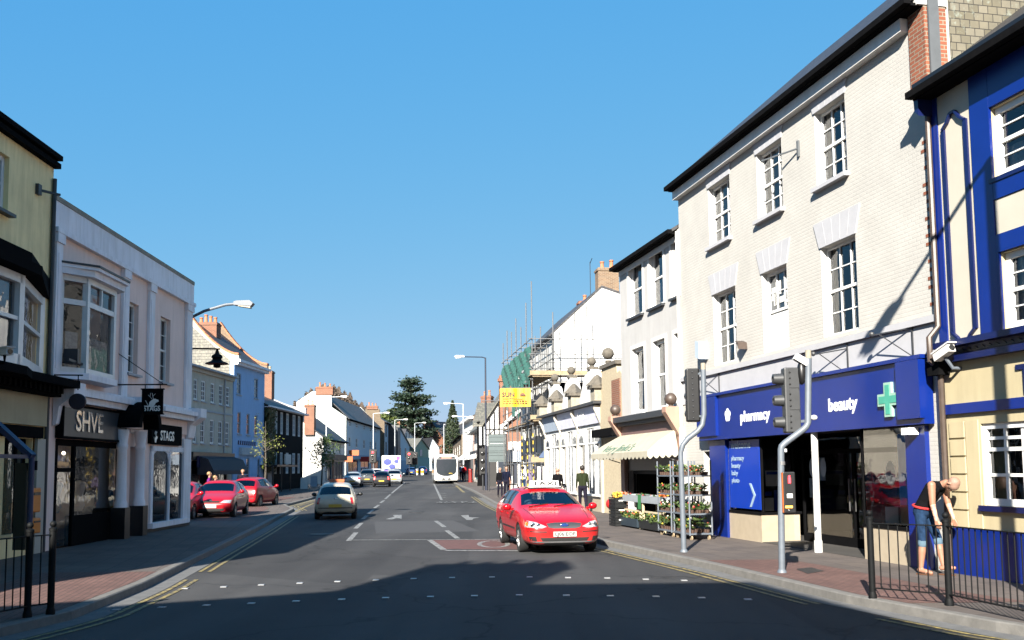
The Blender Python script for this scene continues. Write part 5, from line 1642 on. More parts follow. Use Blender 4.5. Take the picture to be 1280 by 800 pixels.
    g = MB(); g.poly([(a, 0, zg0), (c, 0, zg0), (c, 0, zg1), (a, 0, zg1)]); b.part('pane', g, glass_mat('estate agent glass', (.012, .014, .018), wav=.0012), f)
    beam(b, 'stall_riser', [(b.u(180), L + .03, 0, zg0 - .17)], -.06, -.003, M.black)
    beam(b, 'pilaster', [(b.u(227), L - .01, zg0 - .16, zc - .76)], -.08, -.003, M.lilac_white)
    # wires, bracket, small fittings
    q = MB(); u, z = b.uz(78, 452); q.bar((u - .5, -.35, z), (u + .5, -.35, z - .05), .05); q.box(u - .1, u + .0, -.4, -.003, z - .04, z + .3); b.part('iron_bracket', q, M.dark_grey)
    return b


def stag(b, par, u, z, s, v):
    """small white leaping stag head emblem"""
    pts = [(-.25, -.5), (.1, -.55), (.28, -.2), (.5, -.1), (.48, .02), (.22, .12), (.1, .1), (-.05, .0), (-.2, -.15)]
    q = MB(); q.prism([(u + x * s, z + y * s) for x, y in pts], 'y', v - .004, v)
    for p, r in (((.1, .08), (.0, .55)), ((.05, .3), (.25, .5)), ((.0, .1), (-.3, .4)), ((-.15, .25), (-.12, .55)), ((-.28, -.4), (-.5, .0))): q.bar((u + p[0] * s, v - .003, z + p[1] * s), (u + r[0] * s, v - .003, z + r[1] * s), .06 * s / .3 * .3 + .012, .006)
    return b.part('stag_emblem', q, M.lens_white, par)


ps = pink_shops()

# hanging sign of the estate agent
_v = -.95
_u, _zt = ps.uz(191, 487, _v); _zb = ps.z(191, 517, _v); _h = _zt - _zb
hs = empty('hanging_sign', ps.W(_u, _v, _zb), 0.05, 'square black hanging sign with a white stag over the arched porch', 'hanging sign')
_w = (ps.W(ps.u(204, _v), _v, 0) - ps.W(ps.u(178, _v), _v, 0)).length * .35
_w = 26 / 1200 * ps.W(_u, _v, 0).y
q = MB(); q.box(-_w / 2, _w / 2, -.03, .03, 0, _h); q.box(-_w / 2 - .03, _w / 2 + .03, -.04, .04, -.03, .0); q.box(-_w / 2 - .03, _w / 2 + .03, -.04, .04, _h, _h + .03); q.build('sign_board', M.soft_black, hs)
text_mesh('lettering', 'STAGS', .2, M.lens_white, hs, (0, -.04, _h * .20), (PI / 2, 0, 0), .005, .006, width=_w * .78)
class _F:
    def part(s, n, mb, m, par=None, *a, **k): return mb.build(n, m, par)
stag(_F(), hs, 0, _h * .55, .36, -.036)
q = MB(); q.bar((-1.0, 0, _h + .14), (_w / 2 + .1, 0, _h + .14), .035); q.bar((-.95, .0, _h + 1.0), (.3, 0, _h + .14), .018)
for x in (-_w / 2 + .08, _w / 2 - .08): q.bar((x, 0, _h + .02), (x, 0, _h + .14), .02)
q.box(-1.03, -.97, -.04, .04, _h - .2, _h + 1.05); q.build('sign_bracket', M.iron, hs)
# round sign over the clothes shop
u, z = ps.uz(97, 502, -.6)
rs = empty('round_sign', ps.W(u, -.6, z), R(14), 'dark round projecting sign above the clothes shop nameboard', 'hanging sign')
q = MB(); q.T = Matrix.Rotation(R(90), 4, 'X'); q.lathe([(.17, -.05), (.19, -.03), (.19, .03), (.17, .05)], 22); q.build('sign_disc', plain('plum sign', (.02, .012, .03), .4), rs, True)
q = MB(); q.bar((0, 0, .27), (0, 0, .62), .02); q.bar((-.55, .0, .62), (.1, 0, .62), .03); q.build('sign_bracket', M.iron, rs)


def yellow_house():
    P = lcut(57) ; d = Vector(LD_).normalized()
    A = P - d * 15.9
    b = Bld('yellow_house', 'three storey dull yellow rendered house with a black eaves and bay window', (A.x, A.y), (P.x - .0, P.y - .06))
    L = b.L; D = 5; H = b.z(56, 212) + .40
    w0 = b.rect(-14, 188, 11, 262)
    zs1, zs0 = b.z(30, 484), b.z(30, 531)
    ud0, ud1 = b.u(40), b.u(51)
    mb = MB(); wall_front(mb, L, H, [w0, (b.u(5), b.u(40) - .02, .5, zs0 - .3), (ud0, ud1, 0, zs0 - .25, .4)], .22); shell(mb, L, H, D, H + 1.2); b.part('wall', mb, M.yellow_render)
    roof(b, H, H + 1.2, D, M.slate_dark, over=.10, oL=.1, oR=-.04, th=.1)
    q = MB(); q.box(-.1, L + .03, -.16, -.003, H - .24, H - .12); b.part('eaves_cornice', q, M.soft_black)
    window(b, w0, (1, 1), (1, 1), .14, fr=.11, curtain=('full', M.netblue), sill=M.dark_grey, sillp=.16)
    # oriel with black hood on the first floor
    P_ = .75; u1 = b.u(49, -.1); uc = b.u(17, -P_); ub = uc - 1.6
    z1, z0 = b.z(30, 352, -.5), b.z(30, 461, -.5)
    pl = [(ub - .8, -.01), (ub, -P_), (uc, -P_), (u1, -.01)]
    q = MB()
    for p in pl: q.box(p[0] - .10, p[0] + .10, p[1] - .06, p[1] + .10, z0, z1)
    for i in range(3):
        A_, B_ = pl[i], pl[i + 1]
        for zz0, zz1, wd in ((z0 - .02, z0 + .2, .12), (z1 - .18, z1, .12), ((z0 + z1) / 2 - .03, (z0 + z1) / 2 + .05, .07)): q.bar((A_[0], A_[1], (zz0 + zz1) / 2), (B_[0], B_[1], (zz0 + zz1) / 2), wd, zz1 - zz0)
    f = b.part('bay_window', q, M.sash)
    g = MB()
    for i in range(3): A_, B_ = pl[i], pl[i + 1]; g.poly([(A_[0], A_[1] + .05, z0 + .1), (B_[0], B_[1] + .05, z0 + .1), (B_[0], B_[1] + .05, z1 - .1), (A_[0], A_[1] + .05, z1 - .1)])
    b.part('pane', g, M.sashglass, f)
    g = MB()
    for i in (1, 2): A_, B_ = pl[i], pl[i + 1]; g.poly([(A_[0], A_[1] + .16, z0 + .1), (B_[0] - .1, B_[1] + .16, z0 + .1), (B_[0] - .1, B_[1] + .16, z1 - .1), (A_[0], A_[1] + .16, z1 - .1)])
    b.part('blind', g, M.netblue, f)
    q = MB(); e = [(ub - 1.1, -.003), (ub - .2, -P_ - .35), (uc + .2, -P_ - .35), (u1 + .45, -.003)]
    q.prism(e, 'z', z1 + .02, z1 + .22); q.prism([(p[0], p[1] * .8) for p in e], 'z', z1 + .222, z1 + .5); b.part('bay_hood', q, M.soft_black, f)
    q = MB(); q.prism([(ub - .95, -.003), (ub - .1, -P_ - .16), (uc + .1, -P_ - .16), (u1 + .2, -.003)], 'z', z0 - .2, z0 - .025); b.part('sill', q, M.soft_black, f)
    # dentil cornice over the shop, band below
    zc1 = b.z(40, 472, -.4)
    q = MB(); q.box(-.1, L + .35, -.62, -.003, zc1 - .08, zc1 + .10); q.box(-.1, L + .1, -.3, -.003, zc1 - .30, zc1 - .082)
    for k in range(60): q.box(L - .2 - k * .22, L - .1 - k * .22, -.44, -.301, zc1 - .24, zc1 - .083)
    b.part('shop_cornice', q, M.soft_black)
    beam(b, 'shop_fascia', [(0, L - .1, zs0, zs1 - .05)], -.08, -.003, M.cream)
    q = MB(); q.box(b.u(-30), L - .35, -.12, -.003, zs0 - .28, zs0 - .03); b.part('roller_blind_box', q, M.soft_black)
    beam(b, 'pilaster', [(L - .5, L - .1, 0, zs0 - .29)], -.07, -.003, M.cream_panel)
    q = MB(); a, c = b.u(5), b.u(40) - .02; q.box(a, c, .15, .2, .5, .6); q.box(a, c, .15, .2, zs0 - .4, zs0 - .302)
    for t in (0, .33, .66, 1): x = a + (c - a) * t; q.box(x - .05, x + .05, .14, .21, .5, zs0 - .3)
    f = b.part('shop_window', q, M.soft_black); g = MB(); g.poly([(a, .18, .5), (c, .18, .5), (c, .18, zs0 - .3), (a, .18, zs0 - .3)]); b.part('pane', g, M.glass, f)
    beam(b, 'door', [(ud0 + .02, ud1 - .02, .02, zs0 - .27)], .3, .36, M.dark_wood)
    q = MB(); q.tube([(L - .06, -.06, 0), (L - .06, -.06, H - .5)], .05, 8); b.part('downpipe', q, M.dark_grey, None, True)
    q = MB(); u, z = b.uz(46, 237); q.bar((u, -.02, z), (u + .5, -.3, z + .02), .05); q.box(u - .08, u + .08, -.08, -.003, z - .12, z + .12); b.part('cable_bracket', q, M.dark_grey)
    # litter and notice boxes in the doorway
    return b


yh = yellow_house()


def far_left():
    # grey beige range set back behind the red cars
    y2 = 66.0; xf = AT(289.5, 585, y2).x
    d2 = Vector(((690 - 640) / 1200, 1.0)).normalized()
    P2 = Vector((xf, y2)); P1 = P2 - d2 * 17
    b = Bld('long_stone_house', 'three storey grey beige terrace with rows of slim white sash windows', P1, P2)
    L = b.L; H = b.z(289, 471); D = 9; rz = b.z(262, 452) + .3
    cols = [(240.5, 245.5), (250, 255.5), (262, 267.0), (272.5, 277.5), (281.5, 286)]
    ops = []
    z = [b.z(265, 478.5), b.z(265, 504), b.z(265, 524.5), b.z(265, 555)]
    for l, r in cols: ops += [(b.u(l), b.u(r), z[1], z[0]), (b.u(l), b.u(r), z[3], z[2])]
    for k in range(1, 5): w_ = ops[0][1] - ops[0][0]; x = ops[0][0] - k * 1.9; ops += [(x, x + w_, z[1], z[0]), (x, x + w_, z[3], z[2])]
    zf = b.z(265, 566)
    us0, us1 = b.u(236), b.u(284)
    mb = MB(); wall_front(mb, L, H, ops + [(us0, us1, .3, zf - .55)], .12); shell(mb, L, H, D, rz, 4.5); b.part('wall', mb, M.stone_grey)
    for o in ops: window(b, o, (2, 2), 2, .07, fr=.10, bar=.03, gm=M.glass_far, sillp=.1)
    roof(b, H, rz, D, M.slate_dark, over=.3, gutter=M.stone_white, oL=0, oR=0)
    beam(b, 'eaves_cornice', [(0, L, H - .3, H - .03)], -.14, -.003, M.stone_grey); beam(b, 'string_course', [(0, L, (z[1] + z[2]) / 2 - .1, (z[1] + z[2]) / 2 + .03)], -.06, -.003, M.stone_white)
    beam(b, 'shop_fascia', [(us0 - .2, us1 + .5, zf - .5, zf)], -.35, -.003, M.black)
    window(b, (us0, us1, .3, zf - .55), 1, 4, .1, fm=M.black, sash=False, sill=None)
    q = MB(); zz = b.z(263, 571, -.3); q.box(b.u(249, -.5), b.u(267, -.5), -.5, -.36, b.z(258, 584, -.5), zz); b.part('shop_sign', q, M.navy)
    q = MB(); a0, a1 = b.u(248, -.4), b.u(293, -.4); zt, zl = b.z(280, 571, -.1), b.z(280, 588, -1.3)
    q.prism([(-.352, zt), (-1.0, (zt + zl) / 2 + .25), (-1.35, zl), (-1.35, zl - .25), (-.352, zl - .25)], 'x', a0, a1); b.part('awning', q, M.awning_dark)
    q = MB(); q.box(b.u(262, -.2), b.u(274, -.2), -.2, -.15, .9, 1.9); b.part('window_banner', q, M.paper)
    q = MB(); x = b.u(283, -.08); q.tube([(x - .5, -.08, zf), (x - .5, -.08, H - .3)], .05, 6); b.part('downpipe', q, M.stone_white)
    # curved parapet gable with tile coping at the far end of this range
    def swept(nm, ux, m, z_ridge, z_eave, depth, cop=M.terracotta):
        q = MB(); n = 14; pts = [(-.3, z_eave)]
        for i in range(n + 1):
            t = i / n; yy = -.3 + (depth + .3) * t; pts.append((yy, z_eave + .35 + (z_ridge - z_eave) * (t ** 1.7)))
        pts.append((depth, z_eave - .1)); pts.append((-.3, z_eave - .1))
        q.prism(pts[1:], 'x', ux, ux + .35); g = b_.part(nm, q, m)
        q = MB()
        for i in range(n): q.prism([pts[1 + i], pts[2 + i], (pts[2 + i][0], pts[2 + i][1] + .14), (pts[1 + i][0] - .02, pts[1 + i][1] + .14)], 'x', ux - .06, ux + .41)
        b_.part('tile_coping', q, cop, g); return g
    b0 = b
    # blue house
    d3 = Vector(((700 - 640) / 1200, 1.0)).normalized()
    P3 = P2 + Vector((.05, .06)); k3 = isect(P3, d3, 329.5)
    b = b_ = Bld('blue_house', 'powder blue three storey house with swept tile capped gables', P3, k3)
    L = b.L; H = b.z(329, 462); D = 9; rz = (b.Mi @ AT(242, 402, P3.y + .3)).z
    z = [b.z(310, 470), b.z(310, 496), b.z(310, 517), b.z(310, 544)]
    ops = [(b.u(l), b.u(r), z[1], z[0]) for l, r in ((294.5, 300), (316.5, 321.5))] + [(b.u(l), b.u(r), z[3], z[2]) for l, r in ((296, 300.5), (307.5, 311.5), (317.5, 321.5))]
    ops2 = [(b.u(l), b.u(r), .2, 2.6) for l, r in ((297, 301), (308, 312), (322, 325))]
    mb = MB(); wall_front(mb, L, H, ops + ops2, .12); shell(mb, L, H, D, rz, 3.4); b.part('wall', mb, M.pale_blue)
    q = MB(); q.poly([(-.03, .3, 4), (-.03, D, 4), (-.03, D, H), (-.03, 3.4, rz), (-.03, .3, H)]); b.part('slate_hung_gable', q, M.slate_grey)
    for o in ops + ops2: window(b, o, (2, 2), 1, .07, fr=.09, fm=M.netblue, gm=M.glass_far, sillp=.08)
    roof(b, H, rz, D, M.slate_dark, ry=3.4, over=.2, gutter=None, oL=-.3, oR=-.3)
    q = MB(); q.box(-.05, L + .15, -.45, -.003, H - .12, H + .06); q.box(-.05, L + .1, -.3, -.003, H - .3, H - .122); b.part('eaves_cornice', q, M.lilac_white)
    swept('swept_gable', -.02, M.stone_grey, rz + .35, H, 3.4); swept('swept_gable', L - .35, M.brick_buff, rz + .5, H, 3.4)
    cp = b.Mi @ AT(260.5, 404, P3.y + 3.2); chimney(b, cp.x, cp.y, .9, 1.55, rz - 1.2, cp.z, 4, M.brick)
    q = MB()
    text_mesh('lettering', 'LEICESTERS', .42, M.navy, b.o, ((b.u(297) + b.u(321)) / 2, -.03, b.z(309, 554)), (PI / 2, 0, 0), .01, .004, width=b.u(321) - b.u(297)) if False else None
    for k in range(9): x = b.u(297) + (b.u(320) - b.u(297)) * k / 9; q.bar((x, -.03, b.z(309, 556.5)), (x + .05, -.03, b.z(309, 551.5)), .10, .03); q.bar((x, -.03, b.z(309, 556)), (x + .28, -.03, b.z(309, 556)), .06, .03)
    b.part('lettering', q, M.navy)
    q = MB(); q.box(b.u(301, -.15), b.u(323, -.15), -.2, -.003, b.z(311, 569), b.z(311, 560)); b.part('shop_sign', q, M.net)
    # black and white inn
    P4 = k3 + Vector((.0, .1)); d4 = Vector(((665 - 640) / 1200, 1.0)).normalized(); k4 = isect(P4, d4, 378.5)
    b = b_ = Bld('black_inn', 'black painted inn with tall white window panels and a four pot brick chimney', P4, k4)
    L = b.L; H = b.z(378, 517); D = 9; rz = b.z(358, 497) + .9
    ops = []; z = [b.z(360, 517), b.z(360, 544), b.z(360, 566), b.z(360, 592)]
    for l, r in ((343, 346.3), (350, 353.3), (357.3, 360.7), (365.3, 369), (372, 375)): ops += [(b.u(l), b.u(r), z[1], z[0]), (b.u(l), b.u(r), z[3], z[2])]
    mb = MB(); wall_front(mb, L, H, ops, .1); shell(mb, L, H, D, rz, 4.5); b.part('wall', mb, plain('inn black paint', (.007, .007, .008), .9, .2, 3, spec=.15))
    for o in ops: window(b, o, (2, 2), 1, .05, fr=.14, bar=.05, fm=M.bright, gm=plain('white blind', (.6, .62, .66), .8), sill=None)
    roof(b, H, rz, D, M.slate_dark, over=.35, gutter=M.lilac_white, oL=.2, oR=.2)
    swept('swept_gable', L - .3, M.stone_white, rz + .1, H, 4.5, M.stone_white)
    chimney(b, L - .3, 3.6, .9, 1.9, rz - .8, b.z(345, 470, 3.6), 4, M.brick, potm=M.pebble)
    q = MB(); q.box(b.u(334), b.u(341), -.07, -.003, .3, H - .3); b.part('gap_pier', q, M.stone_white)
    q = MB(); rr = random.Random(3); x0, x1 = -.2, b.u(340)
    for k in range(900):
        x, z_ = rr.uniform(x0, x1), rr.uniform(1.5, H - .2); s_ = rr.uniform(.06, .16); a = rr.uniform(0, PI); y_ = rr.uniform(-.35, -.03)
        q.poly([(x - s_ * math.cos(a), y_, z_ - s_ * math.sin(a)), (x + s_ * math.sin(a), y_ - .05, z_ - s_ * math.cos(a)), (x + s_ * math.cos(a), y_ - .08, z_ + s_ * math.sin(a)), (x - s_ * math.sin(a), y_, z_ + s_ * math.cos(a))])
    b.part('ivy', q, M.ivy)
    q = MB(); q.box(b.u(340, -.9), b.u(366, -.9), -1.3, -.01, b.z(352, 583.5, -.9), b.z(352, 581, -.9)); b.part('porch_canopy', q, M.black)
    q = MB(); zt = b.z(360, 568, -1); q.box(b.u(357, -1), b.u(364, -1), -1.0, -.9, b.z(360, 580, -1), zt); b.part('inn_sign', q, M.paper)
    for x in (341, 352, 363): q = MB(); q.tube([(b.u(x, -1.2), -1.2, 0), (b.u(x, -1.2), -1.2, b.z(352, 583, -.9))], .06, 8); b.part('porch_post', q, M.black)
    # low white house with dark slate and a brick stack
    y5 = 98.0; A = AT(404, 590, y5); d5 = Vector(((640 - 640) / 1200, 1)); k5 = isect((A.x, A.y), d5, 431)
    b = b_ = Bld('low_white_house', 'low white house with a dark slate roof between the inn and the big gable', (A.x, A.y), k5)
    L = b.L; H = b.z(412, 548); D = 6.5; rz = (b.Mi @ AT(389, 517, y5 + .3)).z
    ops = [(L * t, L * t + 1.0, H - 1.6, H - .4) for t in (.1, .4, .7)]
    mb = MB(); wall_front(mb, L, H, ops + [(L * .1, L * .35, .3, 2.4), (L * .5, L * .9, .3, 2.4)], .12); shell(mb, L, H, D, rz, 3.2); b.part('wall', mb, M.bright)
    for o in ops: window(b, o, 2, 2, .06, gm=M.glass_far, sill=None)
    for o in ((L * .1, L * .35, .3, 2.4), (L * .5, L * .9, .3, 2.4)): window(b, o, 1, 3, .06, fm=M.navy, gm=M.glass_far, sill=None, sash=False)
    roof(b, H, rz, D, M.slate_dark, ry=3.2, over=.35, oL=.2)
    beam(b, 'shop_fascia', [(.1, L - .1, 2.5, 3.1)], -.3, -.003, M.dark_wood)
    beam(b, 'brick_strip', [(L * .36, L * .46, 0, 2.5)], -.08, -.003, M.brick)
    chimney(b, .1, 1.4, .9, 1.0, rz - 2.2, (b.Mi @ AT(384, 506, y5)).z, 2, M.brick, potm=M.pebble)
    # big pale gable
    y6 = 124.0; A = AT(432.5, 590, y6); k6 = isect((A.x, A.y), ((640 - 640) / 1200, 1), 475)
    b = b_ = Bld('big_gable_house', 'tall mint white house whose broad gable faces the camera over the taxi', (A.x, A.y), k6)
    L = b.L; H = b.z(432, 521); T = lambda px, py: b.Mi @ AT(px, py, y6)
    p1, p2, p3, p4 = T(414.5, 492), T(414.5, 509), T(391, 489), T(371, 502.5)
    D = abs(p4.y)
    mb = MB()
    zz = [z_ for z_ in ((b.z(450, 536), b.z(450, 530)), (b.z(450, 560), b.z(450, 549)))]
    ops = [(L * t, L * t + 1.5, a, c) for t in (.06, .24, .45, .65, .82) for a, c in zz] + [(L * .05, L * .3, .3, 2.6), (L * .38, L * .62, .3, 2.6), (L * .7, L * .95, .3, 2.6)]
    wall_front(mb, L, H, ops, .12); b.part('wall', mb, M.cool_white)
    mb = MB(); g = [(0, 0), (D, 0), (D, p4.z), (p3.y, p3.z), (p1.y, p1.z), (p1.y - .02, p2.z), (0, H)]
    mb.prism(g, 'x', -.1, .45); b.part('gable_wall', mb, M.mint)
    mb = MB(); mb.poly([(L, 0, 0), (L, D, 0), (L, D, H), (L, D / 2, p3.z), (L, 0, H)]); b.part('end_wall', mb, M.mint)
    for k, o in enumerate(ops): window(b, o, 2, 2, .06, gm=M.glass_far, sill=None, fm=M.sash if k < 10 else (M.royal, M.dark_grey, M.netblue)[k - 10], sash=k < 10)
    roof(b, H, p3.z - .3, D, M.slate, ry=(p1.y + p3.y) / 2, over=.3, oL=-.45, oR=.1)
    chimney(b, .2, p1.y + .9, .9, 2.2, p3.z - .5, p3.z + .55, 3, M.brick)
    chimney(b, L * .5, 3, 1.6, .8, p2.z, T(432, 503).z + .3, 2, M.brick)
    for px, py, m in ((444, 566, M.orange), (436, 574, M.orange), (457, 574, M.red)):
        u, z_ = b.uz(px, py, -.9); q = MB(); q.box(u - .1, u + .1, -1.4, -.1, z_ - .35, z_ + .35); b.part('shop_sign', q, m)
    beam(b, 'shop_fascia', [(L * .03, L * .97, 2.7, 3.3)], -.25, -.003, M.netblue)
    # brown gable
    y7 = 158.0; A = AT(480.5, 590, y7); k7 = isect((A.x, A.y), ((600 - 640) / 1200, 1), 495)
    b = b_ = Bld('brown_gable_house', 'tall brown rubble stone gable with chimney pots beyond the mint house', (A.x, A.y), k7)
    L = b.L; T = lambda px, py: b.Mi @ AT(px, py, y7); H = T(480.5, 527).z; a, c, e = T(476, 523), T(474, 511), T(457, 511)
    mb = MB(); wall_front(mb, L, H, [(L * t, L * t + 2, z_, z_ + 2) for t in (.08, .38, .7) for z_ in (3.6, 6.4)], .15); b.part('wall', mb, M.cool_white)
    mb = MB(); mb.prism([(0, 0), (e.y, 0), (e.y, e.z), (c.y, c.z), (a.y, a.z), (0, H)], 'x', -.1, .4); g_ = b.part('gable_wall', mb, M.brown_stone)
    for t in (.08, .38, .7):
        for z_ in (3.6, 6.4): window(b, (L * t, L * t + 2, z_, z_ + 2), 2, 2, .06, fm=M.dark_grey, gm=M.glass_far, sill=None)
    roof(b, H, e.z - .3, 8, M.slate_dark, ry=3, over=.3, oL=-.4)
    q = MB(); q.box(L * .3, L * .5, -1.0, -.003, 3.2, 8.6); q.box(L * .62, L * .9, -1.0, -.003, 3.2, 8.6); b.part('bay_window', q, M.dark_grey)
    chimney(b, .15, (c.y + e.y) / 2, .8, abs(e.y - c.y) * .8, e.z - .1, e.z + .45, 3, M.brick); chimney(b, L * .25, 2.2, 1.2, .9, H, e.z + .3, 2, M.brick)
    beam(b, 'shopfront', [(.3, L - .3, .2, 2.9)], -.2, -.003, M.dark_wood)
    # the little houses that close the bend
    def small(nm, lab, pl, pr, y, yp, ye, ya, xa, wm, rm, gm=None, roof_side=None, deep=14, extra=None):
        A, B_ = AT(pl, 590, y), AT(pr, 590, yp)
        bb = Bld(nm, lab, (A.x, A.y), (B_.x, B_.y)); w_ = bb.L
        T = lambda px, py: bb.Mi @ AT(px, py, y); H = T(pl, ye).z; pk = bb.uz(xa, ya); px_, pz = pk
        q = MB(); q.poly([(0, 0, 0), (w_, 0, 0), (w_, 0, H), (px_, 0, pz), (0, 0, H)]); q.poly([(0, 0, 0), (0, 0, H), (0, deep, H), (0, deep, 0)]); q.poly([(w_, 0, 0), (w_, deep, 0), (w_, deep, H), (w_, 0, H)]); bb.part('wall', q, wm)
        q = MB(); q.prism([(-.3, H - .2), (px_, pz + .02), (px_, pz + .22), (-.3, H)], 'y', -.25, deep); q.prism([(px_, pz + .02), (w_ + .3, H - .2), (w_ + .3, H), (px_, pz + .22)], 'y', -.25, deep); bb.part('roof', q, rm)
        return bb
    b = small('grey_roof_house', 'pale grey house under a plain slate roof left of the red far signal', 496, 512, 190, 205, 555, 533, 498, M.cool_white, M.slate_grey, deep=18)
    for x in (.2, .6): window(b, (b.L * x, b.L * x + 1.4, 3.2, 5.2), 2, 2, .02, v=-.06, gm=M.glass_far, sill=None)
    beam(b, 'shopfront', [(.2, b.L - .2, .1, 2.6)], -.2, -.003, M.netblue)
    b = small('white_gable_house', 'low bright white gabled house with two tiny attic windows beyond the van', 502, 530, 230, 250, 555, 537, 507, M.bright, M.slate, deep=30)
    for px in (508, 511.5):
        u, z_ = b.uz(px, 544); q = MB(); q.box(u - .3, u + .3, -.02, -.003, z_ - .5, z_ + .5); b.part('attic_window', q, M.glass_far)
    b = small('green_gable_house', 'small pale green gabled shop with turquoise front at the bend', 518, 536, 205, 215, 560, 549, 526, M.green_render, M.slate_grey, deep=10)
    beam(b, 'shopfront', [(.3, b.L - .3, .1, 3.2)], -.3, -.003, M.turquoise); u, z_ = b.uz(526, 566); q = MB(); q.box(u - .8, u + .8, -.06, -.003, z_ - .7, z_ + .7); b.part('window', q, M.glass_far)
    b = small('brick_terrace', 'orange brick house with tall stacks behind the white bus', 533, 560, 260, 250, 556, 528, 541, M.brick, M.slate, deep=25)
    for px, w_ in ((531, 2.0), (538, 3.2)):
        u = b.u(px, 2, 540); q = MB(); zt = (b.Mi @ AT(px, 526, 262)).z; q.box(u - w_ / 2, u + w_ / 2, 2, 3.6, 4, zt); q.box(u - w_ / 2 - .15, u + w_ / 2 + .15, 1.9, 3.7, zt - .7, zt - .3); c = b.part('chimney', q, M.brick)
    b = small('red_roof_house', 'distant house with a red tiled roof left of the green conifer', 503, 522, 275, 280, 540, 527, 512, M.brick, M.terracotta, deep=12)
    b = small('blue_gable_house', 'bluish white gabled cottage at the end of the street', 537, 549, 235, 236, 560, 548, 540, M.cool_white, M.slate_dark, deep=12)
    b = small('end_house', 'dark brown house closing the street behind the bus roof', 546, 566, 285, 285, 562, 550, 556, M.brown_stone, M.slate, deep=12)


far_left()


def rear_block():
    """unseen hipped house, added behind the camera and shaped to cast the near road shadow"""
    b = Bld('unseen_corner_house', 'unseen hipped corner house added behind the camera to shade the near road', (.6, -3.8), (-16.2, -3.8), z=.0)
    L, D, H, T = b.L, 9, 8.0, 11.75
    ops = [(1.2 + 2.6 * k, 2.3 + 2.6 * k, z, z + 1.7) for k in range(4) for z in (.9, 4.6)]
    mb = MB(); wall_front(mb, L, H, ops, .15); shell(mb, L, H, D); b.part('wall', mb, M.cream)
    for o in ops: window(b, o, 2, 2, .1, gm=M.glass_far)
    mb = MB(); e = .25; A = [(-e, -e, H), (L + e, -e, H), (L + e, D + e, H), (-e, D + e, H)]; hl = 8.4
    h = .9
    top = [(2.8, h, T), (L - hl, h, T), (L - hl, D - h, T), (2.8, D - h, T)]
    for i in range(4): mb.poly([A[i], A[(i + 1) % 4], top[(i + 1) % 4], top[i]])
    mb.poly(top); mb.poly(A[::-1]); b.part('roof', mb, M.slate)
    chimney(b, 8.1, 1.6, 2.7, 1.0, 9.5, 13.9, 5, M.brick)


rear_block()


# ------------------------------------------------------------------ street furniture
def street_lamp(name_label, x, y, h, arm, adir, hm, cm_, z=None, r0=.075):
    z = gz(y) + .12 if z is None else z
    s = empty('street_lamp', (x, y, z), adir, name_label, 'street lamp')
    q = MB(); q.tube([(0, 0, 0), (0, 0, 1.3)], r0 * 1.35, 10); q.tube([(0, 0, 1.3), (0, 0, h)], [r0, r0 * .7], 10); q.build('column', cm_, s, True)
    q = MB(); q.tube([(0, 0, h - .15), (.05, 0, h - .02), (.25, 0, h + .04), (arm, 0, h + .08)], r0 * .5, 8); q.build('arm', cm_, s, True)
    q = MB(); q.T = Matrix.Translation((arm, 0, h + .09)) @ Matrix.Rotation(R(-3), 4, 'Y')
    q.prism([(-.08, -.05), (.62, -.09), (.70, -.02), (.55, .08), (.05, .09), (-.08, .05)], 'y', -.13, .13); hd = q.build('lamp_head', hm, s)
    q = MB(); q.T = Matrix.Translation((arm, 0, h + .09)); q.prism([(.18, -.10), (.60, -.14), (.60, -.09), (.18, -.06)], 'y', -.11, .11); q.build('lamp_glass', M.net, hd)
    return s
# ------------------------------------------------------------------ vehicles (local x forward, y left, z up)
PAINT, GLASS, TRIM = 0, 1, 2


def ring(st):
    x, zb, zs, zt, w, wt = st[:6]
    k = min(1, (zt - zs) / .3)
    h = zs - zb
    half = [(0, zb), (w * .80, zb), (w * .955, zb + .10 * min(1, h / .5)), (w, zb + .45 * h), (w * .995, zb + .8 * h), (w * .955, zs), (w * .925, zs + .012 + .01 * k),
            ((w * .90 + wt) / 2 + .015 * k, zs + (zt - zs) * .55), (wt, zt - .085 * k), (wt * .80, zt - .018 * k), (0, zt)]
    left = [(x, y, z) for y, z in half]
    right = [(x, -y, z) for y, z in half[1:-1]][::-1]
    return left + right          # 11 + 9 = 20


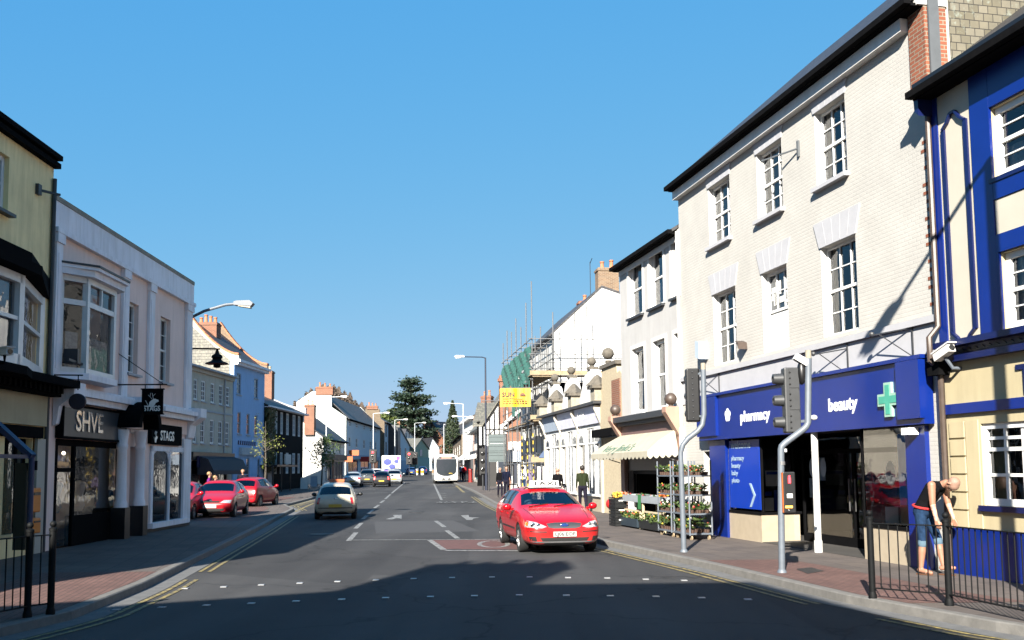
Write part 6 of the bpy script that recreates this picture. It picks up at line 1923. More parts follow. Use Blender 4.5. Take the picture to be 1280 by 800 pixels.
def car_shell(stations, mats, zones, wheels, wr, archw):
    """stations front to rear; zones[i] = dict(side=, top=) for the span i..i+1"""
    mb = MB(); rings = []
    for st in stations: rings.append([mb.pt(p) for p in ring(st)])
    n = 20
    mb.mi = PAINT; mb.face(rings[0]); mb.face(rings[-1][::-1])
    for i in range(len(rings) - 1):
        z = zones.get(i, {})
        for j in range(n):
            jj = min(j, n - 1 - j)          # mirrored segment index 0..9
            mb.mi = TRIM if jj == 0 else PAINT
            if jj in (6, 7) : mb.mi = z.get('side', PAINT)
            if jj in (8, 9): mb.mi = z.get('top', PAINT)
            mb.face((rings[i][j], rings[i + 1][j], rings[i + 1][(j + 1) % n], rings[i][(j + 1) % n]))
    o = mb.build('body', mats, None, True)
    bm = bmesh.new(); bm.from_mesh(o.data); bmesh.ops.recalc_face_normals(bm, faces=bm.faces); bm.to_mesh(o.data); bm.free()
    o.modifiers.new('s', 'SUBSURF').levels = 2
    evaluated(o)
    # wheel arches
    cut_ = MB()
    for (x, w_) in wheels:
        for sg in (1, -1):
            cut_.T = Matrix.Translation((x, sg * w_, wr)) @ Matrix.Rotation(PI / 2, 4, 'X')
            cut_.lathe([(wr + archw, -.26), (wr + archw, .26)], 28)
    c = cut_.build('cutter', [M.under])
    bm = bmesh.new(); bm.from_mesh(c.data); bmesh.ops.recalc_face_normals(bm, faces=bm.faces); bm.to_mesh(c.data); bm.free()
    m = o.modifiers.new('b', 'BOOLEAN'); m.object = c; m.operation = 'DIFFERENCE'; m.solver = 'EXACT'
    try: m.material_mode = 'TRANSFER'
    except Exception: pass
    evaluated(o); bpy.data.objects.remove(c)
    # split the glass off as its own part
    me = o.data
    def sub(ids, name):
        q = MB(); mp = {}
        q.v = []; 
        for p in me.polygons:
            if p.material_index in ids:
                idx = []
                for v in p.vertices:
                    if v not in mp: mp[v] = len(q.v); q.v.append(tuple(me.vertices[v].co))
                    idx.append(mp[v])
                q.f.append(tuple(idx)); q.m.append(p.material_index)
        q2 = q.mesh(name, list(me.materials), True)
        return q2
    nm = len(me.materials)
    bvh_me = me
    bm = bmesh.new(); bm.from_mesh(me); bvh = BVHTree.FromBMesh(bm); bm.free()
    body = sub([i for i in range(nm) if i != GLASS], 'body'); glass = sub([GLASS], 'window_glass')
    bpy.data.objects.remove(o)
    return body, glass, bvh


def patch(bvh, poly, view, off=.008, thick=.02, maxe=.06):
    """outline drawn on the front / rear / side of a body, laid onto its surface with a thickness"""
    bm = bmesh.new()
    vs = [bm.verts.new((a, b, 0)) for a, b in poly]
    bm.faces.new(vs); bmesh.ops.triangulate(bm, faces=bm.faces)
    for _ in range(5):
        e = [e for e in bm.edges if e.calc_length() > maxe]
        if not e: break
        bmesh.ops.subdivide_edges(bm, edges=e, cuts=1); bmesh.ops.triangulate(bm, faces=[f for f in bm.faces if len(f.verts) > 3])
    D = {'front': (Vector((-1, 0, 0)), lambda a, b: Vector((6, a, b))), 'rear': (Vector((1, 0, 0)), lambda a, b: Vector((-6, a, b))),
         'left': (Vector((0, -1, 0)), lambda a, b: Vector((a, 6, b))), 'right': (Vector((0, 1, 0)), lambda a, b: Vector((a, -6, b))), 'top': (Vector((0, 0, -1)), lambda a, b: Vector((a, b, 6)))}
    d, f = D[view]
    last = None
    miss = []
    for v in bm.verts:
        s = f(v.co.x, v.co.y); hit = bvh.ray_cast(s, d)
        if hit[0] is None: miss.append(v); v.co = s; continue
        v.co = hit[0] - d * off
    for v in miss:
        best = min((w for w in bm.verts if w not in miss), key=lambda w: (w.co - v.co).length_squared, default=None)
        if best: v.co = best.co.copy()
    be = [e for e in bm.edges if e.is_boundary]
    r = bmesh.ops.extrude_edge_only(bm, edges=be)
    for g in r['geom']:
        if isinstance(g, bmesh.types.BMVert): g.co = g.co + d * (off + thick)
    bmesh.ops.recalc_face_normals(bm, faces=bm.faces)
    q = MB(); bm.verts.index_update()
    q.v = [tuple(v.co) for v in bm.verts]; q.f = [tuple(v.index for v in fc.verts) for fc in bm.faces]; q.m = [0] * len(q.f); bm.free()
    return q


def mirror(poly): return [(-a, b) for a, b in poly][::-1]


def wheel_proto(r, wd, spokes=7, alloy=None):
    """returns meshes tyre, rim with axle along y, outside towards +y"""
    q = MB(); q.T = Matrix.Rotation(-PI / 2, 4, 'X')
    q.lathe([(r * .62, -wd / 2), (r * .93, -wd / 2), (r, -wd * .36), (r, wd * .36), (r * .93, wd / 2), (r * .64, wd / 2), (r * .62, wd * .40)], 28)
    ty = q.mesh('tyre', M.rubber, True)
    q = MB(); q.T = Matrix.Rotation(-PI / 2, 4, 'X')
    q.lathe([(r * .66, wd * .40), (r * .66, wd * .47), (r * .58, wd * .47), (r * .56, wd * .38), (r * .55, wd * .20)], 28)
    q.lathe([(r * .16, wd * .2), (r * .15, wd * .46), (r * .05, wd * .48)], 16)
    q.T = None
    for k in range(spokes):
        a = 2 * PI * k / spokes
        q.bar((math.cos(a) * r * .12, wd * .42, math.sin(a) * r * .12), (math.cos(a) * r * .60, wd * .44, math.sin(a) * r * .60), wd * .10, r * .15)
    rm = q.mesh('rim', alloy or M.alloy)
    q = MB(); q.T = Matrix.Rotation(-PI / 2, 4, 'X'); q.lathe([(r * .6, wd * .05), (r * .6, wd * .1)], 20); dk = q.mesh('hub', M.under)
    return ty, rm, dk


def add_wheels(root, r, wd, axles, track, alloy=None, spokes=7):
    ty, rm, dk = wheel_proto(r, wd, spokes, alloy)
    for x in axles:
        for sg in (1, -1):
            w_ = empty('wheel', (x, sg * track, r), 0); w_.parent = root
            if sg < 0: w_.rotation_euler = (0, 0, PI)
            for me in (ty, rm, dk): link(bpy.data.objects.new(me.name.split('.')[0], me), w_)


def seat_meshes(root, xs, y, zb, m=None):
    for x in xs:
        for sg in ((1, -1)):
            q = MB(); q.box(x - .25, x + .25, sg * y - .24, sg * y + .24, zb, zb + .16)
            q.prism([(x - .28, zb + .1), (x - .12, zb + .1), (x - .27, zb + .62), (x - .40, zb + .62)], 'y', sg * y - .23, sg * y + .23); q.box(x - .42, x - .30, sg * y - .13, sg * y + .13, zb + .66, zb + .84)
            q.build('seat', m or M.soft_black, root)


def mirrors_(root, x, y, z, m, s=1.0):
    for sg in (1, -1):
        q = MB(); q.ball((x, sg * (y + .12 * s), z), .10 * s, 12, 8, (.75, 1.05, .8)); q.bar((x, sg * (y - .04), z - .05 * s), (x, sg * (y + .08 * s), z - .03 * s), .05 * s)
        q.build('mirror', m, root, True)


def plate(root, x, y, z, w_, h, txt, m, rot, par=None):
    q = MB(); q.box(-w_ / 2, w_ / 2, -.004, .012, -h / 2, h / 2); p = q.build('number_plate', m, root); p.location = (x, y, z); p.rotation_euler = rot
    if txt: text_mesh('lettering', txt, h * .95, M.black_letter, p, (0, -.006, -h * .02), (PI / 2, 0, 0), .001, .0012, width=w_ * .86)
    return p


def place(root, x, y, hd): root.location = (x, y, gz(y)); root.rotation_euler = (0 if y < Y0 else 0, 0, hd)


def taxi_estate():
    st = [(2.405, .30, .50, .55, .55, .45), (2.36, .22, .60, .655, .70, .58), (2.24, .185, .69, .745, .82, .68), (1.95, .18, .78, .835, .885, .74), (1.50, .18, .86, .915, .905, .77), (1.12, .18, .915, .975, .905, .77),
          (.98, .18, .93, 1.00, .905, .76), (.12, .18, .955, 1.40, .905, .595), (.02, .18, .957, 1.425, .905, .60), (-.42, .18, .96, 1.452, .905, .61), (-.54, .18, .96, 1.455, .905, .61), (-1.25, .18, .965, 1.452, .905, .61), (-1.37, .18, .967, 1.45, .905, .605),
          (-1.98, .18, .975, 1.42, .895, .59), (-2.12, .20, .98, 1.375, .88, .585), (-2.30, .22, .985, 1.04, .86, .70), (-2.38, .25, .80, .86, .84, .72), (-2.42, .32, .56, .60, .75, .6)]
    zones = {6: dict(top=GLASS), 7: dict(side=PAINT), 8: dict(side=GLASS), 9: dict(side=TRIM), 10: dict(side=GLASS), 11: dict(side=TRIM), 12: dict(side=GLASS), 14: dict(top=GLASS)}
    red = carpaint('glossy red car paint', (.60, .004, .012), dirt=.12)
    body, glass, bvh = car_shell(st, [red, M.carglass, M.trim, M.under], zones, [(1.45, .80), (-1.30, .80)], .318, .045)
    rt = empty('taxi', (0, 0, 0), 0, 'glossy red estate taxi with a white roof sign driving towards the camera', 'car')
    bo = link(bpy.data.objects.new('body', body), rt); link(bpy.data.objects.new('window_glass', glass), rt)
    P = lambda poly, view, name, m, off=.006, th=.02, sm=True, par=rt: patch(bvh, poly, view, off, th).build(name, m, par, sm)
    hl = [(.40, .615), (.50, .585), (.84, .60), (.86, .66), (.80, .745), (.62, .715)]
    for pl in (hl, mirror(hl)):
        h = P(pl, 'front', 'headlight', M.lamp_clear)
        sg = 1 if pl is hl else -1
        P([(sg * .80, .63), (sg * .845, .64), (sg * .825, .72), (sg * .785, .71)][::sg], 'front', 'indicator', M.lamp_amber, .012, .01, par=h)
        q = MB()
        for yy, rr in ((.70, .052), (.58, .042)):
            hit = bvh.ray_cast(Vector((6, sg * yy, .655)), Vector((-1, 0, 0)))[0]
            if hit: q.ball((hit.x + .008, sg * yy, .655), rr, 12, 8, (.25, 1, 1))
        q.build('lamp_bowl', M.chrome, h, True)
    g = P([(-.40, .685), (-.36, .60), (-.24, .575), (.24, .575), (.36, .60), (.40, .685), (.2, .705), (-.2, .705)], 'front', 'grille', M.dark_grey, .004)
    q = MB()
    for z in (.60, .625, .65, .675): q.bar((2.37, -.36, z), (2.40, 0, z), .008); q.bar((2.40, 0, z), (2.37, .36, z), .008)
    hit = bvh.ray_cast(Vector((6, 0, .64)), Vector((-1, 0, 0)))[0]
    q = MB(); q.ball((hit.x + .012, 0, .642), .10, 20, 10, (.12, 1.05, .44)); q.build('badge', M.chrome, g, True)
    q = MB(); q.ball((hit.x + .018, 0, .642), .088, 20, 10, (.12, 1.05, .42)); q.build('badge_oval', M.badge_blue, g, True)
    for s in (1, -1): P([(s * .40, .49), (s * .86, .50), (s * .86, .525), (s * .40, .515)][::s], 'front', 'bumper_strip', M.trim)
    P([(-.5, .30), (.5, .30), (.56, .375), (-.56, .375)], 'front', 'lower_grille', M.under)
    for s in (1, -1): P([(s * .62, .30), (s * .80, .32), (s * .82, .40), (s * .64, .40)][::s], 'front', 'fog_recess', M.under)
    P([(-.62, .262), (.62, .262), (.78, .285), (.78, .295), (-.78, .295), (-.78, .285)][0:6], 'front', 'bumper_lip', M.alloy, .006)
    hit = bvh.ray_cast(Vector((6, 0, .45)), Vector((-1, 0, 0)))[0]
    plate(rt, hit.x + .02, 0, .452, .52, .112, 'LJ06 EOF', M.plate_w, (0, 0, PI / 2))
    for v, s in (('left', 1), ('right', -1)):
        o = -1 if v == 'right' else 1
        P([(-2.15, .50), (-1.72, .50), (-1.72, .535), (-2.15, .535)], v, 'rubbing_strip', M.trim); P([(-.88, .50), (1.0, .50), (1.0, .54), (-.88, .54)], v, 'rubbing_strip', M.trim)
        for x in (-.10, -1.02): P([(x - .18, .80), (x, .80), (x, .835), (x - .18, .835)], v, 'door_handle', red, .02)
        for x in (.92, -.48, -1.15): P([(x, .25), (x + .008, .25), (x + .008, .93), (x, .93)], v, 'door_gap', M.under, .001, .01)
        q = MB(); q.tube([(-.2, s * .60, 1.44), (-.3, s * .60, 1.495), (-1.2, s * .60, 1.505), (-1.85, s * .58, 1.475), (-1.95, s * .58, 1.42)], .016, 8); q.build('roof_rail', M.soft_black, rt, True)
        P([(-2.38, .62), (-2.2, .62), (-2.16, 1.0), (-2.32, 1.0)], v, 'tail_light', M.lamp_red)
    for s in (1, -1): P([(2.12, s * .60), (1.02, s * .70), (1.02, s * .712), (2.12, s * .612)][::s], 'top', 'bonnet_gap', M.under, .002, .012)
    for s in (.05, -.55):
        q = MB(); q.bar((1.0, s, 1.012), (.86, s + .48, 1.075), .018); q.build('wiper', M.trim, rt)
    mirrors_(rt, .78, .92, 1.0, red)
    q = MB(); q.bar((-.1, .0, 1.47), (-.1, -.001, 1.62), .006); q.build('aerial', M.soft_black, rt)
    add_wheels(rt, .318, .21, (1.45, -1.30), .785)
    seat_meshes(rt, (.0, -.9), .38, .42)
    q = MB(); q.prism([(.85, .75), (.62, .92), (.30, .90), (.30, .6), (.85, .6)], 'y', -.72, .72); q.build('dashboard', M.soft_black, rt)
    q = MB(); q.T = Matrix.Translation((.33, -.38, .95)) @ Matrix.Rotation(R(65), 4, 'Y')
    q.tube([(math.cos(a) * .18, math.sin(a) * .18, 0) for a in [2 * PI * k / 20 for k in range(21)]], .014, 6, False); q.build('steering_wheel', M.soft_black, rt)
    q = MB(); q.box(.50, .72, .30, .58, .925, .935); q.build('licence_card', M.paper, rt)
    # roof sign
    q = MB(); q.prism([(-.12, 1.46), (.12, 1.46), (.05, 1.60), (-.05, 1.60)], 'y', -.36, .36); q.box(-.12, .12, -.40, .40, 1.445, 1.462)
    sgn = q.build('taxi_sign', M.bright, rt)
    text_mesh('lettering', 'TAXI', .15, M.black_letter, sgn, (.09, 0, 1.53), (R(63), 0, PI / 2), .004, .003, width=.60)
    # place from the two near-side wheels seen in the photo
    a, b_ = G(648.5, 690), G(625, 678)
    hd = math.atan2(a.y - b_.y, a.x - b_.x)
    rt.rotation_euler = (0, 0, hd)
    off = Matrix.Rotation(hd, 3, 'Z') @ Vector((1.45, -.88, 0))
    rt.location = (a.x - off.x, a.y - off.y, 0)
    return rt


def hatch(name, label, colour, L, W, H, rear=False, dirt=0, group=None, saloon=False, metal=0, hi=True, lit=False, platey=None, pw=None, hsf=.62):
    w = W / 2; f = L / 2; ah = H - .0
    kx = L / 4.0
    hs = H * hsf
    st = [(f, .30, .47, .52, w * .6, w * .5), (f - .05, .22, .58, .64, w * .78, w * .66), (f - .18, .18, .67, .73, w * .91, w * .76), (f - .45, .17, hs * .86, hs * .92, w * .98, w * .83), (f - .80, .17, hs * .95, hs * 1.01, w, w * .84),
          (f - 1.02 * kx, .17, hs * 1.0, hs * 1.07, w, w * .82), (f - 1.72 * kx, .17, hs * 1.03, H - .05, w, w * .68), (f - 1.82 * kx, .17, hs * 1.03, H - .02, w, w * .68), (f - 2.30 * kx, .17, hs * 1.04, H, w, w * .69), (f - 2.40 * kx, .17, hs * 1.04, H, w, w * .69)]
    if saloon:
        st += [(f - 2.95 * kx, .17, hs * 1.05, H - .05, w, w * .67), (f - 3.05 * kx, .17, hs * 1.05, H - .09, w, w * .67), (f - 3.5 * kx, .18, hs * 1.05, hs * 1.12, w * .97, w * .78), (-f + .10, .2, hs * 1.02, hs * 1.08, w * .92, w * .76), (-f + .03, .22, .72, .77, w * .88, w * .7), (-f, .30, .5, .54, w * .8, w * .6)]
        zones = {5: dict(top=GLASS), 7: dict(side=GLASS), 8: dict(side=TRIM), 9: dict(side=GLASS), 11: dict(top=GLASS)}
    else:
        st += [(f - 3.25 * kx, .17, hs * 1.06, H - .05, w * .985, w * .66), (f - 3.42 * kx, .18, hs * 1.06, H - .10, w * .97, w * .655), (-f + .14, .2, hs * 1.05, hs * 1.11, w * .94, w * .78), (-f + .05, .22, .74, .80, w * .92, w * .78), (-f, .28, .52, .56, w * .84, w * .66)]
        zones = {5: dict(top=GLASS), 7: dict(side=GLASS), 8: dict(side=TRIM), 9: dict(side=GLASS), 11: dict(top=GLASS)}
    cp = carpaint(name + ' paint', colour, dirt, metal)
    wr = .29; ax = (f - .74 * kx, -f + .68 * kx)
    body, glass, bvh = car_shell(st, [cp, M.carglass, M.trim, M.under], zones, [(ax[0], w - .1), (ax[1], w - .1)], wr, .04)
    rt = empty(name, (0, 0, 0), 0, label, 'car', group)
    link(bpy.data.objects.new('body', body), rt); link(bpy.data.objects.new('window_glass', glass), rt)
    P = lambda poly, view, nm, m, off=.006, th=.02, par=rt: patch(bvh, poly, view, off, th).build(nm, m, par, True)
    for s in (1, -1):
        P([(s * .42 * w, .60), (s * .86 * w, .58), (s * .90 * w, .70), (s * .60 * w, .70)][::s], 'front', 'headlight', M.lamp_clear)
        if saloon: P([(s * .55 * w, hs * .82), (s * .86 * w, hs * .80), (s * .86 * w, hs * .98), (s * .60 * w, hs * .98)][::s], 'rear', 'tail_light', M.lamp_lit if lit else M.lamp_red)
        else: P([(s * .74 * w, hs * .72), (s * .86 * w, hs * .72), (s * .80 * w, hs * 1.02), (s * .68 * w, hs * 1.02)][::s], 'rear', 'tail_light', M.lamp_lit if lit else M.lamp_red)
        for k, v in enumerate(('left', 'right')):
            if s == 1 and hi:
                P([(f - 2.25 * kx, hs * .86), (f - 2.08 * kx, hs * .86), (f - 2.08 * kx, hs * .90), (f - 2.25 * kx, hs * .90)], v, 'door_handle', M.trim, .018)
                for x in (f - 1.15 * kx, f - 2.36 * kx): P([(x, .26), (x + .008, .26), (x + .008, hs * 1.0), (x, hs * 1.0)], v, 'door_gap', M.under, .001, .01)
    P([(-.40 * w, .605), (.40 * w, .605), (.42 * w, .675), (-.42 * w, .675)], 'front', 'grille', M.under, .004)
    P([(-.6 * w, .28), (.6 * w, .28), (.64 * w, .38), (-.64 * w, .38)], 'front', 'lower_grille', M.under, .004)
    P([(-.8 * w, .44), (.8 * w, .44), (.8 * w, .47), (-.8 * w, .47)], 'rear', 'bumper_strip', M.trim, .008)
    h1 = bvh.ray_cast(Vector((6, 0, .45)), Vector((-1, 0, 0)))[0]; h2 = bvh.ray_cast(Vector((-6, 0, .58)), Vector((1, 0, 0)))[0]
    plate(rt, h1.x + .02, 0, .46, .5, .11, pw, M.plate_w, (0, 0, PI / 2)); plate(rt, h2.x - .02, 0, .54, .5, .12, None, M.plate_y, (0, 0, -PI / 2))
    hb = bvh.ray_cast(Vector((6, 0, .67)), Vector((-1, 0, 0)))[0]; q = MB(); q.ball((hb.x + .01, 0, .66), .07, 14, 8, (.2, 1, 1)); q.build('badge', M.chrome, rt, True)
    hb = bvh.ray_cast(Vector((-6, 0, hs * .98)), Vector((1, 0, 0)))[0]; q = MB(); q.ball((hb.x - .006, 0, hs * .96), .055, 14, 8, (.2, 1, .8)); q.build('badge', M.chrome, rt, True)
    mirrors_(rt, f - 1.22 * kx, w, hs * 1.10, cp if not dirt else M.trim)
    add_wheels(rt, wr, .19, ax, w - .115, spokes=6)
    if hi:
        seat_meshes(rt, (f - 2.1 * kx, f - 2.95 * kx), w * .42, .38)
        q = MB(); q.prism([(f - 1.1 * kx, hs * .8), (f - 1.25 * kx, hs * 1.0), (f - 1.55 * kx, hs * .98), (f - 1.55 * kx, hs * .7)], 'y', -w * .8, w * .8); q.build('dashboard', M.soft_black, rt)
        q = MB(); hb = bvh.ray_cast(Vector((-6, .1, H * .80)), Vector((1, 0, 0)))[0]; q.bar((hb.x - .12, -.02, hs * 1.12), (hb.x - .04, .34, hs * 1.22), .018); q.build('rear_wiper', M.trim, rt)
    return rt, bvh, cp


def put(rt, px, py, hd, depth=None, ref=(0, 0)):
    p = G(px, py) if depth is None else AT(px, 590, depth)
    a = math.atan2(hd[1], hd[0]); o = Matrix.Rotation(a, 3, 'Z') @ Vector((*ref, 0))
    rt.location = (p.x - o.x, p.y - o.y, gz(p.y) + (.12 if rt.get('kerb') else 0)); rt.rotation_euler = (0, 0, a)
    return rt


def bus():
    rt = empty('bus', (0, 0, 0), 0, 'white single deck bus standing by the right hand kerb far down the street', 'bus')
    L, w, H = 11.0, 1.25, 2.95
    n = 28
    prof = []
    def rr(x, hw, z0, z1, r):
        out = []
        for cx, cz, a0 in ((hw - r, z1 - r, 0), (-hw + r, z1 - r, 90), (-hw + r * .5, z0 + r * .5, 180), (hw - r * .5, z0 + r * .5, 270)):
            r_ = r if a0 < 180 else r * .5
            for k in range(6): a = R(a0 + 90 * k / 5); out.append((x, cx + math.cos(a) * r_, cz + math.sin(a) * r_))
        return out
    q = MB(); rings = []
    for x, d in ((L / 2, .22), (L / 2 - .05, .10), (L / 2 - .2, .03), (L / 2 - .5, 0), (-L / 2 + .2, 0), (-L / 2, .1)): rings.append([q.pt(p) for p in rr(x, w - d * .6, .30 + d * .3, H - d, .32)])
    q.face(rings[0]); q.face(rings[-1][::-1]); m = len(rings[0])
    for i in range(len(rings) - 1):
        for j in range(m): q.face((rings[i][j], rings[i + 1][j], rings[i + 1][(j + 1) % m], rings[i][(j + 1) % m]))
    wp = carpaint('white bus paint', (.80, .80, .77))
    bm = bmesh.new(); me = q.mesh('body', wp, True); bm.from_mesh(me); bmesh.ops.recalc_face_normals(bm, faces=bm.faces); bm.to_mesh(me); bvh = BVHTree.FromBMesh(bm); bm.free()
    link(bpy.data.objects.new('body', me), rt)
    P = lambda poly, view, nm, m, off=.01, th=.03, par=rt: patch(bvh, poly, view, off, th, .25).build(nm, m, par, True)
    sc = [(-1.02, 2.55), (-1.06, 1.9)] + [(-1.02 * math.cos(a) , 1.35 - .55 * math.sin(a)) for a in [R(10 + 160 * k / 12) for k in range(13)]] + [(1.06, 1.9), (1.02, 2.55)]
    g = P(sc, 'front', 'windscreen', M.glass)
    P([(-.95, 2.58), (.95, 2.58), (.90, 2.80), (-.90, 2.80)], 'front', 'destination_box', M.box_dark)
    P([(-.5, 2.62), (.5, 2.62), (.5, 2.75), (-.5, 2.75)], 'front', 'destination_display', emis('dim destination board', (.9, .12, .08), .25), .02)
    q = MB(); q.bar((L / 2 + .03, -.35, .98), (L / 2 + .03, .25, 1.2), .03); q.bar((L / 2 + .03, .1, .98), (L / 2 + .03, .7, 1.12), .03); q.build('wiper', M.trim, rt)
    for s in (1, -1):
        P([(s * .45, .42), (s * .12, .42), (s * .16, .56), (s * .40, .60)][::-s], 'front', 'headlight', M.trim); P([(s * .75, .45), (s * .95, .45), (s * .95, .62), (s * .75, .62)][::s], 'front', 'headlight', M.lamp_clear)
        P([(x, z) for x, z in ((-5.1, 1.35), (4.9, 1.35), (4.9, 2.45), (-5.1, 2.45))], 'left' if s > 0 else 'right', 'side_window', M.glass)
        q = MB(); q.ball((L / 2 - .05, s * 1.42, 2.3), .16, 8, 6, (.5, .7, 1.3)); q.bar((L / 2 - .1, s * 1.2, 2.55), (L / 2 - .05, s * 1.42, 2.4), .05); q.build('mirror', M.trim, rt)
    P([(-.26, .33), (.26, .33), (.26, .43), (-.26, .43)], 'front', 'number_plate', M.plate_w, .02)
    P([(.25, 1.02), (.62, 1.02), (.62, 1.12), (.25, 1.12)], 'front', 'route_card', M.plate_y, .02)
    q = MB(); q.box(-3.5, 3.5, -.8, .8, H - .02, H + .14); q.build('roof_pod', wp, rt)
    add_wheels(rt, .48, .3, (3.2, -2.6), 1.05, spokes=8)
    p = AT(558, 590, 99); hd = math.atan2(-1, .105)
    rt.rotation_euler = (0, 0, hd); o = Matrix.Rotation(hd, 3, 'Z') @ Vector((L / 2, 0, 0)); rt.location = (p.x - o.x, p.y - o.y, gz(99))
    return rt


def van():
    rt = empty('van', (0, 0, 0), 0, 'white box van with blue and mauve swirl graphics queuing at the far lights', 'van')
    q = MB(); q.box(-2.6, 1.2, -1.12, 1.12, .75, 3.05); bx = q.build('cargo_box', M.bright, rt)
    m = bx.modifiers.new('b', 'BEVEL'); m.width = .08; m.segments = 2; evaluated(bx)
    q = MB(); q.prism([(1.2, .5), (2.9, .5), (2.95, 1.1), (2.3, 1.35), (1.85, 2.15), (1.2, 2.2)], 'y', -1.0, 1.0); q.build('cab', M.bright, rt)
    q = MB(); q.prism([(1.95, 1.95), (2.3, 1.38), (2.34, 1.40), (1.99, 1.98)], 'y', -.9, .9)
    for s in (1, -1): q.box(1.35, 1.95, s * 1.005 - .01, s * 1.005 + .01, 1.4, 2.0)
    q.build('window_glass', M.glass, rt)
    blu = plain('blue violet vinyl', (.10, .12, .45), .4); mv = plain('mauve vinyl', (.45, .15, .55), .4)
    q = MB()
    for x0, z0, s_ in ((.45, 2.3, .62), (-.1, 1.75, .5), (-.6, 2.35, .36), (.55, 1.25, .42), (-.55, 1.3, .3)): q.ball((-2.6, x0, z0), s_, 14, 8, (.03, .8, .62))
    q.build('swirl_graphic', blu, rt)
    q = MB(); q.box(-2.625, -2.603, -1.0, -.6, 2.55, 2.95); q.box(-2.62, -2.602, .3, .9, .9, 1.3); q.build('swirl_graphic', mv, rt)
    q = MB()
    for s in (1, -1): q.box(-2.64, -2.60, s * .95 - .1, s * .95 + .1, .8, 1.1)
    q.build('tail_light', M.lamp_red, rt)
    q = MB(); q.box(-2.7, 2.8, -.9, .9, .42, .76); q.build('chassis', M.under, rt)
    plate(rt, -2.63, 0, .86, .5, .12, None, M.plate_y, (0, 0, -PI / 2))
    add_wheels(rt, .36, .24, (2.0, -1.6), .92)
    return rt


def traffic():
    tx = taxi_estate()
    # pale gold hatchback taxi driving away
    c, bvh, cp = hatch('taxi', 'dusty pale gold hatchback taxi with an orange roof light driving away', (.66, .60, .47), 3.82, 1.65, 1.44, dirt=.75, metal=.1, hsf=.585)
    q = MB(); q.prism([(-.12, 1.44), (.12, 1.44), (.06, 1.55), (-.06, 1.55)], 'y', -.30, .30); q.build('taxi_sign', M.orange, c)
    put(c, 419, 649.5, (-.15, 1), ref=(-1.75, 0))
    c, bvh, cp = hatch('hatchback', 'red hatchback with its nose to the camera parked on the square', (.48, .006, .016), 4.15, 1.74, 1.47, group='red cars parked on the square')
    put(c, 264, 652.5, (.10, -1), depth=37.6, ref=(1.9, 0)); c.location.z += .10
    c, bvh, cp = hatch('hatchback', 'smaller red hatchback showing its tail and yellow plate beside the planter', (.48, .006, .016), 3.6, 1.62, 1.50, group='red cars parked on the square')
    put(c, 299.5, 637, (.10, 1), ref=(-1.7, .1)); c.location.z += .10
    c, bvh, cp = hatch('hatchback', 'red car mostly hidden behind the corner of the estate agent', (.55, .008, .02), 3.9, 1.7, 1.45, hi=False); put(c, 228, 657, (.1, -1), depth=36, ref=(1.8, .5)); c.location.z += .10
    for lab, col, sz, pos, kw in (
            ('silver saloon parked at the left kerb under the mint gable', (.50, .53, .55), (4.4, 1.75, 1.43), (442, 608.5, 92), dict(saloon=True, metal=.3)),
            ('dark people carrier parked in front of the silver saloon', (.04, .05, .06), (4.2, 1.74, 1.62), (460, 606, 101), {}),
            ('white car parked beyond the dark people carrier', (.70, .70, .68), (4.1, 1.72, 1.62), (470, 604, 109), {}),
            ('black hatchback with lit brake lights queuing in the road', (.012, .012, .016), (3.7, 1.66, 1.48), (477.5, 608, 91), dict(lit=True)),
            ('silver hatchback queuing behind the graphic van', (.45, .48, .50), (4.1, 1.74, 1.55), (493, 605, 101), dict(metal=.3)),
            ('blue car waiting beyond the van at the far junction', (.02, .06, .20), (4.3, 1.75, 1.45), (514, 600, 165), {}),
            ('second blue car beside the far traffic island', (.02, .05, .16), (4.3, 1.75, 1.5), (528, 598, 175), {})):
        c, bvh, cp = hatch('saloon' if kw.get('saloon') else 'hatchback', lab, col, *sz, hi=False, **kw)
        p = AT(pos[0], 590, pos[2]); c.location = (p.x, p.y, gz(p.y)); c.rotation_euler = (0, 0, math.atan2(1, -.105))
    v = van(); p = AT(489, 590, 116); v.location = (p.x, p.y, gz(p.y)); v.rotation_euler = (0, 0, math.atan2(1, -.13))
    bus()


traffic()
# ------------------------------------------------------------------ people
def rotx(v, a):
    """swing a vector forward (towards +x) by angle a about the y axis"""
    c, s = math.cos(a), math.sin(a); return Vector((v.x * c + v.z * s * -1, v.y, v.z * c + v.x * s)) if False else Vector((v.x * c - v.z * s, v.y, v.x * s + v.z * c))


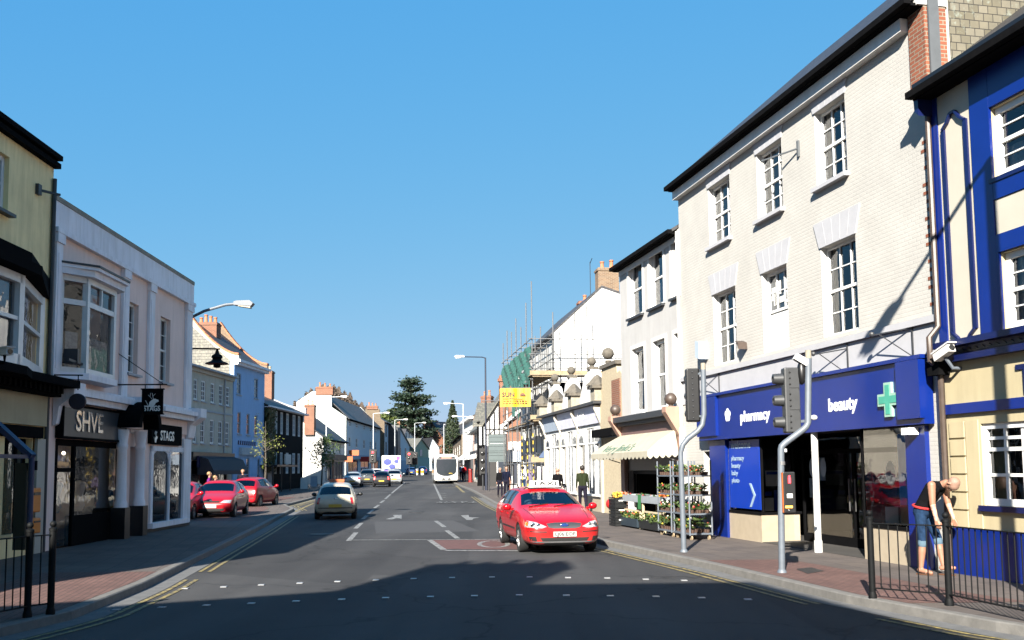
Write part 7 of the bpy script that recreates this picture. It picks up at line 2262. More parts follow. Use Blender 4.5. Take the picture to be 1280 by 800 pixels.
def person(label, mats, lean=4, curl=0, head=0, hips=((8, 6), (-10, 14)), arms=((10, 20), (-12, 15)), abd=9, hgt=1.75, voxel=.012, hair=M.hair_dark, bald=False, short_sleeve=False, sleeveless=False, shorts=False, feet=M.shoe, sit=False, headturn=0, fem=False, group=None):
    """mats: dict top, legs, skin.  hips = (hip swing, knee bend) per leg, arms = (shoulder swing, elbow bend) per arm, degrees"""
    k = hgt / 1.75
    B = []           # bones: p, q, r0, r1, material key
    def bone(p, q, a, c, m): B.append((Vector(p), Vector(q), a, c, m))
    dn = Vector((0, 0, -1)); up = Vector((0, 0, 1))
    H0 = Vector((0, 0, .93))
    sw = 1.0 if not fem else .9
    ln = lambda v, deg: rotx(v, -R(deg))     # positive degrees tip an upright vector forward
    spine1 = H0 + ln(up, lean * .7) * .22; spine2 = spine1 + ln(up, lean) * .22; neck = spine2 + ln(up, lean + curl) * .13
    hd0 = neck + ln(up, lean + curl + head * .6) * .07; hc = hd0 + ln(up, lean + curl + head) * .095
    bone(H0 + Vector((0, -.07, 0)), H0 + Vector((0, .07, 0)), .125, .125, 'legs')
    bone(H0 + Vector((0, -.05, .06)), spine1 + Vector((0, -.045, 0)), .115, .115, 'top'); bone(H0 + Vector((0, .05, .06)), spine1 + Vector((0, .045, 0)), .115, .115, 'top')
    bone(spine1 + Vector((0, -.05, 0)), spine2 + Vector((0, -.085 * sw, -.02)), .115, .115, 'top'); bone(spine1 + Vector((0, .05, 0)), spine2 + Vector((0, .085 * sw, -.02)), .115, .115, 'top')
    sh = {}
    for s in (1, -1):
        sh[s] = spine2 + ln(up, lean + curl * .6) * .06 + Vector((0, s * .185 * sw, 0)); bone(neck - ln(up, lean) * .05, sh[s] if not sleeveless else sh[s] - Vector((0, s * .065, -.004)), .075, .062, 'top')
    bone(neck - ln(up, lean) * .03, hd0, .060, .056, 'skin')
    fw = ln(Vector((1, 0, 0)), lean + curl + head); hu = ln(up, lean + curl + head)
    bone(hc + hu * .035 - fw * .018, hc + hu * .03 + fw * .025, .092, .086, 'skull'); bone(hc - hu * .03 + fw * .02, hc - hu * .055 + fw * .045, .070, .048, 'skin')
    bone(hc + fw * .10 + hu * .0, hc + fw * .118 - hu * .022, .012, .016, 'skin'); bone(hc + fw * .085 + hu * .028 - Vector((0, .035, 0)), hc + fw * .085 + hu * .028 + Vector((0, .035, 0)), .018, .018, 'skin')
    bone(hc + fw * .085 - hu * .06, hc + fw * .09 - hu * .062, .02, .02, 'skin')
    for s in (1, -1): bone(hc + Vector((0, s * .088, 0)) + hu * .015, hc + Vector((0, s * .095, 0)) - hu * .025 - fw * .01, .016, .012, 'skin')
    foot = {}
    for i, s in ((0, 1), (1, -1)):
        ha, kb = hips[i]
        hp = H0 + Vector((0, s * .095, -.02)); kn = hp + rotx(dn, R(ha)) * .43; an = kn + rotx(dn, R(ha - kb)) * .42
        bone(hp, kn, .098, .070, 'legs')
        if shorts: bone(kn, kn + (an - kn) * .13, .070, .070, 'hem'); bone(kn + (an - kn) * .1, kn + (an - kn) * .40, .054, .058, 'skin'); bone(kn + (an - kn) * .40, an, .058, .036, 'skin')
        else: bone(kn, an, .070, .055, 'legs')
        fd = rotx(Vector((1, 0, 0)), R(min(20, max(-25, ha - kb)))) if not sit else Vector((1, 0, 0))
        bone(an + Vector((-.03, 0, -.045)), an + fd * .09 + Vector((0, s * .01, -.055)), .040, .036, 'feet'); bone(an + fd * .08 + Vector((0, 0, -.055)), an + fd * .17 + Vector((0, s * .015, -.062)), .036, .028, 'feet')
        foot[s] = an
    hands = {}
    for i, s in ((0, 1), (1, -1)):
        sa, eb = arms[i]
        out = Vector((0, s * math.sin(R(abd)), 0))
        ua = (rotx(dn, R(sa)) * math.cos(R(abd)) + out).normalized(); el = sh[s] + ua * .29
        fa = (rotx(dn, R(sa + eb)) * math.cos(R(abd * .3)) + out * .3).normalized(); wr = el + fa * .255
        up_m = 'skin' if sleeveless else 'top'; fo_m = 'tattoo' if 'tattoo' in mats else ('skin' if (sleeveless or short_sleeve) else 'top')
        bone(sh[s], el, .062 if sleeveless else .056, .046, up_m); bone(el, wr, .044, .029, fo_m)
        side = Vector((0, s, 0)); n = fa.cross(side).normalized()
        pe = wr + fa * .085
        for t in (-.026, .0, .026): bone(wr + n * t * .5, pe + n * t, .019, .017, 'skin')
        for t, l in ((-.030, .060), (-.010, .075), (.010, .070), (.030, .052)):
            a = pe + n * t; m_ = a + (fa * .9 - side * .35).normalized() * l * .55; e = m_ + (fa * .6 - side * .8).normalized() * l * .5
            bone(a, m_, .0100, .0095, 'skin'); bone(m_, e, .0095, .0085, 'skin')
        tb = wr + fa * .03 - n * .025 * (1 if sa >= -90 else 1); tm = tb + (fa * .7 - n * .7 - side * .2).normalized() * .045; bone(tb, tm, .013, .011, 'skin'); bone(tm, tm + (fa * .95 - side * .3).normalized() * .03, .011, .009, 'skin')
        hands[s] = pe
    q = MB()
    for p, r_, a, c, m in B:
        q.ball(p, a, 12, 8); q.ball(r_, c, 12, 8)
        if (r_ - p).length > 1e-3: q.tube([p, r_], [a, c], 12)
    o = q.build('person', [M.skin])
    rm = o.modifiers.new('r', 'REMESH'); rm.mode = 'VOXEL'; rm.voxel_size = voxel
    sm = o.modifiers.new('s', 'SMOOTH'); sm.factor = .5; sm.iterations = 3
    evaluated(o)
    keys = ['top', 'legs', 'skin', 'hem', 'feet', 'tattoo', 'skull']
    ml = [mats['top'], mats['legs'], mats.get('skin', M.skin), mats.get('hem', M.denim_hem), feet, mats.get('tattoo', M.skin), mats.get('skull', mats.get('skin', M.skin))]
    me = o.data; me.materials.clear()
    for m in ml: me.materials.append(m)
    for f in me.polygons:
        c = f.center; best, bi = 9, 0
        for p, r_, a, c_, m in B:
            d = r_ - p; t = 0 if d.length < 1e-4 else max(0, min(1, (c - p).dot(d) / d.length_squared))
            dd = (c - (p + d * t)).length - (a + (c_ - a) * t)
            if dd < best: best, bi = dd, keys.index(m)
        f.material_index = bi; f.use_smooth = True
    o.name = 'person'
    if k != 1: o.data.transform(Matrix.Scale(k, 4))
    zmin = min(v.co.z for v in me.vertices)
    dz = 0 if sit else -zmin
    o.data.transform(Matrix.Translation((0, 0, dz)))
    tag(o, label, 'person', group)
    fix = Matrix.Translation((0, 0, dz)) @ Matrix.Scale(k, 4)
    if not bald:
        q = MB(); q.ball((0, 0, 0), .098, 16, 10, (1.08, .98, .98))
        qq = MB(); cc = hc + hu * .045 - fw * .03
        rot = Matrix.Rotation(-R(0), 3, 'Y')
        idx = {}
        for f in q.f:
            vs = [Vector(q.v[i]) for i in f]
            m_ = sum(vs, Vector()) / len(vs)
            if m_.z > -.015 and m_.x < .065 or (m_.x < -.02 and m_.z > -.075): qq.poly([cc + fw * v.x + Vector((0, v.y, 0)) + hu * v.z for v in vs])
        qq.v = [tuple(fix @ Vector(v)) for v in qq.v]
        bmh = bmesh.new(); meh = qq.mesh('h', hair); bmh.from_mesh(meh); bmesh.ops.remove_doubles(bmh, verts=bmh.verts, dist=.002); bmesh.ops.recalc_face_normals(bmh, faces=bmh.faces); qq = MB(); bmh.verts.index_update(); qq.v = [tuple(v.co) for v in bmh.verts]; qq.f = [tuple(v.index for v in f.verts) for f in bmh.faces]; qq.m = [0] * len(qq.f); bmh.free()
        h = qq.build('hair', hair, o, True); sd = h.modifiers.new('t', 'SOLIDIFY'); sd.thickness = .012; sd.offset = 1; evaluated(h)
    q = MB()
    for s in (1, -1): q.ball(fix @ (hc + fw * .092 + Vector((0, s * .032, 0)) + hu * .008), .010 * k, 8, 6)
    q.build('eyes', M.box_dark, o, True)
    o['_hands'] = [list(fix @ hands[1]), list(fix @ hands[-1])]; o['_feet'] = [list(fix @ foot[1]), list(fix @ foot[-1])]
    return o, fix, (hc, fw, hu, H0, neck)


def stand(o, x, y, hd, h=.125):
    o.location = (x, y, gz(y) + h); o.rotation_euler = (0, 0, math.atan2(hd[1], hd[0]))


def people():
    # bending man by the pub
    o, fix, ref = person('bent man in black vest and denim shorts with tattooed forearms behind the right railing', dict(top=M.vest, legs=M.denim, hem=M.denim_hem, skin=M.skin_dark, tattoo=M.tattoo, skull=M.stubble), lean=33, curl=30, head=32, hips=((22, 12), (2, 8)), arms=((10, 8), (2, 10)), abd=3,
                         hgt=1.80, voxel=.0075, bald=True, sleeveless=True, shorts=True, feet=M.skin_dark)
    g = G(1158, 718, .12); stand(o, g.x, g.y, (.62, -.78))
    q = MB()
    for f in o['_feet']: q.prism([(f[0] - .07, f[1] - .04), (f[0] + .05, f[1] - .045), (f[0] + .17, f[1] - .045), (f[0] + .20, f[1]), (f[0] + .17, f[1] + .045), (f[0] + .05, f[1] + .045), (f[0] - .07, f[1] + .04)], 'z', -.012, .008)
    for f in o['_feet']: q.tube([(f[0] + .09, f[1] - .045, .01), (f[0] + .08, f[1] - .03, .06), (f[0] + .08, f[1] + .03, .06), (f[0] + .09, f[1] + .045, .01)], .010, 6)
    q.build('sandals', M.leather, o); o.location.z += .01
    H0 = fix @ (ref[3] + Vector((.01, 0, .075)))
    q = MB(); n = 20
    ring_ = [(H0.x + math.cos(2 * PI * i / n) * .152 , H0.y + math.sin(2 * PI * i / n) * .205, H0.z - math.cos(2 * PI * i / n) * .035) for i in range(n + 1)]
    q.tube(ring_, .020, 6, False); q.build('waistband', M.redband, o, True)
    # walkers on the right pavement
    def st(px, d, *a, hd=(-.11, 1), **k):
        o, f, r = person(*a, **k); p = AT(px, 590, d); stand(o, p.x, p.y, hd); return o
    o = st(728, 39.6, 'man in a dark green fleece and dark trousers walking away past the arched shop windows', dict(top=M.green_coat, legs=M.dark_trouser), hips=((14, 10), (-14, 8)), arms=((6, 18), (-6, 12)), hgt=1.78)
    st(697, 44.5, 'balding man in a black jumper walking away just behind the taxi roof', dict(top=M.vest, legs=M.dark_trouser), hair=M.hair_grey, bald=True, hgt=1.70)
    st(653.5, 60, 'person in a white shirt with brown hair by the scaffold feet', dict(top=M.white_shirt, legs=M.denim), hair=M.hair_dark, hgt=1.72)
    st(664, 57, 'person in a lilac jumper beside the white scaffold slats', dict(top=M.lilac, legs=M.dark_trouser), hair=M.hair_grey, hgt=1.62, fem=True)
    st(633, 56, 'person in a navy jacket walking towards the camera beside the taxi', dict(top=M.navy_cloth, legs=M.dark_trouser), hd=(.1, -1), hair=M.hair_dark, hgt=1.74)
    st(625, 57.5, 'person in a black coat carrying a dark bag next to the navy jacket', dict(top=M.vest, legs=M.dark_trouser), hd=(.15, -1), hair=M.hair_grey, hgt=1.66, fem=True)
    st(580, 103, 'distant person in a red top on the pavement right of the bus', dict(top=M.red_cloth, legs=M.dark_trouser), hgt=1.72)
    st(576.5, 108, 'distant person in a pale blue top half hidden by the bus', dict(top=M.blue_shirt, legs=M.dark_trouser), hgt=1.75)
    # by the red cars on the left
    st(261, 47, 'woman in a purple cardigan behind the parked red hatchback', dict(top=M.purple, legs=M.dark_trouser), hd=(1, .3), hair=M.hair_fair, hgt=1.66, fem=True)
    st(268.5, 46.3, 'person in a pale top next to the purple cardigan', dict(top=M.white_shirt, legs=M.denim), hd=(1, -.2), hair=M.hair_fair, hgt=1.50, fem=True)
    st(303.5, 54, 'fair haired person standing beyond the red car with the yellow plate', dict(top=M.dark_trouser, legs=M.dark_trouser), hd=(.3, -1), hair=M.hair_fair, hgt=1.72)
    # driver seated in the red taxi
    tx = next(x for x in bpy.data.objects if x.name == 'taxi')
    o, f, r = person('driver in a pale blue shirt at the wheel of the red taxi', dict(top=M.blue_shirt, legs=M.dark_trouser), lean=-12, hips=((78, 62), (76, 58)), arms=((48, 22), (50, 25)), sit=True, hgt=1.7, hair=M.hair_dark)
    a = tx.rotation_euler.z; off = Matrix.Rotation(a, 3, 'Z') @ Vector((.02, -.40, 0))
    o.location = (tx.location.x + off.x, tx.location.y + off.y, -.30); o.rotation_euler = (0, 0, a)


people()


# ------------------------------------------------------------------ signals, lamps, railings
def signal_pole(label, base, top, pts_px, head_v, r=.057):
    pass


def near_signals():
    # farther pole: swan neck, head seen from behind at its left
    def pole(px, py, pathpx, label, r=.057, cap=True):
        g = G(px, py, .12); y = g.y
        rt = empty('traffic_signal', (g.x, g.y, .12), 0, label, 'traffic light')
        T = lambda a, c: AT(a, c, y) - Vector((g.x, g.y, .12))
        path = [T(*p) for p in pathpx]; path[0].z = 0
        q = MB(); q.tube(path, r, 14); q.build('pole', M.grey_metal, rt, True)
        q = MB(); q.tube([path[-1] - Vector((0, 0, .0)), path[-1] + Vector((0, 0, .14))], r * .92, 12); q.build('pole_cap', M.stone, rt, True)
        q = MB(); q.lathe([(r * 1.5, 0), (r * 1.4, .03), (r * 1.02, .06)], 14, (0, 0, 0)); q.build('base_collar', M.grey_metal, rt, True)
        return rt, T, y
    rt, T, y = pole(855, 690, [(855, 690), (852, 600), (851, 566), (853.5, 556), (860, 548), (872, 539), (878, 531), (880, 518), (879, 462)], 'swan necked grey signal pole with a black signal head near the florist')
    a, c = T(858, 460), T(877, 527)
    q = MB(); q.box(a.x, c.x, .05, .26, c.z, a.z); hd = q.build('signal_head', M.box_dark, rt); m = hd.modifiers.new('b', 'BEVEL'); m.width = .04; m.segments = 2; evaluated(hd)
    q = MB(); n = 9
    for k in range(n): zz = c.z + (a.z - c.z) * (k + .7) / (n + .4); q.ball((a.x + .13, .045, zz), .018, 6, 4)
    q.build('fixing_bolt', M.dark_grey, hd)
    for k in range(3): zz = c.z + (a.z - c.z) * (k + .5) / 3; q = MB(); q.T = Matrix.Translation(((a.x + c.x) / 2 - .03, .26, zz)) @ Matrix.Rotation(-PI / 2, 4, 'X'); q.lathe([(.11, 0), (.11, .16), (.10, .16), (.10, .0)], 14); q.build('visor', M.box_dark, hd)
    for z in (a.z - .12, c.z + .12): q = MB(); q.bar(((a.x + c.x) / 2, .16, z), (T(880, 500).x, .0, z), .04); q.build('clamp', M.grey_metal, rt)
    # nearer pole: cranked, grey head, camera and push button box
    rt, T, y = pole(977.5, 716, [(977.5, 716), (976.5, 640), (976.3, 562), (977, 558), (981, 554), (1004, 537), (1008, 533), (1010, 528), (1010.5, 448)], 'cranked grey signal pole with a lit push button box in front of the pharmacy', r=.055)
    a, c = T(979, 459), T(1003, 541)
    q = MB(); d = .22
    n3 = (a.z - c.z) / 3
    q.box(a.x + .02, c.x, .03, .03 + d, c.z, a.z); hd = q.build('signal_head', M.grey_plastic, rt); m = hd.modifiers.new('b', 'BEVEL'); m.width = .03; m.segments = 2; evaluated(hd)
    for k in range(3):
        zz = c.z + n3 * (k + .5)
        q = MB(); q.box(a.x + .10, c.x - .02, .018, .029, zz - n3 * .44, zz + n3 * .44); q.build('back_panel', M.grey_plastic, hd)
        q = MB()
        for j in range(3): q.ball((a.x + .11, .016, zz + (j - 1) * n3 * .27), .017, 8, 5)
        q.build('vent_hole', M.box_dark, hd)
        q = MB(); q.T = Matrix.Translation((a.x + .03, .16, zz)) @ Matrix.Rotation(PI / 2, 4, 'Y') @ Matrix.Rotation(PI, 4, 'X')
        q.lathe([(.10, 0), (.085, .17), (.05, .18), (.09, 0)], 14); q.build('visor', M.grey_plastic, hd, True)
    for z in (a.z - .2, c.z + .2): q = MB(); q.bar((c.x - .02, .12, z), (T(1010, 500).x, 0, z), .045); q.build('clamp', M.grey_metal, rt)
    q = MB(); p = T(1001, 457); q.ball((p.x + .02, .05, p.z - .12), .11, 10, 8, (.7, .8, 1.9)); q.build('detector_bracket', M.box_dark, rt, True)
    q = MB(); p0, p1 = T(996, 445), T(1008, 456); q.T = Matrix.Translation(((p0.x + p1.x) / 2, .02, (p0.z + p1.z) / 2)) @ Matrix.Rotation(R(32), 4, 'Y'); q.box(-.13, .11, -.07, .07, -.05, .06); q.build('detector', M.bright, rt)
    q = MB(); p = T(1016, 522); q.ball((p.x + .02, 0, p.z), .05, 10, 8, (1.2, 1, .9)); q.build('sensor', M.bright, rt, True)
    # demand unit facing the pavement user
    a, c = T(975.5, 590), T(993, 641)
    q = MB(); q.box(a.x + .01, c.x, -.12, .06, c.z, a.z); bx = q.build('demand_unit', M.box_dark, rt); m = bx.modifiers.new('b', 'BEVEL'); m.width = .015; m.segments = 2; evaluated(bx)
    q = MB(); q.box(a.x - .006, a.x + .014, -.10, .04, c.z + .01, a.z - .01); q.build('amber_edge', M.orange, bx)
    def face(l, t, r, bb, m, nm): p, s = T(l, t), T(r, bb); q = MB(); q.box(p.x, s.x, -.135, -.118, s.z, p.z); return q.build(nm, m, bx)
    p = T(984, 598); q = MB(); q.ball((p.x, -.125, p.z + .035), .018, 8, 6); q.box(p.x - .018, p.x + .018, -.135, -.12, p.z - .08, p.z + .02); q.build('red_man_lamp', M.lens_red, bx)
    face(981, 617, 988, 622, M.lens_white, 'information_panel'); face(979, 632, 988, 634.5, M.lens_amber, 'button_panel'); q = MB(); p = T(983.5, 637.5); q.ball((p.x, -.125, p.z), .016, 8, 6); q.build('push_button', M.chrome, bx, True)
    q = MB(); p, s = T(979, 560.5), T(982.5, 566); q.box(p.x, s.x, -.064, -.05, s.z, p.z); st_ = q.build('sticker', M.box_dark, rt); text_mesh('lettering', 'B', .07, M.white_letter, st_, ((p.x + s.x) / 2, -.066, (p.z + s.z) / 2), (PI / 2, 0, 0), .001, .002)
    q = MB(); p = T(977, 579); q.tube([(p.x, 0, p.z - .03), (p.x, 0, p.z + .03)], .060, 14); q.build('band', M.alloy, rt, True)


near_signals()


def railing(label, pts, post_r=.043, h=1.0, post_h=1.05, per=.115):
    """guard rail through pts (plan points, on the pavement)"""
    A = Vector(pts[0]); rt = empty('railing', (A.x, A.y, .12), 0, label, 'railing')
    L = [Vector((p[0] - A.x, p[1] - A.y, 0)) for p in pts]
    rr = random.Random(5)
    for k, p in enumerate(L):
        q = MB(); q.tube([p, p + Vector((0, 0, post_h))], post_r, 12); q.lathe([(post_r * 1.3, 0), (post_r * 1.3, .05), (post_r, .09)], 12, p); q.lathe([(post_r * 1.15, 0), (post_r * 1.15, .03), (.02, .05)], 12, p + Vector((0, 0, post_h))); q.ball(p + Vector((0, 0, post_h + .085)), post_r * .95, 12, 8); q.build('post', M.iron, rt, True)
    for p, r in zip(L, L[1:]):
        for z in (h, .14):
            q = MB(); q.bar(p + Vector((0, 0, z)), r + Vector((0, 0, z)), .05, .014); q.build('rail', M.iron, rt)
        n = int((r - p).length / per)
        for k in range(1, n):
            b_ = p + (r - p) * k / n
            q = MB(); q.tube([b_ + Vector((0, 0, .13)), b_ + Vector((0, 0, h))], .0085, 6); q.build('baluster', M.iron, rt, True)
    return rt


def furniture():
    g = lambda *p: (G(*p, .12).x, G(*p, .12).y)
    a, b_, c = g(1091, 748), g(1187, 757), g(1330, 790)
    railing('black iron guard railing with ball topped posts along the right kerb', [a, b_, c])
    a = g(63, 768); railing('black iron guard railing in shade along the left kerb', [a, g(34, 772), g(-60, 792)], per=.125)
    # bus shelter whose blue end frame shows at the left edge
    g0 = G(35, 711, .12); y = g0.y
    rt = empty('bus_shelter', (g0.x, g0.y, .12), R(88), 'blue framed glazed shelter against the yellow house at the left edge', 'bus shelter')
    zt = AT(35, 572, y).z - .12; zb = AT(2, 538, y).z - .12; wx = AT(2, 560, y).x - g0.x
    fr = plain('blue shelter frame', (.014, .035, .12), .5, .1, 4)
    for x in (0, -2.4, -4.2):
        q = MB(); q.tube([(x, 0, 0), (x, 0, zt)], .055, 10); q.build('post', fr, rt, True)
    q = MB(); q.prism([(0, zt - .04), (1.5, zt + (zb - zt) * 1.5 / abs(wx) - .04), (1.5, zt + (zb - zt) * 1.5 / abs(wx) + .06), (-.05, zt + .06)], 'x', -.10, .08); q.build('canopy_beam', fr, rt); q = MB(); q.box(-4.3, -.11, .0, .08, zt - .02, zt + .05); q.box(-4.3, -.11, 1.34, 1.42, zt + .2, zt + .27); q.build('canopy_rail', fr, rt)
    q = MB(); q.box(-.02, .02, .35, 1.25, .55, zt + .02); q.build('pane', M.shopglass, rt)
    q = MB(); q.box(-.03, .03, .08, .30, .35, zt - .1); q.build('notice_panel', plain('olive panel', (.03, .03, .014), .7), rt)
    q = MB(); q.box(-4.0, -.4, 1.0, 1.35, .5, .55); q.box(-3.8, -3.7, 1.1, 1.3, 0, .5); q.box(-.8, -.7, 1.1, 1.3, 0, .5); q.build('bench', M.dark_wood, rt)
    q = MB(); q.box(.055, .075, -.08, .08, zt - .24, zt - .06); p = q.build('stop_plate', M.box_dark, rt); text_mesh('lettering', '2', .14, M.white_letter, p, (.078, 0, zt - .15), (PI / 2, 0, PI / 2), .001, .002)
    # two orange boxes on the wall behind
    for py0, py1, lab in ((610, 640, 'upper long orange box fixed beside the doorway of the yellow house'), (648, 666, 'lower short orange box fixed beside the doorway of the yellow house')):
        u0, z1 = yh.uz(41, py0, -.25); u1, z0 = yh.uz(51, py1, -.25)
        o = empty('wall_box', yh.W(u0, -.25, z0), yh.o.rotation_euler.z, lab, 'wall box', 'orange boxes by the doorway')
        q = MB(); q.box(0, u1 - u0, 0, .24, 0, z1 - z0); bx = q.build('box_body', plain('burnt orange', (.55, .16, .01), .5, k=1), o); m = bx.modifiers.new('b', 'BEVEL'); m.width = .03; m.segments = 2; evaluated(bx)
        q = MB(); q.box(.05, u1 - u0 - .05, -.012, .0, (z1 - z0) * .7, (z1 - z0) * .82); q.build('slot', M.box_dark, o)
    # security camera left
    p = AT(6, 440, 17.5)
    cm = empty('security_camera', p, R(-30), 'white security camera on a bracket below the bay of the yellow house', 'security camera')
    q = MB(); q.box(-.16, .16, -.07, .07, -.06, .07); q.box(-.18, .2, -.085, .085, .07, .09); q.build('camera_housing', M.bright, cm); q = MB(); q.tube([(.16, 0, 0), (.175, 0, 0)], .05, 10); q.build('camera_lens', M.lens_off, cm)
    q = MB(); w_ = yh.Mi @ p; far = cm.matrix_world
    tgt = yh.W(w_.x, -.02, w_.z - .2) - p; tgt = Matrix.Rotation(R(30), 3, 'Z') @ tgt
    q.tube([(0, 0, -.05), (0, 0, -.2), tuple(tgt)], .03, 8); q.build('camera_bracket', M.soft_black, cm)
    # wall lamp on the corner of the pink shops and the black lantern under it
    P0 = ps.W(ps.L + .02, .25, ps.z(234, 398)); P1 = AT(313, 379, P0.y + .2)
    lp = empty('wall_street_lamp', P0, 0, 'grey street lamp arm fixed high on the corner of the pink shops', 'street lamp')
    d = P1 - P0
    q = MB(); pts = [(0, 0, 0), (d.x * .3, d.y * .3, d.z * .55), (d.x * .62, d.y * .6, d.z * .9), (d.x * .80, d.y * .8, d.z * .97)]; q.tube(pts, .05, 8); q.box(-.06, .06, -.1, .1, -.25, .2); q.build('arm', M.grey_metal, lp, True)
    q = MB(); q.T = Matrix.Translation((d.x * .78, d.y * .78, d.z)); q.prism([(-.05, -.08), (.55, -.12), (.62, -.02), (.5, .08), (.05, .07), (-.05, .04)], 'y', -.14, .14); hd = q.build('lamp_head', M.grey_metal, lp)
    q = MB(); q.T = Matrix.Translation((d.x * .78, d.y * .78, d.z)); q.prism([(.1, -.12), (.52, -.19), (.52, -.11), (.1, -.07)], 'y', -.12, .12); q.build('lamp_glass', M.awning, hd)
    P0 = ps.W(ps.L + .02, .2, ps.z(236, 435)); P1 = AT(271.5, 436, P0.y + .1); d = P1 - P0
    lp = empty('bracket_lantern', P0, 0, 'black lantern hanging from an iron bar on the corner of the pink shops', 'lantern')
    q = MB(); q.bar((0, 0, .02), (d.x + .1, d.y, .0), .05); q.bar((0, 0, -.35), (.25, 0, 0), .03); q.box(-.05, .05, -.08, .08, -.2, .3); q.build('bracket', M.iron, lp)
    q = MB(); z0 = -.62; q.lathe([(.07, z0 - .03), (.12, z0), (.12, z0 + .08), (.40, z0 + .10), (.36, z0 + .14), (.20, z0 + .20), (.14, z0 + .28), (.19, z0 + .32), (.17, z0 + .40), (.08, z0 + .46), (.04, z0 + .60)], 16, (d.x, d.y, 0)); q.build('lantern', M.iron, lp, True)
    # street lamps down the road
    def lampat(px, pyb, pyt, arm, ad, lab, d, hm=M.grey_metal, cm_=M.grey_metal, r0=.075):
        p = AT(px, 590, d); zt = AT(px, pyt, d).z; return street_lamp(lab, p.x, p.y, zt - gz(d) - .12, arm, ad, hm, cm_, r0=r0)
    lampat(607.8, 613, 447, 1.65, PI, 'tall dark blue street lamp beside the grey sign on the right pavement', 72, M.net, plain('dark blue column', (.012, .02, .05), .5), .08)
    for px, pyt, d, ad, lab in ((407.5, 497, 100, 0, 'pale street lamp in front of the big mint gable'), (466.5, 517, 128, 0, 'pale street lamp in front of the brown gable'), (493.5, 525, 160, 0, 'pale street lamp left of the cedar trunk'), (518.5, 529, 185, 0, 'pale street lamp behind the far traffic island'),
                                (555, 531, 170, PI / 2, 'pale street lamp standing behind the bus roof'), (579.5, 505, 105, PI, 'tall pale street lamp right of the green conifer'), (586, 521, 125, PI, 'shorter pale street lamp by the white bay house')):
        lampat(px, 0, pyt, 1.5, ad, lab, d, M.bright, M.net)
    # unseen lamp added past the right edge so its arm shadows the pharmacy wall
    # (column stands on the kerb just outside the picture)
    hp = Vector((4.2, 9.5)); cp_ = Vector((6.3, 10.6))
    s = street_lamp('unseen grey street lamp added on the right kerb to shadow the pharmacy wall, arm over the road', cp_.x, cp_.y, 8.85, 1.75, math.atan2(hp.y - cp_.y, hp.x - cp_.x), M.net, M.grey_metal, r0=.09)
    # direction sign seen from behind
    d = 69.0; A, B_ = AT(611, 590, d), AT(632, 590, d); zt, zb = AT(620, 543, d).z, AT(620, 577.5, d).z; base = gz(d) + .12
    rt = empty('direction_sign', ((A.x + B_.x) / 2, d, base), 0, 'large grey back of a road direction sign on two posts', 'road sign'); w_ = (B_.x - A.x)
    q = MB(); n = 3
    for k in range(n): q.box(-w_ / 2, w_ / 2, -.02, .02, zb - base + (zt - zb) * k / n + .01, zb - base + (zt - zb) * (k + 1) / n - .01)
    bd = q.build('sign_panel', M.signback, rt)
    q = MB()
    for k in range(n):
        for t in (.25, .75): z = zb - base + (zt - zb) * (k + t) / n; q.box(-w_ / 2 + .03, w_ / 2 - .03, -.05, -.021, z - .025, z + .025)
    q.build('stiffening_rail', M.signback, bd)
    for x in (-w_ / 2 + .02, w_ / 2 + .06): q = MB(); q.tube([(x, .06, 0), (x, .06, zt - base + .05)], .055, 8); q.build('post', M.dark_grey, rt, True)
    # signal pole beside the blue lamp
    def far_signal(px, d, yt, yb, lab, lit=None, ph=None, hm=M.box_dark, w_=.34):
        p = AT(px, 590, d); base = gz(d) + .12; rt = empty('traffic_signal', (p.x, p.y, base), 0, lab, 'traffic light')
        z1, z0 = AT(px, yt, d).z - base, AT(px, yb, d).z - base
        q = MB(); q.tube([(0, .1, 0), (0, .1, z1 + .2)], .055, 8); q.build('pole', M.dark_grey, rt, True)
        q = MB(); q.box(-w_ / 2, w_ / 2, -.12, .08, z0, z1); hd = q.build('signal_head', hm, rt)
        q = MB(); q.box(-w_ / 2 - .08, w_ / 2 + .08, .09, .10, z0 - .1, z1 + .1); q.build('backing_board', M.box_dark, hd)
        for k in range(3):
            z = z1 - (z1 - z0) * (k + .5) / 3; r = (z1 - z0) / 3 * .27
            q = MB(); q.ball((0, -.125, z), r, 12, 8, (1, .25, 1)); q.build('lens', M.lens_red if (lit and k == 0) else M.lens_off, hd, True)
        return rt
    far_signal(603.5, 72, 562, 592, 'black signal head on a thin pole touching the blue lamp column')
    far_signal(466, 112, 563, 578, 'signal showing red on the left pavement before the brown gable', True, w_=.7)
    far_signal(511.5, 150, 565, 580, 'signal showing red at the far traffic island', True, w_=.8); far_signal(518.5, 152, 566, 580, 'dark signal just right of the lit one at the far island', None, w_=.7)
    for px, lab in ((521.5, 'yellow topped white bollard on the far traffic island, the left one'), (528, 'paler bollard on the far traffic island, the right one')):
        p = AT(px, 590, 170); o = empty('bollard', (p.x, p.y, gz(170)), 0, lab, 'bollard', 'bollards on the far island')
        q = MB(); q.lathe([(.28, 0), (.28, .9), (.22, 1.05), (.05, 1.1)], 12); q.build('bollard_body', M.bright, o, True); q = MB(); q.lathe([(.29, .35), (.29, .8)], 12); q.build('reflective_band', M.yellow, o, True)
    q = MB(); p = AT(525, 590, 171); q.prism([(p.x - 1.6, 150), (p.x - 1.0, 146), (p.x + .4, 150), (p.x + .6, 176), (p.x - 1.2, 176)], 'z', gz(150) - .1, gz(150) + .13); o = q.build('traffic_island', M.kerb); o['kind'] = 'structure'
    # red post box and small posts far right
    p = AT(588, 590, 100); o = empty('post_box', (p.x, p.y, gz(100) + .12), 0, 'red pillar box outside the dark fronted slate shop', 'post box')
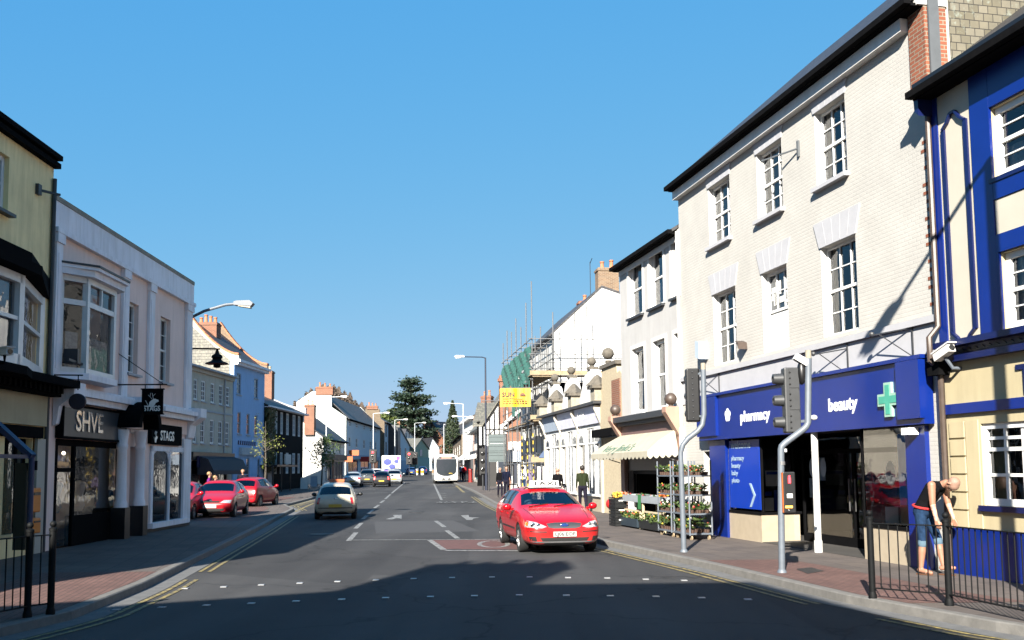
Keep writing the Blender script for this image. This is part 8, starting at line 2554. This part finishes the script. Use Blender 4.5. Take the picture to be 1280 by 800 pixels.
    q = MB(); q.lathe([(.24, 0), (.24, .12), (.2, .14), (.2, 1.25), (.25, 1.28), (.23, 1.36), (.1, 1.42)], 16); q.build('box_body', plain('dull pillar box red', (.30, .015, .012), .5), o, True); q = MB(); q.box(-.1, .1, -.21, -.18, 1.1, 1.14); q.build('slot', M.box_dark, o)
    # A boards, planter, low rail on the left
    for px, d, lab, m in ((380.5, 80, 'white pavement board standing before the black inn', M.paper), (392.5, 88, 'smaller pale pavement board just left of the white house', M.netblue)):
        p = AT(px, 590, d); o = empty('pavement_board', (p.x, p.y, gz(d) + .12), R(8), lab, 'pavement board', 'pavement boards by the inn')
        q = MB(); q.prism([(-.02, .95), (-.28, .02), (-.25, .02), (.0, .90)], 'x', -.3, .3); q.build('board_face', m, o); q = MB(); q.prism([(.02, .95), (.28, .02), (.25, .02), (.0, .90)], 'x', -.3, .3); q.build('board_back', M.dark_wood, o)
    g0 = G(330.5, 626, .12)
    o = empty('planter', (g0.x, g0.y, gz(g0.y) + .12), R(6), 'timber planter with a stone rim at the foot of the budding tree', 'planter')
    q = MB(); q.box(-.45, .45, -.4, .4, 0, .45); q.build('planter_body', M.dark_grey, o); q = MB(); q.box(-.52, .52, -.47, .47, .45, .55); q.build('planter_rim', M.curtain, o)
    q = MB()
    for k in range(5): q.box(-.42 + k * .18, -.30 + k * .18, -.415, -.40, .28, .42)
    q.build('planter_panel', M.curtain, o); q = MB(); q.box(-.14, .14, -.425, -.401, .06, .26); q.build('notice', M.paper, o)
    o['_t'] = 1
    return o


planter = furniture()


# ------------------------------------------------------------------ the flower shop's displays
def flowers(q, x0, x1, y0, y1, z, n, rr, h=.16, cols=4):
    """little leafy pots: leaves (slot 0) and blooms (slots 1..)"""
    for k in range(n):
        x, y = rr.uniform(x0, x1), rr.uniform(y0, y1); zz = z + rr.uniform(.02, h)
        for j in range(5):
            s = rr.uniform(.025, .06); a = rr.uniform(0, 2 * PI); d = Vector((math.cos(a), math.sin(a), rr.uniform(.2, 1))).normalized(); e = d.orthogonal().normalized()
            c = Vector((x, y, zz)) + d * s; q.mi = 0
            q.poly([c - d * s, c + e * s * .5, c + d * s, c - e * s * .5])
        if rr.random() < .28:
            q.mi = rr.randint(1, cols); q.ball((x, y, zz + .05), rr.uniform(.018, .035), 5, 4)


def florist_display():
    b = fl; rr = random.Random(21)
    fmats = [M.leaf_green, M.red, M.orange, plain('white petals', (.75, .72, .68), .7), plain('yellow petals', (.75, .50, .03), .7)]
    rot = b.o.rotation_euler.z
    base = b.o.matrix_world
    # two trestle tables with pale trays
    x0 = b.u(779, -.9); x1 = b.u(834, -.9); zt = .98; xm = (x0 + x1) / 2
    for i, (a, c) in enumerate(((x0, xm - .03), (xm + .03, x1))):
        lab = 'left hand pale tray table of the flower stall' if i == 0 else 'right hand pale tray table of the flower stall, fruit at its end'
        o = empty('display_table', b.W(a, -1.05, 0), rot, lab, 'display table', 'tray tables of the flower stall'); w_ = c - a
        q = MB(); q.box(0, w_, 0, .62, zt - .20, zt - .16); q.box(0, w_, 0, .025, zt - .16, zt); q.box(0, w_, .595, .62, zt - .16, zt); q.box(0, .025, .026, .594, zt - .16, zt); q.box(w_ - .025, w_, .026, .594, zt - .16, zt); q.build('tray', plain('pale grey tray', (.42, .46, .50), .5), o)
        for x, y in ((.08, .06), (w_ - .08, .06), (.08, .56), (w_ - .08, .56)): q = MB(); q.box(x - .03, x + .03, y - .03, y + .03, 0, zt - .2); q.build('leg', M.curtain, o)
        q = MB(); q.box(.1, w_ - .1, .05, .08, .5, .55); q.build('rail', M.curtain, o)
        p = empty('plant_tray', b.W(a + .03, -1.0, zt - .158), rot, 'plants and fruit in the %s tray' % ('left hand' if i == 0 else 'right hand'), 'plants')
        q = MB()
        if i == 0: flowers(q, .05, w_ - .1, .06, .55, 0, 26, rr, .14)
        else:
            flowers(q, .05, w_ * .5, .06, .55, 0, 14, rr, .14)
            for k in range(26): q.mi = rr.choice((1, 2, 2, 4)); q.ball((rr.uniform(w_ * .45, w_ - .1), rr.uniform(.06, .5), rr.uniform(.14, .26)), .05, 7, 5)
        q.build('plants', fmats, p)
        # trough of bedding plants beneath
        t = empty('plant_trough', b.W(a + .05, -1.12, .0), rot, 'dark trough of bedding plants under the %s table' % ('left' if i == 0 else 'right'), 'plant trough', 'troughs under the stall tables')
        q = MB(); wt = w_ - .12; q.box(0, wt, 0, .5, .06, .10); q.box(0, wt, 0, .02, .10, .30); q.box(0, wt, .48, .5, .10, .30); q.box(0, .02, .021, .479, .10, .30); q.box(wt - .02, wt, .021, .479, .10, .30)
        for x in (.1, wt - .1): q.box(x - .04, x + .04, .1, .4, 0, .06)
        q.build('trough', M.crate_blue if i == 0 else M.crate_black, t)
        q = MB(); q.box(.02, wt - .02, .02, .48, .10, .24); q.build('compost', M.bark_dark, t)
        q = MB(); flowers(q, .04, wt - .04, -.02, .46, .22, 130, rr, .22); q.build('plants', fmats, t)
    # green cloth over the joint of the tables
    q = MB(); q.poly([(-.14, -.005, 0), (.14, -.005, 0), (.13, .0, .42), (-.13, .0, .42)]); q.poly([(-.13, .0, .42), (.13, .0, .42), (.13, .3, .43), (-.13, .3, .43)]); o = q.build('cloth', plain('green cloth', (.02, .22, .05), .9), None, loc=b.W(xm, -1.062, zt - .39), rz=rot); tag(o, 'green cloth hung over the joint of the two tray tables', 'cloth')
    # stack of black crates with yellow flowers
    cx = b.u(771.5, -1.1); w_ = .62
    for k in range(3):
        lab = ('bottom black crate of the stack at the end of the flower stall', 'middle black crate of the stack at the end of the flower stall', 'top black crate of the stack, yellow blooms heaped in it')[k]
        o = empty('crate', b.W(cx - w_ / 2, -1.3, .02 + k * .29), rot, lab, 'crate', 'black crates stacked by the flower stall')
        q = MB(); h = .28
        q.box(0, w_, 0, .42, 0, .02)
        for zz in (0.021, .10, .19, .255): 
            q.box(0, w_, 0, .015, zz, zz + .045 if zz < .25 else h); q.box(0, w_, .405, .42, zz, zz + .045 if zz < .25 else h); q.box(0, .015, .016, .404, zz, zz + .045 if zz < .25 else h); q.box(w_ - .015, w_, .016, .404, zz, zz + .045 if zz < .25 else h)
        for x in (.0, w_ * .33, w_ * .66, w_ - .02): q.box(x, x + .02, .002, .013, .021, h); q.box(x, x + .02, .407, .418, .021, h)
        q.box(.03, w_ - .03, .03, .39, .021, .20); q.build('crate_body', M.crate_black, o)
        q = MB(); q.box(w_ - .012, w_ + .006, .12, .30, .17, .21); q.build('label', M.paper, o)
    o = empty('flower_heap', b.W(cx - w_ / 2, -1.3, .90), rot, 'heap of yellow and orange blooms on the stack of black crates', 'flowers')
    q = MB()
    for k in range(46): q.mi = rr.choice((4, 4, 4, 2, 0)); q.ball((rr.uniform(.0, w_), rr.uniform(.02, .40), rr.uniform(-.02, .14)), rr.uniform(.03, .06), 6, 4)
    q.build('blooms', fmats, o)
    o = empty('balloon', b.W(cx - w_ / 2 - .12, -1.2, .62), rot, 'round orange red ball hung on the side of the black crates', 'ball'); q = MB(); q.ball((0, 0, .05), .15, 14, 10, (1, 1, 1.1)); q.build('ball_body', M.red, o, True); q = MB(); q.tube([(0, 0, .2), (.06, .05, .28)], .012, 6); q.build('string', M.curtain, o)
    # two tall plant trolleys
    for i, (l, r) in enumerate(((828, 847), (848, 870))):
        a, c = b.u(l + 1, -1.15), b.u(r, -1.15); lab = 'steel plant trolley next to the tray tables' if i == 0 else 'steel plant trolley behind the swan necked signal pole'
        o = empty('plant_trolley', b.W(a, -1.35, 0), rot, lab, 'trolley', 'plant trolleys outside the flower shop'); w_ = c - a - .04; dp = .6; H = 1.95
        for x in (0.02, w_ - .02):
            for y in (.02, dp): q = MB(); q.tube([(x, y, .12), (x, y, H)], .022, 8); q.build('upright', M.grey_metal, o, True)
        for x in (.08, w_ - .08):
            for y in (.08, dp - .06): q = MB(); q.T = Matrix.Translation((x, y, .06)) @ Matrix.Rotation(PI / 2, 4, 'X'); q.lathe([(.06, -.02), (.06, .02)], 12); q.build('castor', M.plank, o)
        for k, z in enumerate((.14, .62, 1.08, 1.55)):
            q = MB(); q.box(.01, w_ - .01, .0, dp + .02, z, z + .035); sh_ = q.build('shelf', M.grey_metal, o)
            p = empty('potted_plants', b.W(a + .03, -1.33, z + .038), rot, 'rows of small potted flowers on the %s shelf of the %s trolley' % (('lowest', 'second', 'third', 'top')[k], ('left', 'right')[i]), 'plants', 'plants on the trolley shelves')
            q = MB(); q.mi = 5
            for j in range(max(2, int(w_ / .13))):
                for y in (.08, .28, .48): q.lathe([(.035, 0), (.048, .08), (.04, .08)], 7, (.06 + j * .13, y, 0))
            flowers(q, .02, w_ - .06, -.02, .54, .05, 95 if k == 0 else 70, rr, .28 if k == 0 else .17); q.build('plants', fmats + [plain('plant pot', (.10, .05, .03), .7)], p)


florist_display()
# ------------------------------------------------------------------ trees and the wooded hill
def leaf(q, c, s, rr, up=.3):
    d = Vector((rr.gauss(0, 1), rr.gauss(0, 1), rr.gauss(0, 1) * up)).normalized(); e = d.cross(Vector((rr.gauss(0, 1), rr.gauss(0, 1), rr.gauss(0, 1)))).normalized()
    q.poly([c - d * s - e * s * .2, c + e * s * .5, c + d * s, c - e * s * .5])


def cedar():
    rr = random.Random(31); d = 250.0
    A, B_ = AT(482, 520, d), AT(548, 520, d); tp = AT(513, 470, d); p = AT(513, 590, d)
    base = gz(d); H = tp.z - base; o = empty('cedar_tree', (p.x, d, base), 0, 'huge dark cedar with level spreading tiers above the roofs', 'tree')
    q = MB(); q.tube([(0, 0, 0), (.4, 0, H * .5), (.1, 0, H * .97)], [.9, .6, .08], 8); q.tube([(.3, 0, H * .45), (-1.6, .5, H * .75), (-1.9, .6, H * .88)], [.5, .25, .06], 6); q.tube([(.3, 0, H * .5), (2.2, 0, H * .75), (2.3, 0, H * .85)], [.45, .25, .05], 6)
    mbL = MB(); wl, wr = (p.x - A.x), (B_.x - p.x)
    for k in range(150):
        t = rr.random() ** 1.15; z = H * (.34 + .63 * t); z = (round(z / 2.1) * 2.1 + rr.gauss(0, .35)) if k % 3 else z
        prof = (1 - t) ** .42 * (.80 + .20 * math.sin(t * 21)) + .08
        a = rr.uniform(0, 2 * PI); ln = prof * rr.uniform(.75, 1.05)
        rx = (wr if math.cos(a) > 0 else wl) * .95
        end = Vector((math.cos(a) * ln * rx, math.sin(a) * ln * 6, z + ln * .6)); st = Vector((0, 0, z - .8))
        q.tube([st, st + (end - st) * .6 + Vector((0, 0, .4)), end], [.16, .1, .03], 4, False)
        for j in range(int(60 * ln + 18)):
            s = rr.random() ** .6; c = st + (end - st) * (.22 + .85 * s); c += Vector((rr.gauss(0, .85), rr.gauss(0, .8), rr.gauss(.12, .24)))
            leaf(mbL, c, rr.uniform(.25, .55), rr, .25)
    q.build('trunk', M.bark_dark, o); mbL.build('crown', M.leaf_cedar, o)


def conifer():
    rr = random.Random(32); d = 240.0; tp = AT(565.5, 501, d); p = AT(566, 590, d); base = gz(d); H = tp.z - base
    o = empty('conifer_tree', (p.x, d, base), 0, 'slim pointed green conifer standing right of the bus', 'tree'); W = (AT(579, 560, d).x - AT(554, 560, d).x) / 2
    q = MB(); q.tube([(0, 0, 0), (0, 0, H)], [.4, .03], 7); q.build('trunk', M.bark_dark, o); m = MB()
    for k in range(5200):
        t = rr.random() ** 1.25; z = H * (.12 + .88 * t) if t < 1 else H; a = rr.uniform(0, 2 * PI)
        r = W * 1.55 * (1 - t) ** .8 * (.86 + .14 * math.sin(z * 3.1 + 2 * math.sin(a * 3))) * rr.uniform(.55, 1.05)
        leaf(m, Vector((math.cos(a) * r, math.sin(a) * r, z - r * .25 + rr.gauss(0, .1))), rr.uniform(.16, .42), rr, .9)
    m.build('crown', M.leaf_conifer, o)


def bare_tree(lab, px, d, top, wpx, base_py, seed, mat=M.twig, lvl=5, name='bare_tree', leafm=None, nleaf=0):
    rr = random.Random(seed); p = AT(px, 590, d); zt = AT(px, top, d).z; zb = AT(px, base_py, d).z; H = zt - zb; W = wpx / 1200 * d / 2
    o = empty(name, (p.x, d, zb), 0, lab, 'tree', 'bare trees on the hill' if name == 'bare_tree' else None)
    q = MB(); tips = MB()
    def grow(a, dr, ln, r, l):
        e = a + dr * ln; q.tube([a, (a + e) / 2 + Vector((rr.gauss(0, .04), rr.gauss(0, .04), 0)) * ln, e], [r, r * .85, r * .65], 4 if l < 3 else 3, False)
        if l == 0:
            for _ in range(7):
                v = (dr + Vector((rr.gauss(0, .6), rr.gauss(0, .6), rr.gauss(.1, .5)))).normalized() * ln * rr.uniform(.7, 1.6); s_ = v.orthogonal().normalized() * ln * .035; tips.poly([e - s_, e + s_, e + v])
            return
        for _ in range(3 if l > 1 else 4):
            v = (dr + Vector((rr.gauss(0, .55), rr.gauss(0, .55), rr.gauss(.12, .35)))).normalized(); v.x *= min(1.5, max(.6, W * 2 / H)); v.normalize(); grow(e - dr * ln * rr.uniform(0, .3), v, ln * rr.uniform(.62, .82), r * .62, l - 1)
    grow(Vector((0, 0, 0)), Vector((0, 0, 1)), H * .27, H * .022, lvl)
    q.build('trunk', M.bark if name != 'bare_tree' else mat, o); tips.build('crown', mat, o)
    if leafm:
        m = MB()
        for f in tips.f: 
            if rr.random() < nleaf:
                c = Vector(tips.v[f[2]])
                for _ in range(3): leaf(m, c + Vector((rr.gauss(0, .12), rr.gauss(0, .12), rr.gauss(0, .12))), rr.uniform(.04, .09), rr, .8)
        m.build('leaves', leafm, o)
    return o


def hill():
    q = MB(); rr = random.Random(5); n = 44
    SK = [(250, 560), (340, 530), (366, 508), (380, 494), (395, 485), (415, 483), (430, 489), (442, 499), (455, 508), (470, 514), (490, 522), (540, 545), (770, 562)]
    def prof(px):
        for (xa, ya), (xb, yb) in zip(SK, SK[1:]):
            if px <= xb: return ya + (yb - ya) * (px - xa) / (xb - xa)
        return 562
    top = []; bot = []; back = []
    for i in range(n + 1):
        px = 250 + 520 * i / n; y = 330; t = AT(px, prof(px) + 11, y)
        top.append(q.pt((t.x, 345, t.z - 1))); bot.append(q.pt((t.x, 300, 0))); back.append(q.pt((t.x * 1.6, 700, t.z * .6)))
    for i in range(n): q.face((bot[i], bot[i + 1], top[i + 1], top[i])); q.face((top[i], top[i + 1], back[i + 1], back[i]))
    o = q.build('hill', plain('winter woodland floor', (.10, .085, .05), .95, .3, .2), None, True); o['kind'] = 'structure'
    labs = ['rounded bare tree on the hill over the mint gable ridge', 'tall bare tree crown just right of the mint gable chimney', 'thin bare tree between the mint house and the brown gable', 'bare tree at the left foot of the hill beside the white gable slope', 'low bare tree touching the brown gable chimney', 'small bare tree on the skyline above the mint roof end']
    for k, (px, top_, w_, by) in enumerate(((396, 480, 34, 522), (419, 483, 36, 522), (440, 497, 34, 528), (379, 492, 26, 524), (456, 508, 24, 532), (430, 489, 26, 524))): bare_tree(labs[k], px, 320 + 4 * k, top_, w_, by, 50 + k)
    m = MB()
    for k in range(9000):
        px = rr.uniform(366, 486); y = rr.uniform(300, 342); zt = AT(px, prof(px) + 2.5 * math.sin(px * .9) + 2 * math.sin(px * .37) + 15 * rr.random() ** .8, y); leaf(m, zt, rr.uniform(.2, .6), rr, 1.6)
    o = m.build('far_wood', M.twig); tag(o, 'brown leafless wood covering the hill behind the left hand roofs', 'woodland', kind='stuff')


def leafy(name, lab, px, d, top, bot, w_, mat, seed, n, ls, trunk_to=None, sc=1.0, sparse=False, base=None):
    rr = random.Random(seed); p = AT(px, 590, d); zb = gz(d) + .12 if base is None else base; H = AT(px, top, d).z - zb; z0 = AT(px, bot, d).z - zb; W = w_ / 1200 * d / 2
    o = empty(name, (p.x, d, zb), 0, lab, 'tree'); q = MB(); m = MB()
    q.tube([(0, 0, 0), (.05, 0, z0), (.0, .02, H * .95)], [H * .013 + .02, H * .010 + .015, .01], 8)
    for k in range(26 if not sparse else 16):
        t = rr.random(); a = rr.uniform(0, 2 * PI); st = Vector((0, 0, z0 + (H - z0) * t * .8)); pr = math.sin(PI * min(1, .15 + .8 * t)) ** .7
        e = Vector((math.cos(a) * W * pr * rr.uniform(.6, 1.05), math.sin(a) * W * pr * rr.uniform(.6, 1.05), st.z + (H - z0) * rr.uniform(.08, .25))); q.tube([st, (st + e) / 2 + Vector((0, 0, .05)), e], [.025, .015, .005], 4, False)
        for j in range(n):
            s = rr.uniform(.25, 1.1); c = st + (e - st) * s + Vector((rr.gauss(0, .14), rr.gauss(0, .14), rr.gauss(0, .16))) * (W * .9); leaf(m, c, rr.uniform(ls * .6, ls * 1.4), rr, .8)
    q.build('trunk', M.bark, o); m.build('crown', mat, o); return o


cedar(); conifer(); hill()
leafy('lime_tree', 'bright lime green tree just left of the cedar', 486, 262, 512, 540, 26, M.leaf_lime, 71, 60, .5)
leafy('autumn_tree', 'ochre budding tree beneath the green conifer by the bus', 573, 190, 556, 590, 14, leafmat('ochre buds', (.16, .11, .03), (.26, .18, .05)), 72, 40, .25)
_p = planter.location
leafy('young_tree', 'young tree in yellow green bud growing from the planter on the square', 331, _p.y, 522, 588, 40, M.leaf_spring, 73, 26, .055, sparse=True, base=_p.z + .45)
leafy('street_tree', 'small leaning green tree on the pavement before the white house', 402, 88, 546, 586, 46, M.leaf_green, 74, 46, .10)
